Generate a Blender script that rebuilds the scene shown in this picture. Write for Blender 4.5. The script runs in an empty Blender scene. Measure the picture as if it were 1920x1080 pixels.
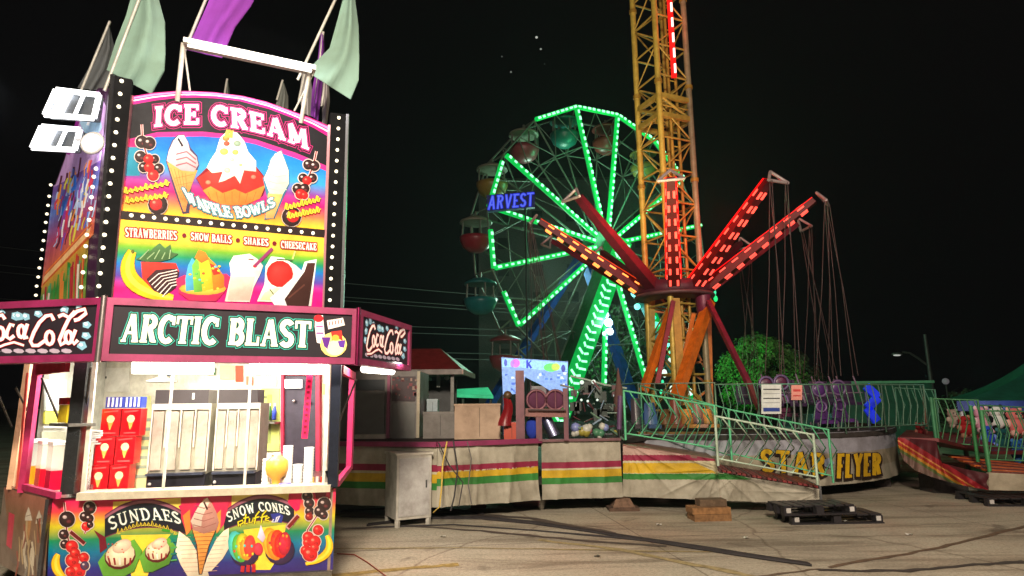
import bpy, math, random
from mathutils import Vector as V, Matrix, Quaternion
random.seed(7)
S = bpy.context.scene
C = S.collection
rad = math.radians

# ---------------------------------------------------------------- camera
FPX = 1180.0
CAM = V((0, 0, 1.65))
TH = rad(10.2)
RO = 0.0107
_f = V((0, math.cos(TH), math.sin(TH)))
_r0 = V((1, 0, 0))
_u0 = V((0, -math.sin(TH), math.cos(TH)))
RT = (_r0 * math.cos(RO) - _u0 * math.sin(RO))
UP = (_u0 * math.cos(RO) + _r0 * math.sin(RO))
cd = bpy.data.cameras.new('camera')
cam = bpy.data.objects.new('camera', cd)
C.objects.link(cam)
m = Matrix((RT, UP, -_f)).transposed().to_4x4()
m.translation = CAM
cam.matrix_world = m
cd.lens = FPX / 1920 * 36
cd.clip_start = 0.05
cd.clip_end = 3000
S.camera = cam

def ray(px, py):
    return _f + RT * ((px - 960) / FPX) - UP * ((py - 540) / FPX)
def at(px, py, Y):            # surveyed point at distance Y in front
    d = ray(px, py)
    return CAM + d * (Y / d.y)
def pz(px, py, z):            # surveyed point at height z
    d = ray(px, py)
    return CAM + d * ((z - CAM.z) / d.z)

def s(r, g, b, k=1.0):        # 0-255 display colour to linear
    def l(c):
        c = c / 255
        return (c / 12.92 if c < .04045 else ((c + .055) / 1.055) ** 2.4) * k
    return (l(r), l(g), l(b))

# ---------------------------------------------------------------- materials
MATS = {}
def mat(name, rough=.55, metal=0., emit=0., dirt=.25, dscale=6., bump=0., spec=.5, sample=True, alpha=1., trans=0., coat=0.):
    if name in MATS: return MATS[name]
    M = bpy.data.materials.new(name); M.use_nodes = True
    nt = M.node_tree; N = nt.nodes; L = nt.links
    bs = N['Principled BSDF']
    at_ = N.new('ShaderNodeAttribute'); at_.attribute_name = 'Col'
    out = at_.outputs['Color']
    tc = N.new('ShaderNodeTexCoord')
    if dirt > 0:
        no = N.new('ShaderNodeTexNoise'); no.inputs['Scale'].default_value = dscale
        no.inputs['Detail'].default_value = 6; no.inputs['Roughness'].default_value = .65
        L.new(tc.outputs['Object'], no.inputs['Vector'])
        rp = N.new('ShaderNodeValToRGB')
        rp.color_ramp.elements[0].position = .35; rp.color_ramp.elements[1].position = .62
        k = 1 - dirt
        rp.color_ramp.elements[0].color = (k, k * .97, k * .93, 1); rp.color_ramp.elements[1].color = (1, 1, 1, 1)
        L.new(no.outputs['Fac'], rp.inputs['Fac'])
        mx = N.new('ShaderNodeMix'); mx.data_type = 'RGBA'; mx.blend_type = 'MULTIPLY'
        mx.inputs['Factor'].default_value = 1
        L.new(out, mx.inputs['A']); L.new(rp.outputs['Color'], mx.inputs['B'])
        out = mx.outputs['Result']
        mr = N.new('ShaderNodeMapRange'); mr.inputs['To Min'].default_value = min(1, rough + .15); mr.inputs['To Max'].default_value = max(.03, rough - .1)
        L.new(no.outputs['Fac'], mr.inputs['Value']); L.new(mr.outputs['Result'], bs.inputs['Roughness'])
    else:
        bs.inputs['Roughness'].default_value = rough
    L.new(out, bs.inputs['Base Color'])
    bs.inputs['Metallic'].default_value = metal
    bs.inputs['Specular IOR Level'].default_value = spec
    bs.inputs['Coat Weight'].default_value = coat
    if trans: bs.inputs['Transmission Weight'].default_value = trans; bs.inputs['IOR'].default_value = 1.2
    if alpha < 1: bs.inputs['Alpha'].default_value = alpha
    if emit > 0:
        L.new(out, bs.inputs['Emission Color'])
        bs.inputs['Emission Strength'].default_value = emit
    if bump > 0:
        n2 = N.new('ShaderNodeTexNoise'); n2.inputs['Scale'].default_value = dscale * 4; n2.inputs['Detail'].default_value = 4
        L.new(tc.outputs['Object'], n2.inputs['Vector'])
        b = N.new('ShaderNodeBump'); b.inputs['Strength'].default_value = bump; b.inputs['Distance'].default_value = .02
        L.new(n2.outputs['Fac'], b.inputs['Height']); L.new(b.outputs['Normal'], bs.inputs['Normal'])
    if not sample: M.cycles.emission_sampling = 'NONE'
    MATS[name] = M
    return M

PAINT = mat('painted_surface', .5, dirt=.3)
STEEL = mat('stainless_steel', .28, metal=.9, dirt=.35, dscale=9)
GALV = mat('painted_metal', .45, metal=.15, dirt=.35, dscale=5)
CLOTH = mat('cloth', .9, dirt=.18, dscale=4, spec=.15)
TARP = mat('tarpaulin', .6, dirt=.4, dscale=2.5, spec=.3, bump=.12)
PLASTIC = mat('moulded_plastic', .35, dirt=.15)
WOODM = mat('rough_timber', .85, dirt=.5, dscale=14, bump=.3)
DECK = mat('worn_deck', .92, dirt=.4, spec=.05)
RUBBER = mat('rubber', .7, dirt=.4)
SIGN = mat('backlit_print', .5, emit=.27, dirt=.22, dscale=5, sample=False, spec=.12)
SIGNW = mat('backlit_box_print', .5, spec=.15, emit=.42, dirt=.1, dscale=5, sample=False)
PRINT = mat('vinyl_print', .3, dirt=.28, dscale=4, coat=.2)
LAMP = mat('lamp_glow', .5, emit=30, dirt=0)
TUBE = mat('tube_glow', .5, emit=9, dirt=0)
BULB = mat('bulb_glow', .5, emit=1.5, dirt=0, sample=False)
LED = mat('led_glow', .5, emit=3.2, dirt=0)
HALO = mat('led_halo', .5, emit=1.0, dirt=0)  # emissive body meant as the halo round LED dashes
GLOW = mat('led_panel', .5, emit=.8, dirt=.3, dscale=20, sample=False)
GLASS = mat('clear_plastic', .08, dirt=0, alpha=.35)

# ---------------------------------------------------------------- mesh builder
ORG = {}
def orth(d):
    d = d.normalized()
    a = V((0, 0, 1)) if abs(d.z) < .9 else V((1, 0, 0))
    u = d.cross(a).normalized(); return u, d.cross(u).normalized()

class MB:
    def __init__(self): self.v = []; self.f = []; self.c = []; self.m = []; self.sm = []; self.g = []; self.gid = 0; self.dep = 0
    def face(self, pts, col, mi=0, smooth=False):
        b = len(self.v); self.v += [tuple(p) for p in pts]
        self.f.append(tuple(range(b, b + len(pts))))
        self.c.append(col if isinstance(col, list) else [col] * len(pts)); self.m.append(mi); self.sm.append(smooth); self.g.append(self.gid)
    def grid(self, rows, col, mi=0, smooth=True, close=False):    # rows of points; shared verts
        b = len(self.v); n = len(rows[0])
        for r in rows: self.v += [tuple(p) for p in r]
        for i in range(len(rows) - 1):
            for j in range(n if close else n - 1):
                k = (j + 1) % n
                self.f.append((b + i * n + j, b + i * n + k, b + (i + 1) * n + k, b + (i + 1) * n + j))
                cc = col(i, j) if callable(col) else col
                self.c.append([cc] * 4); self.m.append(mi); self.sm.append(smooth); self.g.append(self.gid)
    def hexa(self, a, b, col, mi=0):     # a,b: 4 points each (bottom loop, top loop)
        self.face(a[::-1], col, mi); self.face(b, col, mi)
        for i in range(4):
            j = (i + 1) % 4; self.face([a[i], a[j], b[j], b[i]], col, mi)
    def prism(self, pts, vec, col, mi=0, side=None):
        vec = V(vec); q = [V(p) + vec for p in pts]; n = len(pts)
        self.face(pts, col, mi); self.face(q[::-1], col if not isinstance(col, list) else col[0], mi)
        for i in range(n):
            j = (i + 1) % n; self.face([pts[i], q[i], q[j], pts[j]], side or (col if not isinstance(col, list) else col[0]), mi)
    def box(self, c, sx, sy, sz, col, rz=0, mi=0):    # c is the centre of the base
        c = V(c); R = Matrix.Rotation(rz, 3, 'Z')
        P = [c + R @ V((x * sx / 2, y * sy / 2, 0)) for x, y in ((-1, -1), (1, -1), (1, 1), (-1, 1))]
        self.hexa(P, [p + V((0, 0, sz)) for p in P], col, mi)
    def bar(self, p, q, w, h, col, mi=0, up=None):
        p = V(p); q = V(q); d = (q - p).normalized()
        u = d.cross(V(up)).normalized() if up else orth(d)[0]
        v = d.cross(u).normalized(); u = u * w / 2; v = v * h / 2
        a = [p - u - v, p + u - v, p + u + v, p - u + v]
        self.hexa(a, [x + (q - p) for x in a], col, mi)
    def tube(self, p, q, r, col, n=8, r2=None, mi=0, caps=True):
        p = V(p); q = V(q); u, w = orth(q - p); r2 = r if r2 is None else r2
        A = [p + (u * math.cos(t) + w * math.sin(t)) * r for t in [2 * math.pi * i / n for i in range(n)]]
        B = [q + (u * math.cos(t) + w * math.sin(t)) * r2 for t in [2 * math.pi * i / n for i in range(n)]]
        self.grid([A, B], col, mi, True, True)
        if caps:
            self.face(A[::-1], col, mi); self.face(B, col, mi)
    def path(self, pts, r, col, n=6, mi=0):
        pts = [V(p) for p in pts]; rows = []
        for i, p in enumerate(pts):
            d = (pts[min(i + 1, len(pts) - 1)] - pts[max(i - 1, 0)])
            u, w = orth(d)
            rows.append([p + (u * math.cos(2 * math.pi * k / n) + w * math.sin(2 * math.pi * k / n)) * r for k in range(n)])
        self.grid(rows, col, mi, True, True)
    def ring(self, c, nrm, R, r, col, n=20, k=6, a0=0, a1=2 * math.pi, mi=0, sq=1.):
        c = V(c); u, w = orth(V(nrm)); pts = []
        full = abs(a1 - a0 - 2 * math.pi) < .01
        rows = []
        nn = V(nrm).normalized()
        for i in range(n + 1):
            t = a0 + (a1 - a0) * i / n; d = u * math.cos(t) + w * math.sin(t)
            rows.append([c + d * R + (d * math.cos(2 * math.pi * q / k) + nn * math.sin(2 * math.pi * q / k) * sq) * r for q in range(k)])
        self.grid(rows, col, mi, True, True)
    def lathe(self, c, prof, col, n=16, ax=(0, 0, 1), sx=1., sy=1., mi=0):
        c = V(c); a = V(ax).normalized(); u, w = orth(a)
        rows = [[c + a * h + (u * math.cos(2 * math.pi * k / n) * sx + w * math.sin(2 * math.pi * k / n) * sy) * r for k in range(n)] for r, h in prof]
        self.grid(rows, (lambda i, j: col[i] if isinstance(col, list) else col), mi, True, True)
    def ball(self, c, r, col, n=10, sc=(1, 1, 1), mi=0):
        c = V(c); rows = []
        for i in range(n // 2 + 1):
            t = math.pi * i / (n // 2)
            rows.append([c + V((math.sin(t) * math.cos(2 * math.pi * k / n) * r * sc[0], math.sin(t) * math.sin(2 * math.pi * k / n) * r * sc[1], math.cos(t) * r * sc[2])) for k in range(n)])
        self.grid(rows, col, mi, True, True)
    def build(self, name, mt, parent=None, **kw):
        me = bpy.data.meshes.new(name)
        o0 = ORG.get(parent.name, V((0, 0, 0))) if parent else V((0, 0, 0))
        if not parent:
            zs = min(v[2] for v in self.v); n = len(self.v)
            o0 = V((sum(v[0] for v in self.v) / n, sum(v[1] for v in self.v) / n, zs))
        me.from_pydata([(a - o0.x, b - o0.y, c - o0.z) for a, b, c in self.v], [], self.f)
        ml = mt if isinstance(mt, list) else [mt]
        for q in ml: me.materials.append(q)
        me.polygons.foreach_set('material_index', self.m)
        me.polygons.foreach_set('use_smooth', self.sm)
        ca = me.color_attributes.new('Col', 'FLOAT_COLOR', 'CORNER')
        fl = []
        for cs in self.c:
            for q in cs: fl += [q[0], q[1], q[2], 1.0]
        ca.data.foreach_set('color', fl)
        me.update()
        ob = bpy.data.objects.new(name, me); C.objects.link(ob)
        if parent: ob.parent = parent; ORG[ob.name] = o0
        else: ob.location = o0; ORG[ob.name] = o0
        for k, v in kw.items(): ob[k] = v
        return ob
    def parts(self, name, mt, parent):          # one object per primitive added
        for gid in sorted(set(self.g)):
            b = MB(); mp = {}
            for i, f in enumerate(self.f):
                if self.g[i] != gid: continue
                nf = []
                for v in f:
                    if v not in mp: mp[v] = len(b.v); b.v.append(self.v[v])
                    nf.append(mp[v])
                b.f.append(tuple(nf)); b.c.append(self.c[i]); b.m.append(self.m[i]); b.sm.append(self.sm[i]); b.g.append(0)
            b.build(name, mt, parent)
def _counted(fn):
    def w(self, *a, **k):
        if self.dep == 0: self.gid += 1
        self.dep += 1
        try: return fn(self, *a, **k)
        finally: self.dep -= 1
    return w
for _n in ('face', 'grid', 'hexa', 'prism', 'box', 'bar', 'tube', 'path', 'ring', 'lathe', 'ball'): setattr(MB, _n, _counted(getattr(MB, _n)))

def thing(name, loc, label, cat, group=None, rz=0):
    o = bpy.data.objects.new(name, None); C.objects.link(o); o.location = loc
    o.empty_display_size = .2
    o['label'] = label; o['category'] = cat
    if group: o['group'] = group
    ORG[o.name] = V(loc); o.rotation_euler[2] = rz
    return o
def copy_tree(o, parent=None):
    c = o.copy(); C.objects.link(c)
    if parent: c.parent = parent
    for ch in [x for x in bpy.data.objects if x.parent == o]: copy_tree(ch, c)
    return c
def lamp(name, kind, loc, power, col, size=.3, aim=None, sizey=None, spot=None, blend=.5, rad_=None, shadow=True):
    l = bpy.data.lights.new(name, kind); l.energy = power; l.color = col
    if kind == 'AREA':
        l.size = size
        if sizey: l.shape = 'RECTANGLE'; l.size_y = sizey
    else:
        l.shadow_soft_size = size
    if spot: l.spot_size = rad(spot); l.spot_blend = blend
    o = bpy.data.objects.new(name, l); C.objects.link(o); o.location = loc
    if aim is not None: o.rotation_euler = (V(aim) - V(loc)).to_track_quat('-Z', 'Y').to_euler()
    return o

# ---------------------------------------------------------------- printed artwork on a surface
def plane_surf(P0, N):
    P0 = V(P0); N = V(N).normalized()
    if N.dot(CAM - P0) < 0: N = -N
    def hit(px, py):
        d = ray(px, py); t = (P0 - CAM).dot(N) / d.dot(N)
        return CAM + d * t, N
    return hit
def plane3(a, b, up=(0, 0, 1)):
    a = V(a); b = V(b); return plane_surf(a, (b - a).cross(V(up)))
def cyl_surf(cx, cy, R):
    def hit(px, py):
        d = ray(px, py); ox = CAM.x - cx; oy = CAM.y - cy
        A = d.x ** 2 + d.y ** 2; B = 2 * (ox * d.x + oy * d.y); Cc = ox * ox + oy * oy - R * R
        D = max(0, B * B - 4 * A * Cc); t = (-B - math.sqrt(D)) / (2 * A)
        p = CAM + d * t
        return p, V((p.x - cx, p.y - cy, 0)).normalized()
    return hit

def ident(x, y): return (x, y)
class Art:
    def __init__(self, mb, surf, z=.002, mi=0, tf=ident):
        self.mb = mb; self.s = surf; self.z = z; self.mi = mi; self.tf = tf; self.shade = 0
    def P(self, p):
        x, y = self.tf(*p); q, n = self.s(x, y); return q + n * self.z
    def poly(self, pts, col):
        self.z += .00004
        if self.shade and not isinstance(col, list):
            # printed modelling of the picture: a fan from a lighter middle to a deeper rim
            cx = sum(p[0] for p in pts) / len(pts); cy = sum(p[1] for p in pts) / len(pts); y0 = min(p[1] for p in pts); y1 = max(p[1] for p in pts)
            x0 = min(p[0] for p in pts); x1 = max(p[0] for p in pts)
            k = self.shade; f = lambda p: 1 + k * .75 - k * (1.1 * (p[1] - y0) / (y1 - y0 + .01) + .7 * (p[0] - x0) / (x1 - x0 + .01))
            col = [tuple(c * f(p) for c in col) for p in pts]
        P = [self.P(p) for p in pts]
        n = (P[1] - P[0]).cross(P[2] - P[0])
        ar = V((0, 0, 0))
        for i in range(len(P)): ar += P[i].cross(P[(i + 1) % len(P)])
        if ar.dot(CAM - P[0]) < 0: P = P[::-1]; col = col[::-1] if isinstance(col, list) else col
        self.mb.face(P, col, self.mi)
    def grad(self, tl, tr, bl, br, stops):       # stops: (t, colour) top to bottom
        self.z += .00004
        L = lambda a, b, t: (a[0] + (b[0] - a[0]) * t, a[1] + (b[1] - a[1]) * t)
        for (t0, c0), (t1, c1) in zip(stops, stops[1:]):
            q = [L(tl, bl, t0), L(tl, bl, t1), L(tr, br, t1), L(tr, br, t0)]
            self.mb.face([self.P(p) for p in q], [c0, c1, c1, c0], self.mi)
    def disc(self, c, rx, ry, col, rot=0, n=14, a0=0, a1=360):
        r = rad(rot); pts = []
        for i in range(n):
            t = rad(a0 + (a1 - a0) * i / (n if a1 - a0 == 360 else n - 1))
            x = rx * math.cos(t); y = ry * math.sin(t)
            pts.append((c[0] + x * math.cos(r) - y * math.sin(r), c[1] + x * math.sin(r) + y * math.cos(r)))
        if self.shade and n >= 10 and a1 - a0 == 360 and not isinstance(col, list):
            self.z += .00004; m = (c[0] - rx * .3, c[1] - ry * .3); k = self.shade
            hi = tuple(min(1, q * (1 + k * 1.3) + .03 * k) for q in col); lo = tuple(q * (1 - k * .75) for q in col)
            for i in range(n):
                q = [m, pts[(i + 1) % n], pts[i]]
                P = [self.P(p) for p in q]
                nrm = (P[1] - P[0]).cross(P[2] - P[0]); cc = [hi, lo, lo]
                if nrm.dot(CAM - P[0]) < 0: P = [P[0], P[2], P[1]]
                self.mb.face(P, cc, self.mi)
            return
        self.poly(pts, col)
    def stroke(self, pts, w, col, w2=None, ext=0):
        self.z += .00004
        if ext:
            pts = list(pts)
            for i, j in ((0, 1), (-1, -2)):
                dx, dy = pts[i][0] - pts[j][0], pts[i][1] - pts[j][1]; l = math.hypot(dx, dy) or 1
                pts[i] = (pts[i][0] + dx / l * ext, pts[i][1] + dy / l * ext)
        n = len(pts); Lp = []; Rp = []
        for i, p in enumerate(pts):
            a = pts[max(i - 1, 0)]; b = pts[min(i + 1, n - 1)]
            dx, dy = b[0] - a[0], b[1] - a[1]; l = math.hypot(dx, dy) or 1
            ww = (w if w2 is None else w + (w2 - w) * i / (n - 1)) / 2
            nx, ny = -dy / l * ww, dx / l * ww
            Lp.append((p[0] + nx, p[1] + ny)); Rp.append((p[0] - nx, p[1] - ny))
        for i in range(n - 1):
            self.mb.face([self.P(q) for q in (Lp[i], Rp[i], Rp[i + 1], Lp[i + 1])][::-1], col, self.mi)
    def text(self, st, b0, b1, t0, t1, w, col, bow=0, serif=True, gap=.12, thin=.6, extra=0, slant=0):
        tot = 0
        for ch in st: tot += GL[ch][0] + gap
        tot -= gap
        x = 0
        def mp(u, v):
            u = u + slant * v; 
            k = bow * 4 * u * (1 - u)
            bx = b0[0] + (b1[0] - b0[0]) * u; by = b0[1] + (b1[1] - b0[1]) * u - k
            tx = t0[0] + (t1[0] - t0[0]) * u; ty = t0[1] + (t1[1] - t0[1]) * u - k
            return (bx + (tx - bx) * v, by + (ty - by) * v)
        for ch in st:
            wd, strokes = GL[ch]
            for kd, pts in strokes:
                if kd == 's' and not serif: continue
                ww = w * {'T': 1, 't': thin, 's': thin * .8}[kd] + extra
                # densify straight runs when bowed
                self.stroke([mp((x + px) / tot, py) for px, py in pts], ww, col, ext=extra * .45)
            x += wd + gap

def arc(cx, cy, rx, ry, a0, a1, n=9):
    return [(cx + rx * math.cos(rad(a0 + (a1 - a0) * i / n)), cy + ry * math.sin(rad(a0 + (a1 - a0) * i / n))) for i in range(n + 1)]
_l = lambda *a: [(a[i], a[i + 1]) for i in range(0, len(a), 2)]
GL = {
 ' ': (.35, []),
 'I': (.36, [('T', _l(.18, 0, .18, 1)), ('s', _l(0, .03, .36, .03)), ('s', _l(0, .97, .36, .97))]),
 'C': (.74, [('T', arc(.4, .5, .32, .45, 48, 312, 12)), ('t', _l(.66, .66, .66, .98))]),
 'E': (.66, [('T', _l(.17, 0, .17, 1)), ('t', _l(0, .05, .62, .05)), ('t', _l(0, .95, .62, .95)), ('t', _l(.2, .5, .46, .5)), ('s', _l(.62, .0, .62, .3)), ('s', _l(.6, 1, .6, .72)), ('s', _l(.46, .36, .46, .64))]),
 'F': (.62, [('T', _l(.17, 0, .17, 1)), ('t', _l(0, .95, .6, .95)), ('t', _l(.2, .5, .46, .5)), ('s', _l(0, .03, .36, .03)), ('s', _l(.6, 1, .6, .7)), ('s', _l(.46, .36, .46, .64))]),
 'R': (.74, [('T', _l(.17, 0, .17, 1)), ('t', _l(0, .95, .4, .95)), ('T', arc(.38, .74, .22, .2, 90, -90, 7)), ('t', _l(.2, .52, .4, .52)), ('T', _l(.4, .5, .62, .03)), ('s', _l(0, .03, .34, .03)), ('s', _l(.56, .04, .76, .04))]),
 'P': (.66, [('T', _l(.17, 0, .17, 1)), ('T', arc(.38, .72, .22, .23, 90, -90, 7)), ('t', _l(.17, .95, .4, .95)), ('t', _l(.17, .49, .4, .49))]),
 'A': (.8, [('t', _l(.12, 0, .38, 1)), ('T', _l(.4, 1, .68, 0)), ('t', _l(.22, .33, .56, .33)), ('s', _l(0, .03, .24, .03)), ('s', _l(.5, .03, .82, .03))]),
 'M': (.94, [('t', _l(.16, 0, .16, 1)), ('T', _l(.18, 1, .46, .15)), ('t', _l(.46, .15, .74, 1)), ('T', _l(.77, 0, .77, 1)), ('s', _l(0, .03, .3, .03)), ('s', _l(.62, .03, .94, .03))]),
 'N': (.8, [('t', _l(.16, 0, .16, 1)), ('T', _l(.16, .97, .64, .03)), ('t', _l(.64, 0, .64, 1)), ('s', _l(0, .03, .3, .03)), ('s', _l(.5, .97, .8, .97))]),
 'W': (1.04, [('T', _l(.12, 1, .32, 0)), ('t', _l(.32, 0, .52, .85)), ('T', _l(.52, .85, .72, 0)), ('t', _l(.72, 0, .92, 1)), ('s', _l(0, .97, .28, .97)), ('s', _l(.78, .97, 1.04, .97))]),
 'V': (.8, [('T', _l(.12, 1, .4, 0)), ('t', _l(.4, 0, .68, 1)), ('s', _l(0, .97, .26, .97)), ('s', _l(.56, .97, .8, .97))]),
 'T': (.7, [('T', _l(.35, 0, .35, 1)), ('t', _l(0, .95, .7, .95)), ('s', _l(.17, .03, .53, .03)), ('s', _l(.02, 1, .02, .7)), ('s', _l(.68, 1, .68, .7))]),
 'B': (.7, [('T', _l(.17, 0, .17, 1)), ('t', _l(0, .95, .4, .95)), ('T', arc(.36, .74, .2, .21, 90, -90, 7)), ('T', arc(.38, .28, .24, .24, 90, -90, 7)), ('t', _l(.2, .52, .4, .52)), ('t', _l(0, .05, .4, .05))]),
 'L': (.64, [('T', _l(.17, 0, .17, 1)), ('t', _l(0, .05, .6, .05)), ('s', _l(0, .97, .34, .97)), ('s', _l(.6, 0, .6, .34))]),
 'S': (.64, [('T', arc(.32, .74, .23, .21, 25, 200, 8) + arc(.32, .26, .24, .21, 90, -155, 9))]),
 'O': (.76, [('T', arc(.38, .5, .3, .45, 0, 360, 16))]),
 'D': (.76, [('T', _l(.17, 0, .17, 1)), ('t', _l(0, .95, .36, .95)), ('T', arc(.34, .5, .33, .45, 90, -90, 10)), ('t', _l(0, .05, .36, .05))]),
 'U': (.76, [('T', _l(.16, 1, .16, .35) + arc(.38, .32, .22, .27, 180, 360, 8)), ('t', _l(.6, .32, .6, 1)), ('s', _l(0, .97, .32, .97)), ('s', _l(.48, .97, .76, .97))]),
 'K': (.76, [('T', _l(.17, 0, .17, 1)), ('t', _l(.2, .42, .62, .98)), ('T', _l(.32, .55, .64, .02)), ('s', _l(0, .03, .34, .03))]),
 'H': (.8, [('T', _l(.17, 0, .17, 1)), ('T', _l(.63, 0, .63, 1)), ('t', _l(.17, .5, .63, .5)), ('s', _l(0, .03, .34, .03)), ('s', _l(.46, .97, .8, .97))]),
 'Y': (.76, [('T', _l(.1, 1, .38, .48)), ('t', _l(.66, 1, .38, .48)), ('T', _l(.38, .5, .38, 0)), ('s', _l(.2, .03, .56, .03))]),
 'X': (.7, [('T', _l(.08, 1, .62, 0)), ('t', _l(.62, 1, .08, 0))]),
 '&': (.7, [('T', arc(.33, .74, .15, .2, -60, 240, 8)), ('T', arc(.33, .28, .25, .26, 60, 330, 8))]),
}
# ================================================================= ice cream kiosk
MAG = s(150, 42, 92); MAGD = s(120, 34, 76); WHITE = s(235, 235, 228); BLK = s(22, 20, 24)
ZC = .89
A = pz(95, 935, ZC); B = pz(628, 917, ZC); Z0 = pz(8, 911, ZC); Cc = at(612, 985, 7.5)
for p_ in (A, B, Z0, Cc): p_.z = 0
D = V((-5.35, 8.3, 0)); 
def up(p, z): return V((p.x, p.y, z))
kc = (A + B + Cc + D) / 4; kc.z = 0
kiosk = thing('ice_cream_kiosk', kc, 'large ice cream and snow cone kiosk with tall lit picture sign and magenta trim', 'kiosk')

# --- skirt (front, chamfer, side, back) under the counter
def wall(mb, p, q, z0, z1, th, col, mi=0):
    d = (q - p).normalized(); n = V((-d.y, d.x, 0)) * th
    if n.dot(kc - p) < 0: n = -n
    a = [up(p, z0), up(q, z0), up(q, z0) + n, up(p, z0) + n]
    mb.hexa(a, [x + V((0, 0, z1 - z0)) for x in a], col, mi)
sk = MB(); wall(sk, A, B, .2, ZC, .04, s(60, 50, 70))
AR = Art(sk, plane3(A, B), .002, 1)
z6 = lambda x, y: (x / 6 + 60, y / 6 + 900)
z7 = lambda x, y: (x / 6 + 340, y / 6 + 900)
def P6(*a): return [z6(a[i], a[i + 1]) for i in range(0, len(a), 2)]
def P7(*a): return [z7(a[i], a[i + 1]) for i in range(0, len(a), 2)]
RAIN = [(0, s(215, 10, 95)), (.16, s(225, 60, 70)), (.33, s(205, 190, 30)), (.5, s(20, 130, 80)), (.66, s(0, 110, 150)), (.85, s(40, 40, 120)), (1, s(50, 30, 110))]
AR.grad((96, 936), (630, 916), (88, 1092), (624, 1068), RAIN)
yel = s(235, 205, 60); dk = s(16, 20, 34)
AR.poly(P6(915, 245, 1700, 200, 1640, 430, 900, 470), s(240, 215, 90))
AR.poly(P7(570, 150, 1225, 118, 1200, 330, 560, 420), s(238, 215, 110))
AR.poly(P6(1000, 620, 1560, 610, 1420, 800, 1300, 1080, 1120, 1080), yel)
AR.poly(P7(700, 560, 1180, 500, 1120, 820, 1000, 1010, 800, 1010), yel)
# arched name boards
def board(f, l, r, by, ty, bow, txt, w):
    top = []; bot = []
    for i in range(13):
        u = i / 12; k = 4 * u * (1 - u)
        top.append(f(l + (r - l) * u, ty[0] + (ty[1] - ty[0]) * u - bow * k))
        bot.append(f(l + (r - l) * u, by[0] + (by[1] - by[0]) * u - bow * .55 * k))
    out = [(x, y - 8) for x, y in top] 
    AR.poly(out + [(x, y + 2) for x, y in bot[::-1]], s(110, 40, 70))
    AR.poly([(x, y - 5) for x, y in top] + bot[::-1], s(150, 90, 110))
    AR.poly(top + bot[::-1], dk)
board(z6, 820, 1730, (640, 600), (440, 420), 170, '', 0)
board(z7, 480, 1270, (560, 500), (400, 320), 150, '', 0)
for ex, cl in ((2.6, s(20, 60, 60)), (0, s(240, 242, 235))):
    AR.text('SUNDAES', z6(880, 570), z6(1690, 500), z6(850, 430), z6(1650, 370), 3.4, cl, bow=14, extra=ex)
    AR.text('SNOW CONES', z7(530, 480), z7(1230, 400), z7(500, 370), z7(1210, 300), 2.6, cl, bow=14, extra=ex)
def script(pts, w, col, ex=0):
    AR.stroke(pts, w + ex, col)
for i in range(16):       # small yellow script line below SUNDAES
    u = i / 15; x = 960 + 640 * u; y = 590 - 95 * 4 * u * (1 - u) * 1.0 + 8 * u
    AR.stroke(P6(x, y + 14, x + 12, y - 26 - (22 if i in (0, 5, 9, 13) else 0), x + 24, y - 8, x + 14, y + 16, x + 40, y + 4), 1.5, s(225, 200, 60))
AR.poly(P6(1470, 540, 1560, 560, 1560, 590, 1460, 570), s(60, 150, 40))
for ex, cl in ((2.2, s(70, 60, 10)), (0, s(235, 220, 30))):   # Stuffed
    for st in ((645, 520, 640, 470, 690, 450, 700, 480, 660, 500, 670, 520), (730, 380, 715, 490, 745, 490), (700, 430, 765, 415), (770, 430, 765, 480, 800, 470, 810, 420, 808, 470),
               (880, 350, 840, 400, 825, 490), (815, 430, 880, 410), (960, 340, 915, 390, 900, 480), (890, 420, 970, 400), (950, 440, 990, 420, 960, 400, 945, 450, 985, 455)):
        AR.stroke(P7(*st), 2.2 + ex, cl)
AR.poly(P7(1005, 380, 1100, 370, 1150, 400, 1130, 480, 1040, 470), s(40, 50, 140))
AR.stroke(P7(1040, 440, 1020, 470, 1060, 470, 1075, 420, 1110, 400, 1075, 470), 2.2, s(220, 220, 240))
# dark red corner wedges
AR.poly(P6(700, 560, 830, 640, 850, 760, 770, 820, 760, 660), s(110, 8, 34))
AR.poly(P6(1650, 290, 1900, 190, 1900, 420, 1760, 600, 1720, 420), s(205, 20, 90))
AR.poly(P7(0, 200, 140, 190, 180, 240, 80, 450, 60, 600, 0, 420), s(215, 40, 80))
AR.poly(P7(350, 195, 560, 180, 480, 500, 400, 600, 380, 420), s(215, 40, 85))
AR.poly(P7(20, 400, 100, 330, 110, 560, 60, 620), s(240, 140, 60)); AR.poly(P7(400, 380, 450, 330, 440, 540, 400, 600), s(240, 150, 60))
AR.poly(P7(1215, 140, 1360, 130, 1330, 330, 1290, 350, 1200, 250), s(220, 20, 80))
AR.poly(P7(1500, 125, 1640, 118, 1620, 190, 1520, 215), s(120, 10, 40))
AR.shade = .45
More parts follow.
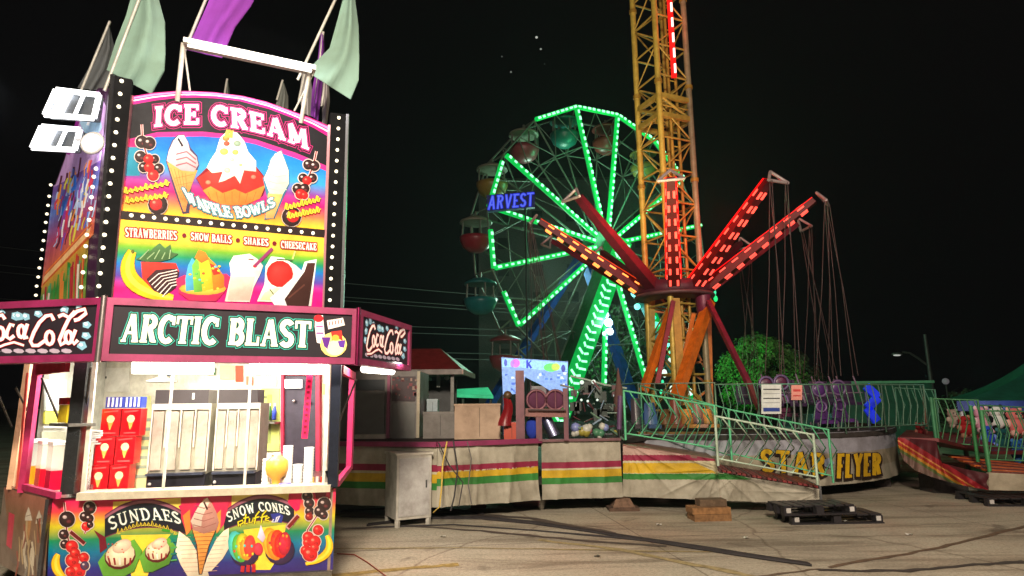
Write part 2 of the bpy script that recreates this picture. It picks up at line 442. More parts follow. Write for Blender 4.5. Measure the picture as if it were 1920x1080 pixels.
# bananas, fruit and skewers
def banana(a, pts, w, col=s(235, 185, 20)):
    n = len(pts)
    for k, (x0, c0) in enumerate(((w + 2.0, s(130, 85, 10)), (w, col), (w * .35, s(250, 215, 70)))):
        L = []; R = []
        for i, p in enumerate(pts):
            q0 = pts[max(0, i - 1)]; q1 = pts[min(n - 1, i + 1)]; dx = q1[0] - q0[0]; dy = q1[1] - q0[1]; l = math.hypot(dx, dy) or 1
            t = i / (n - 1); ww = x0 / 2 * (.25 + .75 * math.sin(math.pi * min(1, max(0, t * .92 + .06))) ** .6)
            L.append((p[0] - dy / l * ww, p[1] + dx / l * ww)); R.append((p[0] + dy / l * ww, p[1] - dx / l * ww))
        a.z += .00004
        for i in range(n - 1): a.mb.face([a.P(q) for q in (L[i], L[i + 1], R[i + 1], R[i])], c0, a.mi)
def curve(p0, p1, p2, n=9):
    return [((1 - t) ** 2 * p0[0] + 2 * t * (1 - t) * p1[0] + t * t * p2[0], (1 - t) ** 2 * p0[1] + 2 * t * (1 - t) * p1[1] + t * t * p2[1]) for t in [i / n for i in range(n + 1)]]
CH = s(38, 10, 12); RED = s(205, 20, 22)
def skewer(a, balls, line, lw):
    a.stroke(line, lw + 2.4, s(235, 200, 200)); 
    for x, y, r, c in balls: a.disc((x, y), r + 2.4, r + 2.4, s(235, 215, 205))
    a.stroke(line, lw, s(120, 20, 20))
    for x, y, r, c in balls:
        a.disc((x, y), r * 1.08, r * 1.08, c); dark = c[0] < .1
        a.disc((x - r * .3, y - r * .3), r * .3, r * .25, s(190, 170, 170) if dark else s(235, 110, 90))
        a.disc((x + r * .25, y + r * .3), r * .35, r * .25, s(90, 30, 35) if dark else s(160, 10, 14))
def zz(f, L): return [(f(x, y)[0], f(x, y)[1], r, c) for x, y, r, c in L]
banana(AR, curve(z6(300, 830), z6(210, 1000), z6(400, 1120)), 16)
skewer(AR, zz(z6, [(400, 440, 14, CH), (365, 610, 9, CH), (375, 720, 8, CH), (455, 745, 11, RED), (460, 900, 12, RED), (590, 870, 9, RED), (490, 820, 9, RED), (520, 1020, 14, RED), (600, 960, 8, s(70, 50, 80)), (440, 1030, 9, RED)]), [z6(370, 250), z6(400, 600), z6(500, 1050)], 2.5)
skewer(AR, zz(z6, [(655, 310, 11, CH), (600, 410, 9, CH), (650, 430, 8, CH), (615, 520, 8, RED), (660, 500, 6, CH)]), [z6(690, 260), z6(600, 600)], 2)
AR.stroke(P6(430, 570, 600, 720), 9, s(200, 150, 150)); AR.stroke(P6(440, 580, 600, 710), 6.5, s(96, 8, 14))
banana(AR, curve(z7(1640, 620), z7(1760, 850), z7(1400, 940)), 14)
skewer(AR, zz(z7, [(1420, 180, 9, CH), (1440, 260, 9, CH), (1445, 350, 8, CH), (1440, 410, 7, s(130, 20, 20))]), [z7(1420, 130), z7(1445, 430)], 2)
skewer(AR, zz(z7, [(1610, 270, 12, CH), (1560, 350, 10, CH), (1600, 390, 8, CH), (1540, 560, 9, RED), (1430, 640, 10, RED), (1420, 700, 8, RED), (1500, 690, 11, RED), (1400, 790, 9, RED), (1450, 830, 13, RED), (1500, 760, 8, RED)]), [z7(1660, 200), z7(1420, 560), z7(1390, 860)], 2)
AR.stroke(P7(1190, 540, 1320, 390), 9, s(190, 150, 150)); AR.stroke(P7(1205, 530, 1320, 400), 6.5, s(120, 14, 16))
# soft serve cone in the middle, two pale wafer wings
for sgn, f, pts in ((1, z6, (1660, 570, 1620, 800, 1680, 950, 1800, 1150, 2020, 1150, 1960, 950, 1860, 800, 1780, 660)),
                    (-1, z7, (540, 535, 540, 760, 470, 880, 340, 1020, 240, 1040, 300, 860, 400, 660, 480, 570))):
    AR.poly([f(pts[i], pts[i + 1]) for i in range(0, len(pts), 2)], s(236, 222, 196))
for i in range(9):
    y = 640 + i * 48
    AR.stroke(P6(1650 + i * 8, y, 1790 + i * 18, y - 6), .9, s(190, 150, 130))
    AR.stroke(P7(520 - i * 14, y - 10, 395 - i * 18, y), .9, s(190, 150, 130))
AR.poly(P7(120, 540, 410, 530, 330, 700, 240, 1060, 200, 1060, 170, 700), s(60, 30, 30))
AR.poly(P7(130, 545, 400, 535, 310, 740, 232, 1050, 212, 1050, 185, 730), s(225, 150, 70))
for i in range(10):
    y = 580 + i * 45; h = 130 * (1 - i / 10.5)
    AR.stroke(P7(265 - h - 14 + i * -3, y + 14, 265 + h - 16 + i * -3, y + 4), 1.0, s(130, 70, 30))
AR.poly(P7(300, 195, 350, 260, 400, 360, 430, 470, 400, 560, 260, 600, 140, 560, 110, 460, 160, 360, 210, 280, 260, 210), s(196, 140, 128))
AR.poly(P7(300, 195, 325, 250, 280, 330, 240, 420, 230, 520, 150, 520, 110, 460, 160, 360, 220, 260), s(235, 215, 200))
for i in range(4): AR.stroke(P7(140 + i * 8, 500 - i * 70, 260, 530 - i * 72, 400 - i * 22, 480 - i * 60), 1.6, s(150, 90, 84))
AR.stroke(P7(260, 245, 300, 330), 3.2, s(60, 20, 16))
# sundaes in green bowls
for cx, cy, k in ((1000, 850, 1.), (1420, 800, .82)):
    AR.poly(P6(cx - 250 * k, cy + 70, cx - 170 * k, cy - 40, cx + 160 * k, cy - 190 * k, cx + 250 * k, cy - 60, cx + 160 * k, cy + 170 * k, cx - 60, cy + 280 * k, cx - 190 * k, cy + 230), s(96, 160, 50))
    AR.disc(z6(cx, cy), 30 * k, 25 * k, s(100, 20, 20), rot=-20)
    AR.disc(z6(cx, cy - 16), 28 * k, 22 * k, s(238, 222, 180), rot=-20)
    AR.disc(z6(cx + 20, cy - 110 * k), 19 * k, 12 * k, s(240, 200, 175), rot=-25)
    for i in range(9):
        AR.disc(z6(cx + random.uniform(-150, 150) * k, cy + random.uniform(-150, 40) * k), 1.6, 1.2, random.choice((s(215, 90, 50), s(200, 40, 50), s(190, 150, 60))))
    for i in range(5): AR.stroke(P6(cx - 130 * k + i * 62 * k, cy + 20, cx - 110 * k + i * 55 * k, cy + 100 * k), 3.6 * k, s(140, 20, 30) if i != 2 else s(235, 225, 215))
for i in range(4): AR.stroke(P6(1570, 690 + i * 70, 1640, 680 + i * 70), 3, (s(20, 120, 110), s(70, 160, 90))[i % 2])
# snow cones
RB = [s(60, 190, 180), s(60, 170, 60), s(215, 200, 40), s(235, 110, 30), s(215, 30, 60)]
for cx, cy, k, cols in ((700, 750, 1, [s(70, 195, 190), s(90, 180, 60), s(190, 190, 40), s(240, 150, 40), s(230, 60, 50)]), (1090, 720, 1.05, [s(240, 170, 40), s(238, 140, 30), s(225, 60, 20), s(215, 25, 20), s(190, 20, 50)])):
    AR.disc(z7(cx + 20, cy + 60), 27 * k, 26 * k, s(50, 24, 70))
    for i, c in enumerate(cols):
        AR.disc(z7(cx - 70 + i * 36, cy - 10 + (i % 2) * 22), 16 * k - i * 1.2, (29 - i * 2) * k, c, rot=-12 + i * 4)
    for i in range(12): AR.disc(z7(cx + random.uniform(-110, 110), cy + random.uniform(-130, 120)), 2.2, 2.8, random.choice(cols))
AR.poly(P7(860, 640, 900, 500, 950, 640, 920, 700), s(225, 205, 235))
AR.disc(z7(870, 770), 9, 12, s(225, 50, 70))
for i in range(3): AR.stroke(P7(700 + i * 60, 960 - i * 10, 690 + i * 64, 1030), 7, s(180, 30, 40))
sk.build('front_panel', [GALV, PRINT], kiosk)
bx = MB(); d_ = (B - A).normalized(); n_ = V((d_.y, -d_.x, 0))
bx.bar(up(A, .18) + n_ * .01, up(B, .18) + n_ * .01, .05, .05, s(130, 128, 120))
bx.bar(up(A, .3) + n_ * .02, up(A, ZC) + n_ * .02, .05, .03, s(110, 108, 112))
bx.bar(up(A, .2) + n_ * .02, up(A, .3) + n_ * .02, .05, .03, s(110, 108, 112))
bx.parts('trim_rail', STEEL, kiosk)
jk = MB(); j0 = up(B, 0) - d_ * .08 - n_ * .12
jk.tube(j0, j0 + V((0, 0, .19)), .03, s(60, 58, 58), 10); jk.lathe(j0, [(.09, 0), (.09, .015), (.03, .03)], s(50, 48, 48), 12)
jk.build('jack_stand', GALV, kiosk)
# chamfer and right side lower panels with printed pictures
for nm, p, q, pts in (('side_panel', Z0, A, 'L'), ('side_panel', B, Cc, 'R')):
    mb = MB(); wall(mb, p, q, .2, ZC, .04, s(150, 130, 115), 0)
    if pts == 'L':
        a2 = Art(mb, plane3(p, q), .002, 1)
        a2.grad((8, 914), (94, 937), (20, 1050), (84, 1110), [(0, s(190, 120, 100)), (.3, s(150, 110, 80)), (.7, s(140, 110, 90)), (1, s(120, 100, 90))])
        a2.poly([(17, 960), (28, 965), (22, 1030), (12, 1022)], s(225, 60, 90))
        for x, y in ((54, 962), (74, 968)):
            a2.poly([(x - 5, y + 14), (x + 5, y + 14), (x + 1, y + 50), (x - 1, y + 50)], s(196, 140, 84))
            a2.poly([(x - 7, y + 14), (x - 5, y + 2), (x, y - 12), (x + 4, y), (x + 7, y + 14)], s(226, 214, 196)); a2.stroke([(x - 5, y + 6), (x + 5, y + 3)], 1.4, s(150, 120, 100))
        random.seed(3)
        for i in range(26):
            x = random.uniform(30, 82); y = random.uniform(985, 1075)
            a2.stroke([(x, y - 22), (x + random.uniform(-4, 4), y), (x + random.uniform(-5, 5), y + 24)], random.uniform(1.5, 4), random.choice((s(205, 175, 130), s(120, 85, 60), s(230, 215, 190), s(170, 80, 60), s(150, 140, 130))))
        a2.stroke([(20, 912), (90, 935)], 4, s(200, 140, 130))
    mb.build(nm, [GALV, PRINT], kiosk, label='side panel with faded sundae pictures' if pts == 'L' else 'plain right side panel')
# --- counter shelf
ct = MB()
c0 = up(A + d_ * .24, ZC + .02) + n_ * .0; c1 = up(B - d_ * .03, ZC + .02) + n_ * .0
ct.bar(c0, c1, .22, .06, s(222, 214, 192)); 
ct.build('counter', mat('pale_steel', .3, metal=.4, dirt=.25, dscale=8), kiosk)
flr = MB(); flr.prism([up(x, ZC - .03) for x in (Z0, A, B, Cc, D)], (0, 0, .03), s(150, 140, 135)); flr.build('worktop', STEEL, kiosk)
ZI = ZC; ZR = 2.42
# --- walls behind
bw = MB(); wall(bw, Cc, D, .2, ZR, .05, s(238, 234, 215)); bw.build('back_wall', PAINT, kiosk)
lw = MB(); wall(lw, D, Z0 + V((-.0, .35, 0)), .2, ZR, .05, s(205, 205, 195)); lw.build('end_wall', PAINT, kiosk)
wsurf = plane3(Cc, D); wn = (D - Cc).normalized(); wnn = V((wn.y, -wn.x, 0)); 
if wnn.dot(CAM - Cc) < 0: wnn = -wnn
def onwall(px, py, off=0): return wsurf(px, py)[0] + wnn * off
# --- roof and soffit
P0 = pz(-170, 574, 2.48); P1 = at(200, 560, 4.82); P2 = at(672, 579, 5.58); P3 = at(768, 609, 6.85)
for p_ in (P0, P1, P2, P3): p_.z = 0
P4 = V((-1.75, 9.2, 0)); P5 = V((-6.0, 9.0, 0)); 
ZB = 1.985; ZT = 2.475
sf = MB(); sf.prism([up(x, ZB + .40) for x in (P0 + V((.04, .14, 0)), P1 + V((0, .14, 0)), P2 + V((-.1, .12, 0)), P3 + V((-.12, 0, 0)), P4, P5)], (0, 0, .04), s(232, 232, 226))
sf.build('awning_soffit', PAINT, kiosk)
rf = MB(); rf.prism([up(x, ZT - .02) for x in (P0 + V((.04, .14, 0)), P1 + V((0, .14, 0)), P2 + V((-.1, .12, 0)), P3 + V((-.12, 0, 0)), P4, P5)], (0, 0, .03), s(70, 66, 70))
rf.build('roof', GALV, kiosk)
# --- sign boxes (fascia)
def fascia(name, p, q, lbl, draw=None, inset=.055):
    mb = MB(); d = (q - p).normalized(); n = V((d.y, -d.x, 0))
    if n.dot(CAM - p) < 0: n = -n
    L = (q - p).length; h = ZT - ZB
    a = [up(p, ZB), up(q, ZB), up(q, ZB) - n * .1, up(p, ZB) - n * .1]
    mb.hexa(a, [x + V((0, 0, h)) for x in a], MAGD, 0)
    fr = inset
    def pt(u, z, o): return p + d * u + n * o + V((0, 0, z))
    for (u0, z0, u1, z1) in ((0, ZB + fr / 2, L, ZB + fr / 2), (0, ZT - fr / 2, L, ZT - fr / 2)):
        mb.bar(pt(u0, z0, .012), pt(u1, z1, .012), .028, fr, MAG, up=(0, 0, 1))
    for u in (fr / 2, L - fr / 2):
        mb.bar(pt(u, ZB + fr, .012), pt(u, ZT - fr, .012), .028, fr, MAG, up=d)
    mb.face([pt(fr, ZB + fr, .003), pt(L - fr, ZB + fr, .003), pt(L - fr, ZT - fr, .003), pt(fr, ZT - fr, .003)], s(38, 32, 38), 1)
    if draw: draw(Art(mb, plane_surf(p, n), .006, 1))
    return mb.build(name, [GALV, SIGNW], kiosk, label=lbl)
z3 = lambda x, y: (x / 4 + 180, y / 4 + 400)
def P3_(*a): return [z3(a[i], a[i + 1]) for i in range(0, len(a), 2)]
def d_arctic(a):
    for ex, cl in ((9, s(14, 60, 56)), (7.2, s(70, 190, 170)), (5.2, s(10, 60, 54)), (0, s(240, 245, 215))):
        a.text('ARCTIC BLAST', z3(185, 962), z3(1600, 1005), z3(220, 755), z3(1610, 812), 10.2, cl, extra=ex, thin=.55, gap=.09)
    a.poly(P3_(1640, 770, 1700, 765, 1715, 930, 1690, 980, 1655, 970, 1640, 850), s(240, 225, 225))
    a.disc(z3(1668, 790), 9, 7, s(200, 30, 40)); a.stroke(P3_(1650, 850, 1700, 850), 3, s(170, 90, 150)); a.stroke(P3_(1650, 900, 1705, 900), 3, s(120, 60, 140))
    a.poly(P3_(1730, 805, 1850, 785, 1865, 840, 1740, 872), s(235, 220, 210)); 
    for i in range(5): a.stroke(P3_(1750 + i * 22, 842 - i * 4, 1752 + i * 22, 815 - i * 4), 1.6, s(110, 50, 40))
    a.disc(z3(1780, 985), 25, 23, s(245, 225, 120)); a.disc(z3(1790, 1010), 17, 14, s(250, 240, 180))
    a.poly(P3_(1760, 890, 1840, 880, 1850, 960, 1800, 930, 1770, 960), s(215, 50, 40)); a.disc(z3(1795, 935), 7, 6, s(240, 160, 60))
    a.poly(P3_(1690, 930, 1760, 930, 1735, 1020, 1710, 1000), s(90, 40, 130)); a.poly(P3_(1810, 960, 1870, 950, 1860, 1010, 1825, 1005), s(90, 50, 150))
LOGO = [[(55, 290), (30, 250), (-20, 260), (-80, 320), (-130, 410), (-160, 490), (-140, 530), (-90, 530), (-20, 480)],
        [(300 - 285 + 30 * math.cos(t), 420 + 58 * math.sin(t)) for t in [i * .524 for i in range(13)]],
        [(140, 350), (105, 335), (75, 400), (70, 450), (100, 470), (140, 440)],
        [(205 + 30 * math.cos(t), 400 + 55 * math.sin(t)) for t in [i * .524 for i in range(13)]], [(262, 330), (235, 420), (235, 465), (265, 450)],
        [(505, 300), (480, 250), (430, 260), (370, 320), (320, 410), (290, 490), (310, 530), (360, 530), (430, 480)],
        [(465 + 36 * math.cos(t), 460 + 60 * math.sin(t)) for t in [i * .524 for i in range(13)]],
        [(700, 215), (650, 270), (600, 370), (555, 480), (570, 525), (605, 500)],
        [(640 + 30 * math.cos(t), 455 + 55 * math.sin(t)) for t in [i * .524 for i in range(13)]], [(705, 385), (668, 480), (690, 515), (725, 480)],
        [(545, 265), (590, 245), (650, 275), (720, 215), (790, 195), (800, 235), (730, 290), (690, 300)],
        [(-150, 570), (-40, 560), (60, 520), (140, 500), (230, 530)]]
def d_coke(tf, k):
    def f(a):
        a.tf = tf; random.seed(5)
        for x, y in ((-150, 240), (-60, 210), (20, 235), (150, 260), (245, 265), (360, 240), (600, 205), (735, 195), (805, 340), (800, 440), (760, 530), (180, 260), (-170, 330), (-185, 430)):
            a.disc((x, y), random.uniform(36, 50), random.uniform(34, 46), s(125, 170, 190), rot=random.uniform(0, 60), n=5)
            a.disc((x - 8, y - 8), 22, 18, s(195, 220, 228), rot=20, n=5)
        for x in range(-150, 660, 110): a.disc((x, 580), 52, 22, s(165, 150, 165), n=7, rot=6)
        for ex, cl in ((26 * k, s(26, 12, 20)), (13 * k, s(150, 16, 34)), (0, s(246, 226, 218))):
            for i, st in enumerate(LOGO): 
                w = 32 if i != 11 else 20
                a.stroke(st, w + ex, cl)
    return f
tl = lambda x, y: (x / 4.909, y / 4.909 + 540)
def tr(x, y):
    u = (x + 200) / 1070; v = (y - 170) / 450
    return (683 + u * 80, (592 + 24 * u) + v * ((672 + 10 * u) - (592 + 24 * u)))
fascia('fascia_sign', P1, P2, 'dark illuminated front fascia with large cream lettering', d_arctic)
fascia('fascia_sign', P0, P1, 'left fascia sign with white script lettering among ice cubes', d_coke(tl, 1))
fascia('fascia_sign', P2, P3, 'right end fascia sign with small script lettering', d_coke(tr, 1.3))
jn = MB(); jn.tube(up(P1, ZB - .01) + V((.0, -.03, 0)), up(P1, ZT + .01) + V((.0, -.03, 0)), .022, s(190, 180, 180), 10); jn.tube(up(P2, ZB - .01) + V((.01, -.03, 0)), up(P2, ZT + .01) + V((.01, -.03, 0)), .018, MAG, 10)
jn.parts('corner_trim', STEEL, kiosk)
# --- posts
def kpost(px0, py0, px1, py1, pl, w, dd, col, name='corner_post', mt=None, lbl=None):
    a = pl(px0, py0)[0]; b = V((a.x, a.y, 0)); top = pl(px1, py1)[0]
    mb = MB(); mb.bar(V((a.x, a.y, a.z)), V((a.x + (top.x - a.x) * .3, a.y, top.z)), w, dd, col, up=d_)
    kw = {'label': lbl} if lbl else {}
    return mb.build(name, mt or STEEL, kiosk, **kw)
fp = plane3(A + n_ * .02, B + n_ * .02)
kpost(133, 925, 160, 676, fp, .15, .10, s(92, 96, 100))
kpost(624, 912, 630, 672, fp, .12, .085, s(60, 66, 84))
for x0, x1 in ((306, 326), (458, 468), (606, 612)):
    kpost(x0, 916, x1, 676, fp, .018, .02, s(230, 226, 214), 'window_mullion', GALV)
kpost(156, 922, 172, 676, fp, .03, .03, s(225, 215, 200), 'window_mullion', GALV)
lp = plane3(Z0, A)
kpost(42, 923, 72, 682, lp, .075, .05, s(190, 44, 98), 'window_frame', GALV)
kpost(20, 917, 55, 682, lp, .05, .05, s(220, 175, 140), 'window_frame', GALV, 'pale outer window frame')
kpost(32, 917, 50, 700, lp, .016, .02, s(200, 70, 60), 'window_frame', GALV, 'thin red upright')
wf = MB(); a_ = lp(66, 694)[0]; b_ = lp(126, 692)[0]; wf.bar(a_, V((b_.x, b_.y, a_.z)), .04, .1, s(165, 24, 50), up=(0, 0, 1))
a_ = lp(40, 921)[0]; b_ = lp(110, 927)[0]; wf.bar(V((a_.x, a_.y, .93)), V((b_.x, b_.y, .93)), .04, .05, s(190, 44, 98), up=(0, 0, 1))
wf.parts('window_frame', GALV, kiosk)
rp = plane3(B, Cc)
pk = MB()
q = at(655, 880, 7.35); pk.bar(q, q + V((0, 0, 2.0 - q.z)), .07, .06, s(215, 44, 110)); q2 = at(640, 884, 6.3)
pk.bar(V((q.x, q.y, .93)), V((B.x, B.y + .05, .93)), .05, .05, s(200, 44, 100)); pk.bar(V((q.x, q.y, 1.96)), V((B.x, B.y + .05, 1.96)), .05, .08, s(215, 40, 90))
pk.parts('window_frame', GALV, kiosk)
# awning stays
for a_, b_ in (((-6, 735, 5.9), (22, 800, 6.4)), ((30, 728, 5.9), (54, 775, 6.25)), ((78, 708, 5.6), (112, 790, 5.7)), ((170, 690, 5.3), (157, 795, 5.6)), ((668, 712, 6.1), (636, 790, 6.6))):
    mb = MB(); mb.tube(at(*a_), at(*b_), .010, s(80, 74, 72), 6); mb.build('awning_stay', STEEL, kiosk)
# --- lights under the awning: tubes + real light
def tube_light(p, q, w=.066, pw=18):
    mb = MB(); mb.tube(p, q, w, s(255, 246, 228), 10); mb.build('fluorescent_tube', TUBE, kiosk)
    mb = MB(); mb.bar(p + V((0, 0, w + .015)), q + V((0, 0, w + .015)), .12, .03, s(220, 220, 215)); mb.build('light_batten', PAINT, kiosk)
q1 = at(250, 688, 5.35); q2 = at(400, 689, 5.55); q3 = at(478, 690, 5.7); q4 = at(612, 692, 5.85); zt = 1.975
tube_light(up(q1, zt), up(q2, zt)); tube_light(up(q3, zt), up(q4, zt))
r1 = at(682, 703, 6.1); r2 = at(735, 699, 7.0); tube_light(up(r1, 1.97), up(r2, 1.985), .035)
i1 = up(A + (Cc - A) * .25 + V((0, .6, 0)), 2.3); i2 = up(A + (Cc - A) * .8 + V((0, .5, 0)), 2.3); tube_light(i1, i2, .045)
lamp('awning_light', 'AREA', up((q1 + q4) / 2, 2.10) + V((0, .0, 0)), 120, (1, .92, .80), 1.8, up((q1 + q4) / 2, 0) + V((0.1, -.6, 0)), .25)
lamp('kiosk_inside_light', 'AREA', up(kc, 2.33) + V((-.2, -.3, 0)), 200, (1, .95, .86), 2.2, up(kc, 0) + V((-.2, -.3, 0)), 1.0)
lamp('end_light', 'AREA', up((r1 + r2) / 2, 2.06), 26, (1, .93, .82), .5, up((r1 + r2) / 2, 0), .2)
# --- wall pictures, door
wp = MB()
def wallrect(pts, col, off=.01):
    wp.prism([onwall(x, y, .055 + off) for x, y in pts], -wnn * .008, col)
wallrect([(496, 728), (530, 728), (530, 845), (494, 845)], s(215, 222, 120))
wallrect([(498, 700), (525, 700), (525, 724), (498, 724)], s(235, 230, 170))
wallrect([(419, 686), (445, 686), (445, 712), (419, 712)], s(225, 232, 160)); wallrect([(448, 686), (462, 686), (462, 716), (448, 716)], s(215, 80, 50), .012)
wallrect([(168, 706), (186, 706), (186, 728), (168, 728)], s(230, 170, 60)); wallrect([(166, 738), (188, 738), (186, 772), (164, 772)], s(225, 215, 70))
wallrect([(266, 742), (290, 742), (290, 850), (262, 850)], s(225, 228, 160)); wallrect([(508, 740), (516, 740), (514, 830), (506, 830)], s(150, 160, 90), .014)
for i in range(7): wallrect([(500, 742 + i * 14), (507, 742 + i * 14), (507, 747 + i * 14), (500, 747 + i * 14)], s(120, 130, 80), .014)
wallrect([(188, 690), (250, 690), (250, 735), (188, 735)], s(240, 238, 225)); wallrect([(200, 706), (208, 706), (208, 710), (200, 710)], s(60, 60, 60), .012)
wp.parts('poster', PRINT, kiosk)
dr = MB()
def wallbox(mb, x0, y0, x1, y1, t, col, off=.055):
    mb.prism([onwall(x0, y0, off), onwall(x1, y0, off), onwall(x1, y1, off), onwall(x0, y1, off)], wnn * t, col)
wallbox(dr, 541, 705, 602, 905, .02, s(66, 58, 70)); 
do = dr.build('door', GALV, kiosk)
dh = MB()
for x0, y0, x1, y1 in ((536, 698, 541, 905), (601, 698, 608, 905), (536, 696, 608, 704)): wallbox(dh, x0, y0, x1, y1, .05, s(205, 50, 80))
dh.parts('frame', GALV, do)
dh = MB(); dh.ball(onwall(560, 752, .1), .02, s(210, 200, 200)); dh.ball(onwall(588, 754, .1), .02, s(210, 200, 200)); dh.parts('handle', STEEL, do)
rr = MB(); wallbox(rr, 545, 712, 575, 728, .03, s(240, 238, 235), .09); rr.build('door_light', mat('soft_glow', .5, emit=1.6, dirt=0), do)

# ================================================================= tall sign above the roof
Lp = at(228, 404, 5.6); Rp = at(607, 440, 6.40)
psurf = plane3(V((Lp.x, Lp.y, 0)), V((Rp.x, Rp.y, 0)))
pd = V((Rp.x - Lp.x, Rp.y - Lp.y, 0)).normalized(); pn = V((pd.y, -pd.x, 0))
def slab(mb, surf, pts, th, col, mi=0, off=0):
    P = [surf(*p)[0] + surf(*p)[1] * off for p in pts]; mb.prism(P, -surf(*pts[0])[1] * th, col, mi)
TC = [(247.5, 181), (290, 174), (330, 171), (355, 171), (400, 173), (455, 180), (500, 191), (530, 202), (580, 220), (616, 236)]
LC = [(246, 197), (290, 189), (330, 184), (370, 183), (410, 185), (450, 190), (505, 205), (550, 222), (590, 241), (616, 257)]
tw = MB()
slab(tw, psurf, [(203, 600)] + TC + [(603, 600)], .08, s(60, 40, 60))
T = Art(tw, psurf, .004, 1)
T.grad((242, 215), (616, 262), (224, 398), (608, 434), [(0, s(30, 80, 190)), (.3, s(18, 120, 215)), (.5, s(50, 150, 215)), (.62, s(130, 60, 150)), (.74, s(228, 16, 110)), (.86, s(238, 110, 70)), (1, s(246, 200, 40))])
T.poly([(x, y) for x, y in LC] + [(614, 312), (555, 287), (480, 262), (430, 252), (380, 247), (295, 248), (239, 262)], s(24, 22, 28))
T.poly([(239, 262), (295, 248), (380, 247), (430, 252), (480, 262), (555, 287), (614, 312), (614, 322), (555, 297), (480, 271), (430, 260), (380, 256), (295, 257), (238, 270)], s(200, 40, 130))
T.poly([(238, 268), (262, 265), (262, 330), (232, 330)], s(30, 130, 160)); T.poly([(238, 262), (262, 262), (260, 276), (237, 276)], s(215, 30, 110))
n = len(TC)
for (a0, a1, c) in ((0, 1, s(190, 20, 120)), (.12, .34, s(235, 130, 190)), (.45, .62, s(240, 225, 235))):
    T.poly([(TC[i][0] + (LC[i][0] - TC[i][0]) * a0, TC[i][1] + (LC[i][1] - TC[i][1]) * a0) for i in range(n)] + [(TC[i][0] + (LC[i][0] - TC[i][0]) * a1, TC[i][1] + (LC[i][1] - TC[i][1]) * a1) for i in range(n)][::-1], c)
# ICE CREAM in two outlined words
for ex, cl in ((12, s(180, 30, 110)), (9.5, s(18, 14, 20)), (5, s(190, 40, 115)), (0, s(245, 240, 240))):
    T.text('ICE CREAM', (289, 238), (579, 281), (291, 202), (575, 246), 9.0, cl, bow=21, extra=ex, thin=.62)
z2 = lambda x, y: (x / 4 + 180, y / 4 + 160)
def P2_(*a): return [z2(a[i], a[i + 1]) for i in range(0, len(a), 2)]
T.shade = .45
# cone left
T.poly(P2_(525, 570, 545, 480, 570, 420, 610, 375, 660, 370, 690, 420, 710, 470, 760, 530, 775, 600, 750, 660, 720, 720, 700, 960, 650, 965, 590, 800), s(70, 60, 90))
T.poly(P2_(535, 580, 760, 640, 700, 800, 672, 950, 655, 950, 600, 780), s(232, 150, 80))
for i in range(5): T.stroke(P2_(560 + i * 28, 620 + i * 10, 640 + i * 12, 860 + i * 8), .8, s(170, 100, 50)); T.stroke(P2_(590 + i * 14, 700 + i * 52, 735 - i * 14, 670 + i * 60), .8, s(180, 110, 50))
T.poly(P2_(530, 570, 548, 490, 580, 420, 618, 380, 660, 378, 690, 430, 705, 490, 755, 540, 768, 600, 735, 650, 640, 640), s(214, 190, 200))
T.poly(P2_(532, 565, 550, 490, 580, 420, 618, 385, 650, 380, 640, 450, 600, 520, 610, 600), s(240, 236, 240))
for i in range(3): T.stroke(P2_(600, 520 + i * 42, 680, 500 + i * 42, 750, 560 + i * 30), 2.6, s(150, 90, 100))
T.stroke(P2_(615, 400, 650, 460), 4, s(40, 30, 40))
# waffle bowl sundae
T.poly(P2_(750, 700, 830, 620, 1200, 610, 1290, 720, 1250, 830, 1150, 890, 960, 900, 850, 860), s(120, 20, 30))
T.poly(P2_(760, 700, 850, 640, 1190, 620, 1285, 720, 1240, 800, 1180, 830, 900, 830, 800, 780), s(222, 44, 36))
T.poly(P2_(800, 790, 860, 760, 950, 810, 1040, 780, 1120, 815, 1200, 780, 1270, 750, 1230, 850, 1120, 900, 960, 905, 860, 860), s(238, 128, 48))
for i in range(7): T.stroke(P2_(840 + i * 60, 800, 870 + i * 50, 880), .9, s(200, 90, 30))
T.poly(P2_(830, 620, 860, 560, 900, 500, 930, 400, 990, 340, 1060, 360, 1110, 420, 1140, 500, 1200, 570, 1200, 650, 1110, 640, 1080, 740, 1040, 680, 960, 720, 920, 730, 950, 650, 870, 660), s(246, 240, 226))
for x, y, r, c in ((975, 400, 7, s(200, 120, 60)), (1060, 440, 7, s(120, 140, 120)), (960, 500, 8, s(230, 180, 90)), (1045, 505, 6, s(220, 160, 80)), (1000, 350, 5, s(210, 150, 60)), (1020, 560, 4, s(250, 225, 170)), (1085, 600, 3, s(220, 170, 110)), (900, 560, 4, s(250, 230, 190)), (985, 640, 6, s(240, 215, 150)), (840, 730, 5, s(240, 120, 90)), (1180, 690, 5, s(240, 110, 90)), (980, 440, 6, s(205, 70, 50))): T.disc(z2(x, y), r, r * .8, c)
T.poly(P2_(960, 390, 980, 330, 1000, 370, 1030, 335, 1025, 400), s(225, 190, 80))
# vanilla cone right
T.poly(P2_(1250, 700, 1290, 620, 1300, 560, 1340, 510, 1390, 490, 1420, 560, 1450, 640, 1450, 740, 1410, 830, 1340, 1000, 1260, 1010, 1290, 880), s(50, 120, 150))
T.poly(P2_(1290, 810, 1400, 820, 1330, 1000, 1270, 1000), s(230, 170, 100))
T.poly(P2_(1258, 700, 1296, 620, 1312, 560, 1345, 515, 1385, 495, 1412, 560, 1442, 640, 1445, 740, 1400, 820, 1300, 815), s(238, 236, 214))
for i in range(4): T.stroke(P2_(1290, 610 + i * 55, 1360, 640 + i * 50, 1430, 620 + i * 55), 1.3, s(205, 205, 170))
T.shade = 0
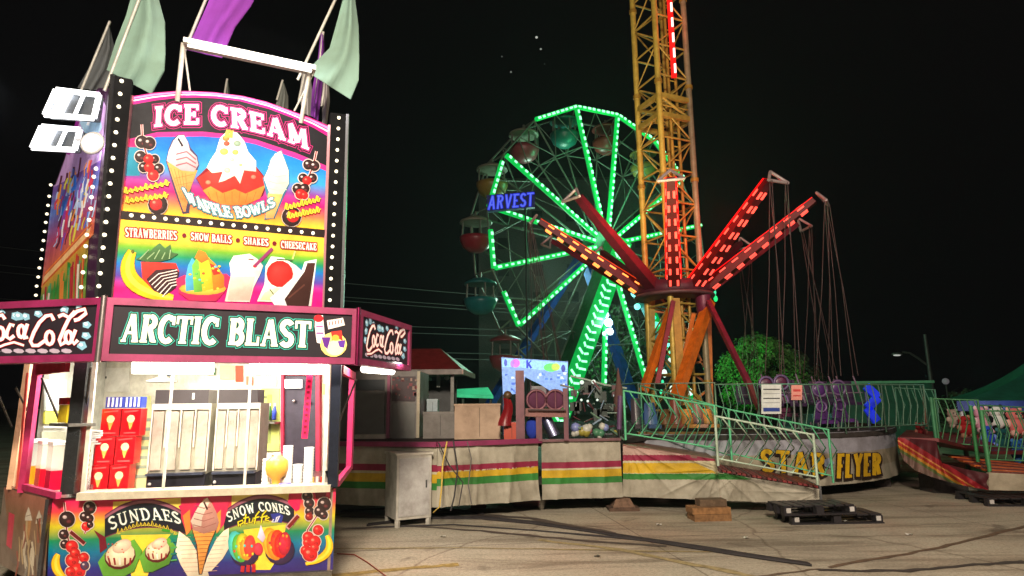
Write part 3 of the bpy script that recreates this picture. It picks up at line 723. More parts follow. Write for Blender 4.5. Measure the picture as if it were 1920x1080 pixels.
# WAFFLE BOWLS on a hanging arc
for ex, cl in ((5, s(16, 70, 90)), (3, s(120, 190, 200)), (1.5, s(20, 60, 80)), (0, s(245, 248, 240))):
    T.text('WAFFLE BOWLS', z2(690, 870), z2(1345, 905), z2(645, 770), z2(1330, 840), 3.8, cl, bow=-27, extra=ex, thin=.6, gap=.04)
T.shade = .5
# chocolate fruit skewers either side
for f in ((0, 0),):
    skewer(T, zz(z2, [(345, 430, 11, CH), (400, 440, 11, CH), (335, 540, 10, CH), (440, 560, 8, CH), (395, 560, 9, RED), (360, 620, 9, CH), (470, 630, 9, CH), (400, 620, 9, RED), (430, 680, 10, RED), (465, 900, 17, CH), (450, 895, 11, RED)]), [z2(345, 300), z2(350, 420), z2(430, 700)], 2.5)
    skewer(T, zz(z2, [(1590, 600, 9, CH), (1635, 610, 9, CH), (1550, 700, 8, CH), (1620, 700, 8, CH), (1580, 720, 8, RED), (1510, 780, 9, CH), (1560, 780, 9, CH), (1530, 820, 9, RED), (1560, 830, 7, RED), (1465, 990, 17, CH), (1475, 985, 11, RED)]), [z2(1650, 500), z2(1630, 600), z2(1530, 850)], 2.5)
for x0, y0, x1, y1 in ((230, 800, 530, 740), (240, 870, 520, 830), (1430, 920, 1660, 860), (1450, 985, 1660, 940)):
    for k in range(9):
        u = k / 8; x = x0 + (x1 - x0) * u; y = y0 + (y1 - y0) * u
        hh = (34, 16, 20, 14, 30, 16, 22, 14, 28)[k]; pp = P2_(x - 16, y + 12, x - 6, y - hh, x + 3, y - hh + 8, x - 4, y + 14, x + 8, y + 18, x + 14, y - 8, x + 24, y - 4)
        T.stroke(pp, 4.2, s(120, 84, 10)); T.stroke(pp, 2.1, s(236, 206, 60))
T.shade = 0
# lower picture band
T.grad((220, 412), (607, 447), (206, 600), (603, 600), [(0, s(246, 190, 60)), (.16, s(235, 190, 60)), (.26, s(110, 170, 40)), (.34, s(20, 140, 90)), (.44, s(20, 110, 190)), (.56, s(90, 60, 160)), (.68, s(220, 10, 120)), (1, s(230, 16, 120))])
T.poly([(224, 396), (609, 432), (607, 447), (221, 411)], s(34, 20, 20))
for wd, b0, b1, t0, t1 in (('STRAWBERRIES', (222, 180), (608, 205), (222, 112), (608, 140)), ('SNOW BALLS', (712, 205), (1015, 232), (712, 150), (1015, 175)), ('SHAKES', (1108, 235), (1290, 252), (1108, 185), (1290, 200)), ('CHEESECAKE', (1385, 265), (1648, 285), (1385, 212), (1648, 232))):
    for ex, cl in ((4.2, s(150, 20, 24)), (0, s(245, 230, 215))):
        T.text(wd, z3(*b0), z3(*b1), z3(*t0), z3(*t1), 2.4, cl, extra=ex)
for x, y in ((662, 173), (1062, 208), (1335, 232)): T.disc(z3(x, y), 4, 4, s(110, 4, 30))
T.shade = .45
banana(T, curve(z3(275, 290), z3(130, 560), z3(580, 640), 12), 29)
T.disc(z3(278, 295), 3, 4, s(90, 90, 20))
T.poly(P3_(340, 370, 600, 380, 625, 440, 600, 540, 520, 620, 440, 590, 350, 500), s(218, 50, 40))
T.poly(P3_(380, 500, 450, 430, 600, 420, 625, 450, 600, 560, 520, 625, 430, 580), s(60, 30, 34))
for i in range(6): T.stroke(P3_(400 + i * 20, 520 + i * 22, 470 + i * 20, 460 + i * 18, 610, 430 + i * 22), 1.7, s(240, 228, 222))
T.poly(P3_(300, 350, 400, 300, 440, 260, 480, 230, 520, 270, 560, 240, 570, 300, 620, 310, 560, 350, 480, 370, 380, 370), s(70, 110, 60))
for i in range(5): T.stroke(P3_(330 + i * 55, 350, 400 + i * 40, 280 + (i % 2) * 20), 1.8, s(150, 180, 130))
T.poly(P3_(600, 500, 660, 470, 980, 460, 1020, 500, 960, 600, 900, 665, 700, 660, 620, 600), s(210, 40, 90)); T.disc(z3(800, 570), 44, 12, s(240, 180, 60))
for pts, c in (((675, 590, 670, 500, 690, 400, 720, 340, 760, 380, 740, 580), s(80, 175, 215)), ((735, 600, 720, 400, 760, 330, 800, 420, 820, 590), s(120, 195, 70)), ((800, 590, 770, 360, 780, 300, 850, 340, 870, 460, 880, 570), s(235, 200, 40)), ((830, 330, 890, 380, 960, 480, 960, 560, 880, 585, 860, 400), s(238, 130, 30)), ((740, 340, 770, 280, 820, 300, 850, 350, 790, 380), s(240, 130, 40)), ((850, 380, 900, 400, 930, 460, 880, 470), s(220, 50, 30))): T.poly(P3_(*pts), c)
for i in range(16): T.disc(z3(random.uniform(690, 930), random.uniform(400, 580)), 3, 2.2, random.choice((s(100, 190, 200), s(170, 210, 60), s(240, 190, 50), s(240, 90, 30), s(80, 180, 80))))
T.poly(P3_(965, 665, 1010, 470, 1000, 380, 1030, 325, 1150, 310, 1210, 350, 1250, 400, 1230, 460, 1180, 560, 1150, 670), s(240, 222, 215))
T.poly(P3_(1010, 480, 1190, 480, 1150, 660, 985, 660), s(230, 190, 175)); T.stroke(P3_(1140, 350, 1180, 355), 2.4, s(110, 60, 60)); T.disc(z3(1190, 402), 4, 3, s(200, 20, 40))
T.stroke(P3_(1190, 400, 1320, 270), 6, s(140, 50, 100))
T.poly(P3_(1205, 665, 1260, 540, 1270, 400, 1310, 330, 1400, 340, 1500, 400, 1540, 440, 1450, 560, 1340, 670), s(240, 236, 226))
T.disc(z3(1375, 460), 25, 25, s(220, 36, 30)); T.poly(P3_(1260, 600, 1350, 560, 1420, 590, 1340, 660, 1230, 655), s(225, 220, 170)); T.stroke(P3_(1300, 575, 1350, 640), 2, s(60, 80, 50))
T.poly(P3_(1300, 640, 1540, 430, 1560, 370, 1650, 350, 1610, 700, 1340, 700), s(240, 238, 236)); T.poly(P3_(1410, 650, 1560, 440, 1580, 378, 1640, 378, 1590, 700, 1430, 700), s(62, 30, 24)); T.stroke(P3_(1440, 640, 1560, 540), 3, s(90, 50, 40))
T.stroke(P3_(1470, 350, 1490, 290), 3, s(200, 220, 120)); T.stroke(P3_(1350, 350, 1470, 360), 2.4, s(60, 90, 50))
tower = tw.build('sign_panel', [GALV, SIGN], kiosk, label='tall arched picture sign with sundae and fruit paintings')
bulb_me = [None]
def bulbs(parent, surf, pts, r=.019, off=.012):
    for x, y in pts:
        p, nn = surf(x, y); p = p + nn * off
        if bulb_me[0] is None:
            mb = MB(); mb.ball((0, 0, 0), .019, s(255, 244, 214), 8)
            o0 = mb.build('bulb', BULB, None); bulb_me[0] = o0.data
            for vtx in o0.data.vertices: vtx.co.z -= .019
            ob = o0; ob.location = (0, 0, 0)
            if 'ORG' in globals(): pass
        else:
            ob = bpy.data.objects.new('bulb', bulb_me[0]); C.objects.link(ob)
        ob.parent = parent; ob.location = p - ORG[parent.name]
def lerpn(p, q, n): return [(p[0] + (q[0] - p[0]) * i / (n - 1), p[1] + (q[1] - p[1]) * i / (n - 1)) for i in range(n)]
bulbs(tower, psurf, [(x, y) for x, y in lerpn((247, 405.5), (586, 438.5), 17)], off=.03)
for pts, bl, lb in (([(180, 600), (212, 143), (249, 152), (205, 600)], lerpn((229, 156), (184, 562), 18), 'left bulb board'), ([(604, 600), (619, 213), (651, 217), (640, 600)], lerpn((634, 224), (617, 564), 18), 'right bulb board')):
    mb = MB(); slab(mb, psurf, pts, .10, s(14, 14, 17), 0, .03)
    o = mb.build('bulb_board', mat('matt_board', .8, dirt=.3, spec=.15), kiosk, label=lb)
    bulbs(o, psurf, bl, off=.045)
    mb = MB(); e = [pts[0], pts[1]] if pts[0][0] < 300 else [pts[3], pts[2]]
    mb.bar(psurf(*e[0])[0] + pn * .03, psurf(*e[1])[0] + pn * .03, .03, .03, s(120, 120, 125)); mb.build('edge_trim', STEEL, o)
mb = MB()
for e in ([(617, 236), (604, 600)], [(247, 181), (206, 600)]): mb.bar(psurf(*e[0])[0] + pn * .02, psurf(*e[1])[0] + pn * .02, .02, .03, s(225, 160, 170))
mb.parts('edge_trim', STEEL, kiosk)
# side picture panel receding to the left
sa = psurf(180, 560)[0]; sb = at(74, 560, 7.9); ssurf = plane3(V((sa.x, sa.y, 0)), V((sb.x, sb.y, 0)))
mb = MB(); SP = [(72, 590), (103, 345), (125, 285), (150, 200), (185, 165), (206, 165), (178, 600)]
slab(mb, ssurf, SP, .07, s(80, 40, 80))
Sd = Art(mb, ssurf, .004, 1)
Sd.grad((101, 348), (190, 300), (78, 540), (176, 440), [(0, s(120, 70, 150)), (.3, s(90, 120, 200)), (.6, s(170, 70, 110)), (1, s(215, 110, 60))])
Sd.poly([(122, 300), (150, 205), (186, 170), (200, 200), (190, 300), (104, 350)], s(190, 150, 205)); Sd.poly([(150, 230), (185, 190), (192, 240), (170, 275)], s(170, 205, 235))
Sd.stroke([(128, 290), (150, 215), (185, 172)], 7, s(150, 40, 150)); Sd.stroke([(165, 235), (176, 205), (190, 195)], 5, s(235, 235, 245))
random.seed(11); pal = [s(60, 120, 220), s(180, 200, 240), s(215, 60, 90), s(235, 150, 60), s(240, 235, 235), s(150, 60, 160), s(225, 210, 80), s(90, 40, 60)]
for i in range(90):
    x = random.uniform(106, 178); y = 440 - (x - 85) * .9 + random.uniform(-70, 50)
    y = max(y, 330 - (x - 100) * .4); y = min(y, 515 - (x - 95) * 1.02)
    Sd.stroke([(x + 3, y - random.uniform(8, 20)), (x + random.uniform(-2, 3), y), (x - random.uniform(1, 5), y + random.uniform(8, 20))], random.uniform(1.4, 4.2), random.choice(pal))
Sd.poly([(84, 519), (172, 425), (169, 440), (81, 533)], s(240, 190, 130)); Sd.stroke([(86, 513), (174, 418)], 2.2, s(235, 130, 60)); Sd.stroke([(79, 538), (168, 446)], 2.2, s(200, 90, 40))
Sd.grad((80, 538), (168, 448), (74, 590), (160, 590), [(0, s(205, 150, 60)), (.4, s(60, 130, 60)), (1, s(150, 150, 60))])
for i in range(34):
    x = random.uniform(82, 160); y0 = 540 - (x - 80) * 1.02 + random.uniform(2, 30)
    Sd.stroke([(x, y0), (x - 2, y0 + random.uniform(14, 50)), (x - 3, 580)], random.uniform(1.5, 4), random.choice([s(200, 60, 50), s(235, 215, 200), s(50, 140, 60), s(220, 130, 60), s(80, 160, 110), s(170, 40, 60)]))
so = mb.build('sign_panel', [GALV, SIGN], kiosk, label='side picture sign with a diagonal orange stripe')
r8 = lambda x, y: (x / 2.35 + 40, y / 2.35 + 120)
bulbs(so, ssurf, [r8(*q) for q in ((142, 535), (135, 585), (130, 625), (125, 663), (120, 700), (115, 740), (110, 780), (104, 820), (100, 860), (92, 900), (87, 940), (80, 980), (77, 1020))], off=.03)
bulbs(so, ssurf, [r8(*q) for q in ((345, 465), (335, 500), (330, 545), (325, 590), (322, 640), (315, 690), (305, 755), (300, 805), (295, 850), (288, 920), (280, 985))], off=.03)
# lamp frame over the arch
lf = MB(); wc = s(225, 222, 215)
ta = psurf(345, 104)[0] + pn * .25; tb = psurf(583, 160)[0] + pn * .25
tb.z = ta.z
lf.bar(ta, tb, .14, .05, s(205, 202, 195)); 
la = psurf(334, 172)[0]; lb_ = psurf(565, 214)[0]
lf.tube(la - V((0, 0, .1)), ta, .022, wc); lf.tube(lb_ - V((0, 0, .1)), tb - pd * .05, .022, wc)
lf.tube(ta, ta + (psurf(356, 170)[0] - ta) * 1.0, .01, wc); lf.tube(tb, psurf(552, 208)[0], .01, wc)
lf.parts('lamp_frame', GALV, kiosk)
mb = MB(); mb.tube(ta - V((0, 0, .045)) + pd * .04 + pn * .05, tb - V((0, 0, .045)) - pd * .04 + pn * .05, .014, s(255, 252, 240), 8); mb.build('fluorescent_tube', mat('sign_tube', .5, emit=1.5, dirt=0), kiosk)
lamp('sign_light', 'AREA', (ta + tb) / 2 + pn * .35 + V((0, 0, .1)), 17, (1, .97, .93), 1.2, psurf(420, 330)[0], .12)

# floodlights on the left
FL = [('white floodlight with two panes, upper of the pair by the side sign', [(84, 215), (105, 168), (186, 178), (176, 222)], 5.9), ('white floodlight with two panes, lower of the pair by the side sign', [(60, 277), (78, 237), (150, 243), (140, 281)], 6.1)]
for lb, pts, Y in FL:
    P = [at(x, y, Y) for x, y in pts]; c = sum(P, V((0, 0, 0))) / 4
    o = thing('floodlight', V((c.x, c.y, min(p.z for p in P))), lb, 'floodlight', 'floodlights beside the kiosk sign')
    mb = MB(); 
    for i in range(4): mb.bar(P[i], P[(i + 1) % 4], .018, .05, s(235, 238, 240))
    mb.bar((P[0] + P[3]) / 2 * .5 + (P[1] + P[2]) / 2 * .5 + (P[3] - P[0]) * .12 + (P[1] - P[0]) * -.5, (P[0] + P[3]) / 2 * .5 + (P[1] + P[2]) / 2 * .5 + (P[3] - P[0]) * .12 + (P[1] - P[0]) * .5, .016, .03, s(235, 238, 240))
    mb.build('frame', mat('frame_glow', .5, emit=3, dirt=0, sample=False), o)  # frame emits white to stand in for the flare of the lamp
    mb = MB(); e = (P[3] - P[0]); w = (P[1] - P[0]); b = V((0, .07, 0))
    mb.prism([p + b for p in P], (0, .03, 0), s(60, 62, 64)); mb.build('reflector', mat('lamp_back', .4, emit=.2, dirt=.4, dscale=14, sample=False), o)  # faint emission stands in for lamplight on the reflector
    mb = MB(); K_ = V((0, .055, 0)); mb.prism([P[0] + K_, P[1] + K_, P[1] + e * .24 + K_, P[0] + e * .22 + K_], (0, .012, 0), s(240, 246, 255)); mb.build('lens', LAMP, o)
    mb = MB(); mb.tube((P[2] + P[3]) / 2, ssurf(190, (pts[2][1] + pts[3][1]) / 2 + 10)[0], .02, s(200, 200, 205)); mb.build('bracket', GALV, o)
    lamp('floodlight_beam', 'SPOT', c - V((.30, .35, .1)), 800, (.80, .90, 1), .12, c + V((-2.5, -1.6, -.6)), spot=130, blend=.8)
q = at(176, 270, 5.75)
o = thing('round_floodlight', q - V((0, 0, .12)), 'small round floodlight shining beside the bulb board of the sign', 'floodlight')
mb = MB(); mb.ball(q, .085, s(245, 250, 255), 12, (1, .5, 1.1)); mb.build('lens', LAMP, o); mb = MB(); mb.ring(q - V((0, .02, 0)), (0, 1, 0), .10, .018, s(220, 220, 225)); mb.build('rim', GALV, o)
mb = MB(); mb.tube(q, ssurf(186, 285)[0], .02, s(200, 200, 205)); mb.build('bracket', GALV, o)

# flags
def flag(pole0, pole1, quad, Y, col, lb, th=.012, fold=.06, name='flag', cat='flag', group='flags on the kiosk roof', nx=14, pr=.016, pcol=s(190, 188, 182)):
    p0 = at(*pole0, Y); p1 = at(*pole1, Y)
    o = thing(name, V((p0.x, p0.y, p0.z)), lb, cat, group)
    mb = MB(); mb.tube(p0, p1, pr, pcol, 8); mb.build('pole', GALV, o)
    mb = MB(); Lc, Rc = quad; ny = len(Lc); rows = []; random.seed(len(lb))
    for i in range(ny):
        r = []
        for j in range(nx + 1):
            u = j / nx; x = Lc[i][0] + (Rc[i][0] - Lc[i][0]) * u; y = Lc[i][1] + (Rc[i][1] - Lc[i][1]) * u
            w = math.sin(u * 7 + i * .6) * fold * (.4 + u) + math.sin(u * 17 + i) * fold * .25
            r.append(at(x, y, Y + w))
        rows.append(r)
    mb.grid(rows, col); mb.grid([[p + V((0, th, 0)) for p in r[::-1]] for r in rows], col)
    mb.build('cloth', mat('flag_cloth', .85, dirt=.12, dscale=3, spec=.1), o)
GRN = s(124, 152, 141)
flag((196, 170), (272, -30), ([(248, -14), (236, 30), (218, 75), (202, 125), (200, 131)], [(292, -20), (308, 40), (309, 100), (307, 132), (283, 176)]), 5.75, GRN, 'pale green flag hanging over the top left corner of the picture sign')
flag((558, 150), (640, -25), ([(646, -14), (632, 40), (618, 90), (590, 118), (572, 132)], [(664, -14), (672, 50), (673, 110), (672, 150), (657, 186)]), 6.3, GRN, 'pale green flag hanging over the top right corner of the picture sign')
flag((340, 110), (402, -40), ([(404, -30), (388, 10), (368, 55), (346, 92)], [(490, -30), (470, 10), (440, 50), (415, 108)]), 6.0, s(140, 66, 172), 'long purple flag rising from the lamp frame above the arch', fold=.05)
flag((150, 175), (206, 40), ([(204, 45), (186, 90), (165, 130), (145, 165)], [(204, 45), (214, 90), (212, 130), (190, 170)]), 7.2, s(96, 100, 104), 'dull grey pennant behind the upper floodlight')
flag((222, 100), (262, -20), ([(250, 20), (236, 55), (220, 90)], [(254, 22), (252, 60), (225, 110)]), 6.6, s(110, 60, 96), 'dark mauve flag behind the left green flag')
flag((590, 200), (606, 60), ([(601, 60), (596, 110), (585, 170), (582, 216)], [(607, 66), (608, 110), (603, 170), (596, 226)]), 7.0, s(120, 56, 150), 'furled purple flag behind the right green flag')
flag((560, 190), (575, 120), ([(568, 130), (562, 170), (566, 212)], [(580, 130), (585, 170), (584, 218)]), 7.4, s(150, 146, 150), 'furled white flag left of the furled purple one')
flag((603, 200), (612, 130), ([(606, 130), (604, 190), (604, 236)], [(615, 140), (618, 190), (612, 236)]), 7.1, s(160, 154, 156), 'furled white flag right of the furled purple one')
flag((519, 188), (530, 150), ([(530, 155), (522, 180), (516, 200)], [(532, 155), (540, 180), (540, 204)]), 8.6, s(120, 125, 122), 'small grey pennant seen through the lamp frame')
flag((421, 176), (426, 148), ([(426, 152), (422, 165), (420, 176)], [(427, 152), (429, 165), (430, 178)]), 9.0, s(120, 125, 122), 'tiny grey pennant just above the middle of the arch')
# ================================================================= goods on the kiosk worktop
def base_at(px, Y): 
    p = at(px, 900, Y); 
    return V((p.x, p.y, ZI + .0))
F1 = plane3(A - n_ * .16, B - n_ * .16)
def goods(px, off):           # point on the worktop below image column px, off metres behind the front edge
    sf_ = plane3(A - n_ * off, B - n_ * off)
    p = sf_(px, 912)[0]; return V((p.x, p.y, ZI))
yaw = math.atan2(d_.y, d_.x)
# red stacks of cone boxes
lbs = ['bottom left red carton of waffle cones on the kiosk counter', 'bottom right red carton of waffle cones, nearer the slush machine', 'middle left red carton of waffle cones in the stack by the corner post', 'middle right red carton of waffle cones, over the lower right one', 'top left red carton of waffle cones in the taller row of cartons', 'top right red carton of waffle cones beside the pale cup board']
k = 0
for lvl in range(3):
    for col in range(2):
        g = goods(190 + col * 38 + lvl * 6, .30 + lvl * .02)
        bz = ZI + lvl * .245
        o = thing('cone_carton', V((g.x, g.y, bz)), lbs[k], 'carton', 'red cartons of cones on the counter'); k += 1
        mb = MB(); mb.box((g.x, g.y, bz), .155, .15, .24, s(205, 8, 26), yaw); mb.build('box', PRINT, o)
        mb = MB(); fr = V((g.x, g.y, bz)) + n_ * .076
        a = Art(mb, plane_surf(fr, n_), .001)
        def W(u, v): return fr + d_ * u + V((0, 0, v))
        def poly3(pts, c, e): mb.prism([W(u, v) + n_ * (e + .0006) for u, v in pts], -n_ * .0006, c)
        poly3([(-.028, .14), (.028, .14), (.004, .055), (-.004, .055)], s(240, 180, 90), .001)
        poly3([(.034 * math.cos(t), .15 + .036 * math.sin(t)) for t in [i * .628 for i in range(10)]], s(250, 225, 180), .002)
        poly3([(-.06, .205), (.055, .215), (.055, .228), (-.06, .218)], s(225, 90, 90), .001); poly3([(-.05, .02), (.05, .02), (.05, .032), (-.05, .032)], s(225, 90, 90), .001)
        mb.build('printed_front', PRINT, o)
for i in range(2):
    g = goods(205 + i * 34, .36); bz = ZI + .737
    o = thing('cup_stack_box', V((g.x, g.y, bz)), ['blue and white striped cup box on top of the left red cartons', 'blue and white striped cup box on top of the right red cartons'][i], 'cup box', 'striped cup boxes')
    mb = MB(); mb.box((g.x, g.y, bz), .15, .12, .10, s(50, 70, 170), yaw); mb.build('box', PRINT, o)
    mb = MB()
    for q in range(4): mb.box(V((g.x, g.y, bz + .01)) + d_ * (-.05 + q * .034) + n_ * .062, .015, .004, .085, s(225, 232, 245), yaw)
    mb.parts('stripe', PRINT, o)
# two slush machines with hoppers
for i, (x0, x1, lb) in enumerate(((272, 388, 'left stainless soft serve machine with tall ribbed front and black base'), (396, 482, 'right stainless soft serve machine with tall ribbed front and black base'))):
    a_ = goods(x0, .42); b_ = goods(x1, .42); w = (b_ - a_).length * .965; c_ = (a_ + b_) / 2; dd = .42
    h = 1.66 - .0 - ZI
    o = thing('soft_serve_machine', c_, lb, 'machine', 'soft serve machines')
    cb = c_ - n_ * (dd / 2)
    mb = MB(); mb.box(V((cb.x, cb.y, ZI + .13)), w, dd, h - .13, s(196, 190, 170), yaw); mb.build('casing', mat('pale_steel', .3, metal=.4), o)
    mb = MB(); mb.box(V((cb.x, cb.y, ZI + .005)), w * .97, dd + .06, .12, s(34, 34, 46), yaw); mb.build('base', PLASTIC, o)
    mb = MB(); mb.box(V((c_.x, c_.y, ZI + .125)) + n_ * .045, w * .95, .09, .02, s(110, 120, 150), yaw); mb.build('drip_tray', STEEL, o)
    nn = 4
    for q in range(nn):
        u = -w / 2 + w * (q + .5) / nn
        mb = MB(); mb.box(c_ + d_ * u + n_ * .012 + V((0, 0, .17)), w / nn * .70, .024, h - .24, s(188, 178, 164), yaw); mb.build('front_louvre', mat('brushed', .5, metal=.4, dirt=.2, dscale=12), o)
    mb = MB()
    for q in range(nn + 1):
        u = -w / 2 + w * q / nn; mb.box(c_ + d_ * (u * .98) + n_ * .014 + V((0, 0, .15 + (.22 if 0 < q < nn else 0))), .013, .02, h - .2 - (.22 if 0 < q < nn else 0), s(225, 220, 205), yaw)
    mb.box(c_ + n_ * .014 + V((0, 0, h - .055)), w, .02, .055, s(225, 222, 212), yaw); mb.build('front_frame', GALV, o)
    mb = MB(); mb.ball(c_ - d_ * (w * .42) + n_ * .045 + V((0, 0, .05)), .016, s(220, 220, 220), 8); mb.build('knob', PLASTIC, o)
    # dark hopper unit on top of the machine
    o2 = thing('blender_unit', V((cb.x, cb.y, ZI + h)), 'long dark appliance on top of the %s machine' % ('left' if i == 0 else 'right'), 'appliance', 'dark appliances on the machines')
    mb = MB(); mb.box(V((cb.x, cb.y, ZI + h + .001)) - d_ * .03, w * .92, .3, .13, s(74, 68, 70), yaw); mb.build('casing', PLASTIC, o2)
    mb = MB(); mb.box(V((cb.x, cb.y, ZI + h + .04)) + n_ * .152 + d_ * (.07), .02, .004, .06, s(230, 230, 225), yaw); mb.build('switch', PLASTIC, o2)
# pale board between cartons and machine
g = goods(266, .46); o = thing('price_board', g, 'pale yellow price board between the red cartons and the left machine', 'board')
mb = MB(); mb.box(g, .16, .03, .72, s(228, 230, 170), yaw); mb.build('panel', PRINT, o)
mb = MB(); [mb.box(g + n_ * .0165 + V((0, 0, .1 + q * .085)), .11, .003, .03, s(150, 170, 150), yaw) for q in range(7)]; mb.build('price_rows', PRINT, o)
# white cup tower, cone display, cup stacks
def lath(name, px, off, prof, col, lb, cat, mt=PLASTIC, grp=None, dz=0, part='body', n=14):
    g = goods(px, off); o = thing(name, g + V((0, 0, dz)), lb, cat, grp); mb = MB(); mb.lathe(g + V((0, 0, dz)), prof, col, n); mb.build(part, mt, o); return o, g
o, g = lath('cone_dispenser', 517, .12, [(.0, 0), (.075, 0), (.07, .02), (.035, .05), (.04, .09), (.085, .13), (.10, .18), (.095, .25), (.05, .29), (0, .30)], s(236, 176, 70), 'amber round cone dispenser at the right end of the counter', 'dispenser')
mb = MB(); mb.lathe(g + V((0, 0, .29)), [(.03, 0), (.035, .02), (.0, .035)], s(235, 225, 190), 10); mb.build('lid', PLASTIC, o)
CUPS = []
for px, off, n_c, h0, lb in ((537, .18, 16, .38, 'tall stack of white cups standing left of the pink strip sign'), (577, .18, 15, .36, 'tall stack of white cups standing under the pink strip sign'), (499, .25, 9, .26, 'short stack of white cups beside the amber dispenser'), (557, .3, 7, .2, 'low stack of clear cups between the two tall cup stacks')):
    prof = []
    for i in range(n_c):
        z = h0 * i / n_c; prof += [(.040, z), (.046, z + h0 / n_c * .8), (.040, z + h0 / n_c * .95)]
    lath('cup_stack', px, off, [(0, 0)] + prof + [(0, h0)], s(238, 236, 228), lb, 'cups', grp='cup stacks on the counter')
lath('lid_stack', 534, .06, [(0, 0), (.055, 0), (.06, .03), (.05, .06), (0, .06)], s(110, 110, 200), 'low stack of blue lids in front of the cups', 'lids')
g = goods(590, .2); o = thing('condiment_tray', g, 'shallow brown tray at the far right of the counter', 'tray'); mb = MB(); mb.box(g, .2, .14, .03, s(110, 90, 80), yaw); mb.build('base', PLASTIC, o)
mb = MB(); [mb.tube(g + d_ * (-.06 + i * .04) + V((0, 0, .03)), g + d_ * (-.06 + i * .04) + V((0, 0, .09)), .014, (s(200, 60, 40), s(235, 200, 60), s(230, 230, 220), s(200, 60, 40))[i], 8) for i in range(4)]; mb.parts('bottle', PLASTIC, o)
# pink strip sign
g = goods(576, .02)
sp = plane3(A - n_ * .05, B - n_ * .05); t0 = sp(581, 700)[0]; t1 = sp(571, 822)[0]
o = thing('strip_sign', V((t1.x, t1.y, t1.z)), 'narrow bright pink vertical strip sign hanging in the serving window', 'sign')
mb = MB(); mb.bar(t1, t0, .055, .008, s(225, 30, 90), up=-n_); mb.build('panel', PRINT, o)
mb = MB(); [mb.bar(t1 + (t0 - t1) * (.07 + i * .088) + n_ * .006, t1 + (t0 - t1) * (.11 + i * .088) + n_ * .006, .02 + .008 * (i % 2), .003, s(120, 10, 40), up=-n_) for i in range(10)]; mb.build('lettering', PRINT, o)
# left bay: juice jars, menu card, napkin box
cb_ = (A - Z0).normalized(); cn = V((cb_.y, -cb_.x, 0)); 
if cn.dot(CAM - A) < 0: cn = -cn
def goods2(px, off):
    p = plane3(Z0 - cn * off, A - cn * off)(px, 915)[0]; return V((p.x, p.y, ZI))
for px, c, lb in ((58, s(235, 150, 20), 'square juice dispenser jar half full of orange drink in the left window'), (84, s(230, 10, 40), 'square juice dispenser jar half full of red drink in the left window'), (104, s(220, 10, 60), 'square juice dispenser jar of red drink nearest the corner post')):
    g = goods2(px, .16); o = thing('juice_dispenser', g, lb, 'drink dispenser', 'juice dispensers in the left window'); y2 = math.atan2(cb_.y, cb_.x)
    mb = MB(); mb.box(g, .15, .15, .02, s(200, 190, 180), y2); mb.build('base', PLASTIC, o)
    mb = MB(); mb.box(g + V((0, 0, .021)), .14, .14, .17, c, y2); mb.build('drink', PRINT, o)
    mb = MB(); mb.box(g + V((0, 0, .192)), .145, .145, .22, s(225, 225, 215), y2); mb.build('tank', GLASS, o)
    mb = MB(); mb.box(g + V((0, 0, .413)), .155, .155, .03, s(240, 240, 235), y2); mb.build('lid', PLASTIC, o)
g = goods2(122, .1); o = thing('snack_box', g + V((0, 0, .62)), 'yellow and red box on the shelf behind the corner post', 'box')
g = g + V((0, 0, .62)); mb = MB(); mb.box(g, .22, .16, .15, s(235, 205, 50), y2); mb.build('box', PRINT, o); mb = MB(); mb.box(g + V((0, 0, .151)), .23, .17, .06, s(190, 30, 30), y2); mb.build('lid', PRINT, o)
mb = MB(); mb.box(g - V((0, 0, .03)), .5, .2, .025, s(190, 190, 185), y2); mb.build('shelf', STEEL, kiosk)
ws2 = plane3(D, Z0 + V((0, .35, 0))); wl = MB(); 
def wallbox2(mb, x0, y0, x1, y1, t, col, off):
    P = [ws2(*q)[0] + ws2(*q)[1] * off for q in ((x0, y0), (x1, y0), (x1, y1), (x0, y1))]; mb.prism(P, ws2(x0, y0)[1] * t, col)
for x0, y0, x1, y1, c in ((68, 772, 102, 795, s(215, 215, 90)), (66, 800, 110, 803, s(240, 240, 235)), (62, 810, 108, 866, s(170, 170, 150)), (70, 712, 110, 770, s(215, 225, 220))): wallbox2(wl, x0, y0, x1, y1, .02, c, .06)
wl.parts('wall_panel', PRINT, kiosk)
g = goods(158, .22); o = thing('menu_card', g + V((0, 0, .08)), 'white menu card standing by the corner post at the left of the window', 'menu card'); g = g + V((0, 0, .08))
mb = MB(); mb.box(g, .085, .012, .36, s(235, 236, 225), yaw + .2); mb.build('card', PRINT, o)
mb = MB(); [mb.box(g + n_ * .009 + V((0, 0, .04 + .04 * i)), .05, .003, .018, s(190, 170, 110), yaw + .2) for i in range(7)]; mb.build('print', PRINT, o)
mb = MB(); mb.box(g - V((0, 0, .08)), .14, .1, .079, s(140, 90, 90), yaw); mb.build('stand', PLASTIC, o)
g = goods(168, .3); o = thing('napkin_stack', g + V((0, 0, .42)), 'white napkins piled on the rack left of the red cartons', 'napkins')
mb = MB(); [mb.box(g + V((0, 0, .42 + .018 * i)), .15 - .005 * (i % 2), .12, .014, s(240, 240, 240), yaw + .1 * (i % 3)) for i in range(7)]; mb.parts('napkin', CLOTH, o); mb = MB(); mb.box(g + V((0, 0, .001)), .12, .1, .418, s(190, 186, 180), yaw); mb.build('rack', STEEL, o)

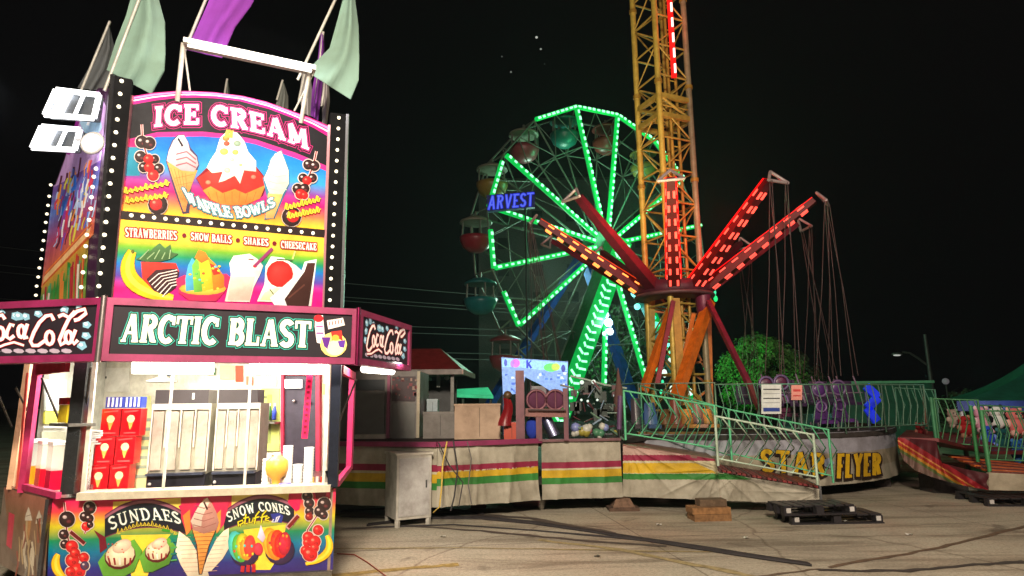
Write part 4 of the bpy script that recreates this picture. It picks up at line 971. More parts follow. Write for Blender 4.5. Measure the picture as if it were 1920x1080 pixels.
# syrup bottles on a wall shelf, seen right of the machines
mb = MB(); mb.bar(onwall(494, 790, .13), onwall(534, 792, .13), .14, .02, s(200, 200, 190), up=(0, 0, 1)); mb.build('shelf', STEEL, kiosk)
for i, (x, c, lb) in enumerate(((498, s(190, 40, 40), 'red syrup bottle on the wall shelf'), (507, s(230, 190, 60), 'yellow syrup bottle on the wall shelf'), (516, s(60, 120, 60), 'green syrup bottle on the wall shelf'), (525, s(60, 80, 190), 'blue syrup bottle on the wall shelf'))):
    p = onwall(x, 789, .12) + V((0, 0, .015)); o = thing('syrup_bottle', p, lb, 'bottle', 'syrup bottles'); mb = MB(); mb.lathe(p, [(0, 0), (.024, 0), (.026, .1), (.012, .15), (.010, .16)], c, 10); mb.build('body', PLASTIC, o); mb = MB(); mb.lathe(p + V((0, 0, .16)), [(.012, 0), (.013, .03), (0, .03)], s(235, 235, 230), 8); mb.build('cap', PLASTIC, o)
for i, (x, c, lb) in enumerate(((172, s(225, 190, 60), 'yellow tub on the wall behind the corner post, upper'), (180, s(235, 225, 120), 'pale yellow tub next to the darker one on the wall'))):
    p = onwall(x, 765, .12); o = thing('topping_tub', p, lb, 'tub', 'tubs on the back wall'); mb = MB(); mb.lathe(p, [(0, 0), (.045, 0), (.055, .13)], c, 12); mb.build('body', PLASTIC, o); mb = MB(); mb.lathe(p + V((0, 0, .13)), [(.058, 0), (.058, .015), (0, .018)], s(235, 235, 230), 12); mb.build('lid', PLASTIC, o)
mb = MB(); mb.bar(onwall(164, 768, .11) - V((0, 0, .012)), onwall(192, 768, .11) - V((0, 0, .012)), .16, .02, s(200, 200, 190), up=(0, 0, 1)); mb.build('shelf', STEEL, kiosk)

# paper notices on the machines and wall
random.seed(15)
mb = MB()
for x0, y0, x1, y1, c in ((470, 706, 482, 722, s(235, 120, 90)), (484, 690, 494, 704, s(240, 240, 230)), (292, 690, 312, 702, s(240, 235, 200)), (318, 692, 334, 704, s(120, 150, 200)), (398, 690, 412, 703, s(90, 140, 90)), (518, 852, 530, 872, s(190, 60, 60)), (612, 720, 618, 740, s(240, 220, 120))): wallbox(mb, x0, y0, x1, y1, .012, c, .075)
mb.parts('notice', PRINT, kiosk)
p = onwall(362, 716, .5); mb = MB(); mb.lathe(p, [(0, .12), (.03, .12), (.05, .04), (.17, .0), (.16, -.02), (0, -.01)], s(225, 220, 210), 16); mb.build('ceiling_lamp', GALV, kiosk)
g = goods(150, .12); o = thing('straw_box', g, 'tall clear box of white straws by the left corner post', 'straws'); mb = MB(); [mb.tube(g + V((random.uniform(-.03, .03), random.uniform(-.03, .03), .02)), g + V((random.uniform(-.04, .04), random.uniform(-.04, .04), .27)), .005, random.choice((s(240, 240, 240), s(220, 60, 60)))) for i in range(14)]; mb.build('straws', PLASTIC, o); mb = MB(); mb.box(g + V((0, 0, .001)), .1, .1, .14, s(200, 200, 200)); mb.build('holder', GLASS, o)
# ================================================================= swing tower ride
YEL = s(205, 176, 80); MAR = s(128, 34, 60); ORA = s(226, 116, 30)
ZD = 1.06                     # deck height
tc = at(1272, 700, 15.0); TX, TY = tc.x, 15.0
star = thing('swing_tower_ride', V((TX, TY, 0)), 'tall yellow lattice tower swing ride with raised maroon arms and red lamps', 'fairground ride')
ma = rad(23); a = .92
cor = []
for sx, sy in ((-1, -1), (1, -1), (1, 1), (-1, 1)):
    x, y = sx * a / 2, sy * a / 2; cor.append(V((TX + x * math.cos(ma) - y * math.sin(ma), TY + x * math.sin(ma) + y * math.cos(ma), 0)))
ztop = 15.5
mb = MB()
for i, c in enumerate(cor):
    mb.tube(up(c, ZD - .3), up(c, ztop), .075 if i != 2 else .05, YEL if i != 1 else s(150, 138, 110), 12)
    z = 2.0
    while z < ztop: mb.tube(up(c, z), up(c, z + .09), .10, s(170, 134, 50), 12); z += 2.45
mb.parts('mast_column', GALV, star)
mb = MB(); z = 1.4; k = 0
while z < ztop - .8:
    for i in range(4):
        j = (i + 1) % 4; p, q = (cor[i], cor[j]) if (k + i) % 2 else (cor[j], cor[i])
        mb.tube(up(p, z), up(q, z + .82), .022, s(184, 156, 74), 6); mb.tube(up(cor[i], z), up(cor[j], z), .026, s(184, 156, 74), 6)
    z += .82; k += 1
mb.build('lattice_bracing', GALV, star)
mb = MB()                     # slender inner ladder rails
for u in (.38, .62):
    p = cor[0] + (cor[1] - cor[0]) * u + V((0, .12, 0)); mb.tube(up(p, 1.2), up(p, ztop), .04, s(180, 140, 58), 8)
z = 1.5
while z < ztop: mb.bar(up(cor[0] + (cor[1] - cor[0]) * .38 + V((0, .12, 0)), z), up(cor[0] + (cor[1] - cor[0]) * .62 + V((0, .12, 0)), z), .02, .02, YEL); z += .35
mb.build('cable_rails', GALV, star)
pcol = cor[0] + (cor[1] - cor[0]) * .52 + V((-.02, -.1, 0))
z0r = at(1246, 146, pcol.y).z
mb = MB(); mb.bar(up(pcol, z0r), up(pcol, ztop), .13, .04, s(240, 10, 12), up=(0, 1, 0)); ls = mb.build('lamp_strip', mat('red_rope', .5, emit=.75, dirt=.15), star)
mb = MB(); z = z0r + .12
while z < ztop: mb.bar(up(pcol, z) + V((.03, -.035, 0)), up(pcol, z + .24) + V((.03, -.035, 0)), .045, .03, s(255, 190, 180), up=(0, 1, 0)); z += .42
mb.parts('lamp', LED, ls)
# collar halfway up
mb = MB(); zc = at(1250, 185, 14.6).z
for zz_ in (zc, zc - .5):
    for i in range(4): mb.bar(up(cor[i], zz_), up(cor[(i + 1) % 4], zz_), .10, .12, s(180, 154, 70))
for i in range(4): mb.tube(up(cor[i], zc), up(cor[(i + 1) % 4], zc - .5), .04, s(180, 154, 70))
mb.build('collar', GALV, star)
# carriage
ZH = 4.10
mb = MB(); mb.lathe((TX, TY, 0), [(.55, ZH + .35), (.90, ZH + .28), (.93, ZH + .1), (.90, ZH - .02), (.62, ZH - .14), (.60, ZH - .02)], s(92, 34, 52), 40)
mb.ring((TX, TY, ZH - .02), (0, 0, 1), .91, .045, s(110, 74, 78), 40); mb.lathe((TX + .55, TY - .5, ZH - .55), [(.0, 0), (.16, 0), (.18, .3), (.18, .5)], s(120, 40, 70), 14)
mb.build('carriage', GALV, star)
REDL = mat('red_lamp_row', .5, emit=2.0, dirt=0)
ARMC = s(100, 24, 42)
def arm(az, lit, col):
    a = rad(az - 10.5); d = V((math.sin(a), -math.cos(a), 0)); tdir = V((math.cos(a), math.sin(a), 0))
    b = V((TX, TY, ZH + .12)) + d * .75; R = 3.25; t = V((TX, TY, 5.93)) + d * R
    ax = (t - b).normalized(); nn = tdir.cross(ax).normalized()
    if nn.z < 0: nn = -nn        # upper side
    mb = MB()
    w0, w1, h0, h1 = (.145, .085, .13, .06) if lit != 'o' else (.13, .08, .13, .06)
    for q0, q1, ww0, ww1, hh0, hh1, c in ((b, t, w0, w1, h0, h1, s(92, 6, 12) if lit == 'r' else ARMC),):  # redder base colour on lit arms imitates the red light of their lamps
        A_ = [q0 + tdir * sx * ww0 + nn * sy * hh0 for sx, sy in ((-1, -1), (1, -1), (1, 1), (-1, 1))]
        B_ = [q1 + tdir * sx * ww1 + nn * sy * hh1 for sx, sy in ((-1, -1), (1, -1), (1, 1), (-1, 1))]
        mb.hexa(A_, B_, c)
    o = mb.build('swing_arm', GALV, star, label={'r': 'maroon arm with rows of red lamps', 'o': 'maroon arm with a row of orange lamps', '': 'unlit maroon arm'}[lit])
    mb = MB(); e = t + ax * .1; up_ = V((0, 0, 1))
    tri_ = [e - tdir * .2 , e + tdir * .2, e + ax * .22 * 0 + d * .30 - V((0, 0, .05))]
    hh = t + ax * .30
    P = [t + V((0, 0, .17)) + d * .05, t + d * .24 - V((0, 0, .10)) - tdir * .25, t + d * .24 - V((0, 0, .10)) + tdir * .25]
    for i in range(3): mb.tube(P[i], P[(i + 1) % 3], .032, s(178, 160, 160), 6)
    mb.build('tip_frame', GALV, o)
    if lit:
        mb = MB()
        c = {'r': s(255, 78, 64), 'o': s(255, 132, 60)}[lit]
        L_ = (t - b).length; n = 8
        for side in (-1, 1):
            for i in range(n):
                u = .05 + .93 * i / n; u1 = u + .055
                def pt(u): 
                    return b + (t - b) * u + tdir * side * ((w0 + (w1 - w0) * u) * .72) + nn * ((h0 + (h1 - h0) * u) + .012)
                mb.bar(pt(u), pt(u1), .042, .02, c, up=nn)
                def pt2(u): return b + (t - b) * u + tdir * side * ((w0 + (w1 - w0) * u) + .012) + nn * ((h0 + (h1 - h0) * u) * .4)
                def pt3(u): return b + (t - b) * u + tdir * side * ((w0 + (w1 - w0) * u)*.6) - nn * ((h0 + (h1 - h0) * u) +.012)
                mb.bar(pt3(u), pt3(u1), .05, .02, c, up=nn)
                mb.bar(pt2(u), pt2(u1), .03, .018, c, up=tdir)
        mb.build('lamps', REDL if lit == 'r' else LED, o)
        mb = MB()
        for side in (-1, 1):
            mb.hexa([b + tdir * side * w0 * .72 + tdir * x * .085 + nn * (h0 + y) for x, y in ((-1, .001), (1, .001), (1, .006), (-1, .006))],
                    [t + tdir * side * w1 * .72 + tdir * x * .06 + nn * (h1 + y) for x, y in ((-1, .001), (1, .001), (1, .006), (-1, .006))], s(235, 8, 10) if lit == 'r' else s(190, 50, 16))
        mb.build('lamp_halo_strip', mat('red_halo', .5, emit=1.7, dirt=.2), o)  # strips under the lamps emit to imitate their red glow on the arm
    return t, d, tdir, o
tips = {}
for az, lit in ((-3, 'r'), (33, 'r'), (69, 'r'), (105, ''), (141, ''), (177, ''), (213, ''), (249, ''), (285, 'o'), (321, '')):
    tips[az] = arm(az, lit, 0)
# lights that belong to the lamp rows
for az in (-3, 33, 69):
    t, d, td, o = tips[az]; 
    lamp('arm_glow', 'POINT', V((TX, TY, ZH + 1.15)) + d * 1.9 + V((0, 0, .45)), 46 if az != 285 else 10, (1, .02, .02) if az != 285 else (1, .25, .08), .25)
lamp('mast_glow', 'POINT', up(pcol, z0r + 1.6) + V((.25, -.35, 0)), 12, (1, .06, .04), .3)
# hanging chairs
def chains(az, px, lb):
    t, d, td, arm_o = tips[az]
    top = t + d * .24 - V((0, 0, .1))
    for k, (x, y) in enumerate(px):
        r = ray(x, y); 
        sd = (-1, 1)[k % 2]
        c = at(x, y, top.y + .25); c.z = max(c.z, 1.7)
        o = thing('swing_chair', V((c.x, c.y, 1.5)), lb[k], 'swing chair', 'swing chairs hanging from the ride arms')
        mb = MB()
        for s1 in (-1, 1):
            for s2 in (-1, 1):
                if s1 == -1 and s2 == 1: continue
                p0 = top + td * sd * .2 + d * .03 * s2; p1 = V((c.x + s1 * .18, c.y + s2 * .1, 2.1))
                mid = p0.lerp(p1, .5) + V((.03, 0, -.03))
                mb.path([p0, mid, p1], .009, s(66, 36, 36), 5)
        mb.build('chains', GALV, o)
        mb = MB(); cc = V((c.x, c.y, 1.5))
        mb.box(cc, .42, .36, .06, s(48, 22, 58)); mb.prism([cc + V((-.21, .16, .0)), cc + V((.21, .16, .0)), cc + V((.19, .22, .5)), cc + V((-.19, .22, .5))], (0, .04, 0), s(48, 22, 58))
        mb.build('seat', PLASTIC, o)
        mb = MB(); [mb.tube(cc + V((q * .2, -.16, .03)), cc + V((q * .18, .1, .6)), .016, s(120, 100, 120)) for q in (-1, 1)]; mb.tube(cc + V((-.2, -.16, .25)), cc + V((.2, -.16, .25)), .014, s(120, 100, 120)); mb.build('side_frame', GALV, o)
chains(69, [(1545, 740), (1592, 742)], ['dark swing chair on the left chains of the rightmost lit arm', 'dark swing chair on the right chains of the rightmost lit arm'])
chains(33, [(1452, 742), (1482, 742)], ['dark swing chair on the left chains of the second lit arm from the right', 'dark swing chair on the right chains of the second lit arm from the right'])
chains(141, [(1399, 742), (1416, 742)], ['dark swing chair on the left chains of a hidden far arm', 'dark swing chair on the right chains of a hidden far arm'])
chains(105, [(1520, 744), (1556, 742)], ['dark swing chair below the unlit arm, left chains', 'dark swing chair below the unlit arm, right chains'])
chains(285, [(1010, 735), (1045, 735)], ['dark swing chair on the left chains of the orange lit arm', 'dark swing chair on the right chains of the orange lit arm'])
# base frame: splayed orange legs and braces
mb = MB()
def px_bar(mb, x0, y0, Y0, x1, y1, Y1, w, col, h=None): mb.bar(at(x0, y0, Y0), at(x1, y1, Y1), w, h or w, col)
px_bar(mb, 1330, 565, 14.5, 1268, 745, 13.7, .20, ORA); px_bar(mb, 1300, 590, 14.6, 1275, 700, 14.3, .10, ORA)
mb.build('splayed_leg', GALV, star, label='broad orange diagonal leg at the right')
mb = MB(); px_bar(mb, 1262, 570, 14.5, 1206, 735, 14.0, .15, ORA); mb.build('splayed_leg', GALV, star, label='orange diagonal leg at the left')
mb = MB(); px_bar(mb, 1326, 575, 15.6, 1331, 790, 15.6, .15, s(206, 122, 50)); mb.build('column', GALV, star)
mb = MB(); px_bar(mb, 1266, 560, 14.4, 1278, 760, 14.3, .17, s(190, 138, 50)); mb.build('column', GALV, star)
mb = MB(); px_bar(mb, 1222, 560, 15.2, 1222, 760, 15.2, .13, s(170, 140, 60)); mb.build('column', GALV, star)
mb = MB(); px_bar(mb, 1262, 565, 14.3, 1232, 720, 13.9, .10, s(140, 30, 50)); mb.build('brace', GALV, star, label='dark red diagonal brace')
mb = MB()
for x0, y0, x1, y1 in ((1222, 640, 1326, 720), (1326, 620, 1278, 720), (1278, 600, 1326, 700), (1222, 700, 1278, 620), (1326, 678, 1270, 682), (1222, 584, 1326, 590), (1328, 730, 1290, 760), (1240, 560, 1262, 590), (1300, 545, 1276, 590)): px_bar(mb, x0, y0, 15.2, x1, y1, 15.2, .05, s(196, 112, 50))
mb.parts('cross_brace', GALV, star)
mb = MB(); px_bar(mb, 1328, 566, 14.2, 1402, 716, 12.6, .10, s(122, 36, 60)); px_bar(mb, 1402, 716, 12.6, 1440, 800, 12.0, .10, s(122, 60, 60)); mb.build('brace', GALV, star, label='long maroon brace slanting down to the right')
lamp('base_fill', 'SPOT', V((TX - .6, TY - 4.0, 1.3)), 110, (1, .62, .30), .3, V((TX, TY, 2.6)), spot=48, blend=.8)  # assumed orange uplight, no fixture; warms the tower legs
# coloured lamps at the foot of the mast
mb = MB(); random.seed(21)
pts = [(1258, 505), (1262, 540), (1340, 560), (1338, 548), (1300, 620), (1310, 640), (1240, 640), (1252, 660), (1262, 650), (1235, 690), (1248, 700), (1262, 730), (1240, 735), (1290, 700), (1300, 720), (1318, 690), (1230, 610), (1275, 636), (1246, 628), (1256, 676), (1243, 716), (1296, 735)]
for x, y in pts: mb.ball(at(x + random.uniform(-3, 3), y, 15.9), random.uniform(.035, .075), random.choice((s(60, 230, 160), s(90, 255, 200), s(140, 250, 120), s(230, 255, 240), s(40, 220, 120))), 8, (1, 1, 1.5))
mb.parts('coloured_lamp', mat('green_lamp', .5, emit=1.3, dirt=0, sample=False), star)

# ------------------------------------------------ stage / platform
stage = thing('ride_platform', V((TX, 11.5, 0)), 'round striped platform with name board skirt and ramp below the swing tower', 'platform')
CR = 4.3
SK = s(160, 154, 138)
def pskirt(mb, pts, z0, z1, bands, nseg=26, wav=.02, seed=1):
    random.seed(seed); segs = []
    tot = sum((pts[i + 1] - pts[i]).length for i in range(len(pts) - 1)); 
    N = int(tot * 34); ps = []
    for i in range(N + 1):
        t = tot * i / N; k = 0
        while k < len(pts) - 2 and t > (pts[k + 1] - pts[k]).length: t -= (pts[k + 1] - pts[k]).length; k += 1
        L = (pts[k + 1] - pts[k]).length; ps.append(pts[k].lerp(pts[k + 1], min(1, t / L)))
    n = len(ps)
    for (v0, v1, c) in bands:
        nr = max(1, int((v1 - v0) * 14)); rows = []
        for r in range(nr + 1):
            v = v0 + (v1 - v0) * r / nr; row = []
            for i, p in enumerate(ps):
                q = ps[min(i + 1, n - 1)] - ps[max(i - 1, 0)]; nn = V((q.y, -q.x, 0)).normalized()
                x = tot * i / N
                o = wav * (math.sin(x * 4.1 - v * 3) * .6 + 1.5 * (1 - abs(math.sin(x * 5.3 + v * 1.3 * math.sin(seed * 2 + x) + seed))) ** 4 + .8 * (1 - abs(math.sin(x * 11.7 - v * 1.8 + seed * 3))) ** 5) * (.35 + .65 * v)
                zt = z1(i / (n - 1)) if callable(z1) else z1
                zb = z0(i / (n - 1)) if callable(z0) else z0
                row.append(V((p.x, p.y, zt + (zb - zt) * v)) + nn * o)
            rows.append(row)
        mb.grid(rows, c)
mS = s(138, 34, 64); yS = s(196, 160, 34); gS = s(52, 122, 52)
BANDS = [(0, .18, SK), (.18, .20, SK), (.36 - .16, .38, SK), (.38, .52, mS), (.52, .72 - .02, yS), (.70, .83 - .02, gS)]
def bands(a, b, c, d): return [(0, a, SK), (a, a + .11, mS), (a + .11, b, s(190, 182, 150)), (b, c, yS), (c, d, gS), (d, 1, SK)]
l0 = at(560, 838, 9.0); l1 = pz(820, 833, ZD); l2 = pz(1015, 826, ZD); l3 = pz(1163, 823, ZD)
for q in (l0, l1, l2, l3): q.z = 0
l0 = V((-3.2, 9.75, 0))
mb = MB(); pskirt(mb, [l0, l1], .2, ZD, bands(.33, .48, .62, .73), seed=2, wav=.02); mb.build('skirt', TARP, stage, label='left stretch of striped skirt behind the white cabinet')
mb = MB(); pskirt(mb, [l1, l2 - V((.05, 0, 0))], .2, ZD - .02, bands(.33, .42, .54, .66), seed=3, wav=.045); mb.build('skirt', TARP, stage, label='wrinkled middle stretch of striped skirt')
mb = MB(); pskirt(mb, [l2, l3], .2, ZD - .02, bands(.36, .50, .63, .74), seed=4, wav=.03); mb.build('skirt', TARP, stage, label='smooth stretch of striped skirt left of the black pole')
e0 = pz(1168, 932, .2); e1 = pz(1536, 946, .14); e0.z = e1.z = 0
def topz(u): return ZD - .05 - max(0, (u - .30)) * 1.02 * .9
nn = V(((e1 - e0).y, -(e1 - e0).x, 0)).normalized()
def crease(x): return (1 - abs(math.sin(x))) ** 2.5
def online(px, py):           # on the vertical plane of the ramp skirt
    return plane3(e0, e1)(px, py)[0]
TOPX = [(1168, 834), (1250, 847), (1340, 861), (1347, 886), (1440, 901), (1536, 917)]
BOTX = [(1168, 931), (1350, 938), (1536, 946)]
def ip(cv, x):
    for (x0, y0), (x1, y1) in zip(cv, cv[1:]):
        if x <= x1: return y0 + (y1 - y0) * (x - x0) / (x1 - x0)
    return cv[-1][1]
rows = []; nv = 96; N = 190
for r in range(nv + 1):
    row = []
    for j in range(N + 1):
        x = 1168 + (1536 - 1168) * j / N; yt = ip(TOPX, x); yb = ip(BOTX, x); v = r / nv; y = yt + (yb - yt) * v
        # folds fan out from gathering points along the green stripe
        o = 0
        for fx, fy, am, k in ((1180, 840, .05, 9), (1345, 886, .045, 8), (1390, 890, .03, 7), (1536, 930, .03, 8)):
            a_ = math.atan2(y - fy + 6, x - fx); d_f = math.hypot(x - fx, y - fy); o += am * crease(a_ * k + fx) * min(1, d_f / 40) * math.exp(-d_f / 110)
        o += .012 * math.sin(x * .11 + v * 2)
        row.append(online(x, y) + nn * o)
    rows.append(row)
def colr(i, j):
    x = 1168 + 368 * (j + .5) / N; y = ip(TOPX, x) + (ip(BOTX, x) - ip(TOPX, x)) * (i + .5) / nv
    if y < ip([(1168, 836), (1340, 858), (1536, 860)], x): return s(120, 66, 62)
    if y < 853 and x < 1345: return s(180, 150, 140)
    if y < 864 and x < 1345: return mS
    if y < 868 and x < 1345: return s(190, 182, 150)
    if 868 <= y < 887 and x < 1300 + (y - 866) * 2.2: return yS
    if y < 888: return s(190, 182, 150)
    if y < 899 and x < 1410 - (899 - y) * 3: return gS
    return SK
mb = MB(); mb.grid(rows, colr); mb.build('skirt', TARP, stage, label='ramp skirt whose stripes end before the plain canvas of the ramp')
# deck sheets
mb = MB(); cir = [V((TX + CR * math.cos(t), TY + CR * math.sin(t), 0)) for t in [i * math.pi / 24 for i in range(48)]]
mb.prism([up(c, ZD) for c in cir], (0, 0, -.08), s(62, 58, 56)); mb.build('round_deck', DECK, stage)
mb = MB(); mb.prism([up(l0 + V((0, .05, 0)), ZD - .01), up(l1 + V((0, .05, 0)), ZD - .01), up(l2 + V((0, .05, 0)), ZD - .01), up(l3 + V((0, .05, 0)), ZD - .01), up(V((2.6, 11.6, 0)), ZD - .01), up(V((-3.2, 13.2, 0)), ZD - .01)], (0, 0, -.08), s(66, 58, 58)); mb.build('front_deck', DECK, stage)
mb = MB()
for p, q in ((l0, l1), (l1, l2)):
    mb.bar(up(p, ZD + .0) + V((0, -.03, 0)), up(q, ZD + .0) + V((0, -.03, 0)), .06, .07, s(130, 44, 84), up=(0, 0, 1))
mb.bar(up(l2, ZD) + V((0, -.03, 0)), up(l3, ZD) + V((0, -.03, 0)), .05, .04, s(120, 84, 90), up=(0, 0, 1))
mb.parts('edge_beam', GALV, stage)
# curved name skirt
def arcpts(a0, a1, n=30, R=CR): return [V((TX + R * math.cos(rad(a0 + (a1 - a0) * i / n)), TY + R * math.sin(rad(a0 + (a1 - a0) * i / n)), 0)) for i in range(n + 1)]
ap = arcpts(232, 334, 60)
mb = MB(); rows = []
for r in range(11):
    v = r / 10; row = []
    for i, p in enumerate(ap):
        nn2 = (p - V((TX, TY, 0))).normalized(); row.append(up(p, ZD + .01 - v * .86) + nn2 * (-.03 + .012 * math.sin(i * 1.3 + v * 3) * v))
    rows.append(row)
mb.grid(rows, lambda i, j: s(150, 150, 160) if i < 4 else (s(150, 140, 120) if i < 7 else SK))
cs = cyl_surf(TX, TY, CR)
a = Art(mb, cs, .01, 0)
for ex, cl in ((6, s(40, 26, 22)), (0, s(205, 164, 26))):
    sh = 2 if ex else 0
    a.text('STAR', (1428, 884 + sh), (1548, 893 + sh), (1426, 843 + sh), (1546, 851 + sh), 8.5, cl, extra=ex, thin=.8, serif=False, gap=.14)
    a.text('FLYER', (1568, 897 + sh), (1650, 890 + sh), (1570, 851 + sh), (1650, 850 + sh), 7.5, cl, extra=ex, thin=.8, serif=False, gap=.12)
a.disc((1553, 868), 10, 11, s(150, 165, 190), n=5)
mb.build('name_skirt', TARP, stage, label='curved grey skirt with yellow block lettering')
# dark underside
mb = MB()
for x, y, w, h in ((1490, 935, .3, .2), (1585, 930, .4, .2), (1655, 925, .25, .2), (900, 945, .2, .2), (985, 945, .5, .15), (1080, 940, .4, .14), (700, 955, .3, .2)):
    p = pz(x, y, 0); mb.box(V((p.x, p.y + .9, 0)), w, .25, h, s(60, 46, 42))
mb.parts('support_block', WOODM, stage)
mb = MB()
for x in (-2.6, -1.2, .2, 1.4, 3.0): mb.bar(V((x, 11.0, ZD - .2)), V((x, 11.0, .0)), .12, .12, s(60, 54, 50))
mb.bar(V((-3, 11.0, .34)), V((1.5, 11.0, .34)), .14, .14, s(60, 54, 50)); mb.parts('support_leg', GALV, stage)
# ramp tread
mb = MB(); back = V((-nn.x, -nn.y, 0))
R0 = [online(1346, 880) + V((0, .02, 0)), online(1537, 912) + V((0, .02, 0))]
mb.prism([online(1168, 833), online(1341, 860), online(1341, 860) - nn * 1.1, online(1168, 833) - nn * 1.1], (0, 0, -.04), s(120, 84, 74))
for i in range(20):
    u0 = i / 20; u1 = (i + .78) / 20
    p0 = R0[0].lerp(R0[1], u0); p1 = R0[0].lerp(R0[1], u1); w = -nn * 1.15
    mb.prism([p0, p1, p1 + w, p0 + w], (0, 0, -.03), s(128, 40, 42) if i % 3 else s(86, 40, 40))
mb.parts('ramp_tread', GALV, stage)
mb = MB(); p0 = R0[0] - nn * 1.15; p1 = R0[1] - nn * 1.15; mb.hexa([up(p0, .25), up(p1, .12), up(p1, .12) - nn * .04, up(p0, .25) - nn * .04], [p0 + V((0, 0, .0)), p1, p1 - nn * .04, p0 - nn * .04], s(120, 116, 112))
q0 = R0[1]; mb.hexa([up(q0, .14), up(p1, .14), up(p1, .14) + V((.03, 0, 0)), up(q0, .14) + V((.03, 0, 0))], [q0, p1, p1 + V((.03, 0, 0)), q0 + V((.03, 0, 0))], s(96, 96, 98)); mb.parts('ramp_side', GALV, stage)

# ------------------------------------------------ fences
FG = s(96, 190, 140)  # brightened mint stands in for green light spilling on the rails
def fence(lb, b0, b1, h0, h1, n, col, r=.014, amp=.13, zb=.06, group='green zigzag ramp fences', posts=True, name='zigzag_fence', dirn=1, pcol=None):
    b0 = V(b0); b1 = V(b1); d = (b1 - b0); dn = V((d.x, d.y, 0)).normalized()
    o = thing(name, (b0 + b1) / 2 - V((0, 0, 0)), lb, 'fence', group)
    mb = MB(); up0 = V((0, 0, 1))
    mb.tube(b0 + up0 * h0, b1 + up0 * h1, r * 1.25, col, 6); mb.build('top_rail', GALV, o)
    mb = MB(); mb.tube(b0 + up0 * zb, b1 + up0 * zb, r, col, 6); mb.build('bottom_rail', GALV, o)
    if posts:
        for q, h in ((b0, h0), (b1, h1)):
            mb = MB(); mb.tube(q - up0 * .04, q + up0 * (h + .01), r * 1.5, pcol or col, 6); mb.build('post', GALV, o)
    me = None
    for i in range(n):
        u = (i + .5) / n; p = b0 + d * u; h = h0 + (h1 - h0) * u
        mb = MB(); mb.path([p + up0 * h, p + up0 * ((h + zb) * .52) + dn * amp * dirn, p + up0 * zb - dn * amp * .25 * dirn], r * .9, col, 5); mb.build('bar', GALV, o)
    return o
def yz(px, py, z, back=0):
    p = pz(px, py, z); return p
# near ramp fence
f0 = R0[0] + (R0[1] - R0[0]) * .36 + nn * .02; f1 = R0[1] + nn * .02
LW = s(176, 196, 176)
fence('pale green zigzag fence along the near edge of the ramp', up(at(1347, 880, 9.15), at(1347, 868, 9.15).z), up(at(1533, 905, 9.0), at(1533, 903, 9.0).z), at(1347, 780, 9.15).z - at(1347, 868, 9.15).z, at(1533, 815, 9.0).z - at(1533, 903, 9.0).z, 7, LW, r=.013, amp=.20)
fence('green zigzag fence along the far edge of the ramp', at(1372, 858, 10.15), at(1562, 900, 10.0), .74, .75, 9, FG, r=.012, amp=.18)
fence('green zigzag fence on the left part of the platform front', at(1173, 820, 9.95), at(1345, 848, 9.95), .71, .70, 8, FG, r=.013, amp=.20)
fence('green zigzag fence above the striped skirt beside the black pole', at(1205, 812, 11.0), at(1372, 862, 10.2), .8, .78, 9, s(70, 130, 100), r=.011, amp=.12)
# fence around the back half of the round deck
prev = None
labs = ['dim green fence panel behind the white notice board', 'dim green fence panel right of the pink notice', 'dim green fence panel with the round purple chair backs', 'dim green fence panel left of the blue lit figure', 'dim green fence panel at the blue lit figure', 'dim green fence panel at the right edge of the round platform']
xs = [1345, 1425, 1505, 1585, 1660, 1740]
for i in range(5):
    Y0, Y1 = (11.4, 11.1, 11.0, 11.1, 11.5, 12.2)[i:i + 2]
    b0 = at(xs[i], 795, Y0); b1 = at(xs[i + 1], 795, Y1); zt_ = at(xs[i], 721, Y0).z
    b0.z = b1.z = ZD + .02
    fence(labs[i], b0, b1, zt_ - ZD - .02, zt_ - ZD - .02, 6, s(84, 116, 96), r=.011, amp=.07, group='dim fence panels round the platform rim', name='rim_fence')
b0 = at(1200, 795, 12.6); b1 = at(1345, 795, 12.2); b0.z = b1.z = ZD + .02
fence('dim grey fence panel below the tower base', b0, b1, .88, .88, 7, s(90, 110, 96), r=.011, amp=.07, group='dim fence panels round the platform rim', name='rim_fence')

# black pole with conical foot in front of the skirt
p = pz(1167, 955, 0); po = thing('skirt_pole', V((p.x, p.y, 0)), 'black and purple pole on a wooden pyramid foot before the striped skirt', 'pole')
tp = at(1163, 742, p.y)
mb = MB(); mb.tube(V((p.x, p.y, .13)), V((p.x, p.y, 1.2)), .03, s(16, 12, 14), 10); mb.build('lower_pole', GALV, po)
mb = MB(); mb.tube(V((p.x, p.y, 1.2)), V((tp.x, p.y, tp.z)), .04, s(96, 66, 104), 10); mb.build('upper_pole', GALV, po)
mb = MB(); mb.box((p.x, p.y, 0), .46, .4, .05, s(86, 64, 50)); mb.hexa([V((p.x + x * .17, p.y + y * .17, .052)) for x, y in ((-1, -1), (1, -1), (1, 1), (-1, 1))], [V((p.x + x * .08, p.y + y * .08, .22)) for x, y in ((-1, -1), (1, -1), (1, 1), (-1, 1))], s(110, 84, 66)); mb.build('foot', WOODM, po)
# timber cribbing
p = pz(1330, 974, 0); o = thing('timber_crib', V((p.x, p.y, 0)), 'stack of short orange brown timber blocks under the ramp skirt', 'timber blocks'); y = rad(4)
mb = MB(); mb.box((p.x, p.y, 0), .52, .3, .09, s(128, 92, 56), y); mb.build('block', WOODM, o); mb = MB(); mb.box((p.x - .01, p.y, .093), .54, .28, .085, s(138, 98, 58), y); mb.build('block', WOODM, o)
mb = MB(); mb.box((p.x + .05, p.y + .05, .181), .38, .2, .09, s(96, 76, 56), y); mb.build('block', WOODM, o)
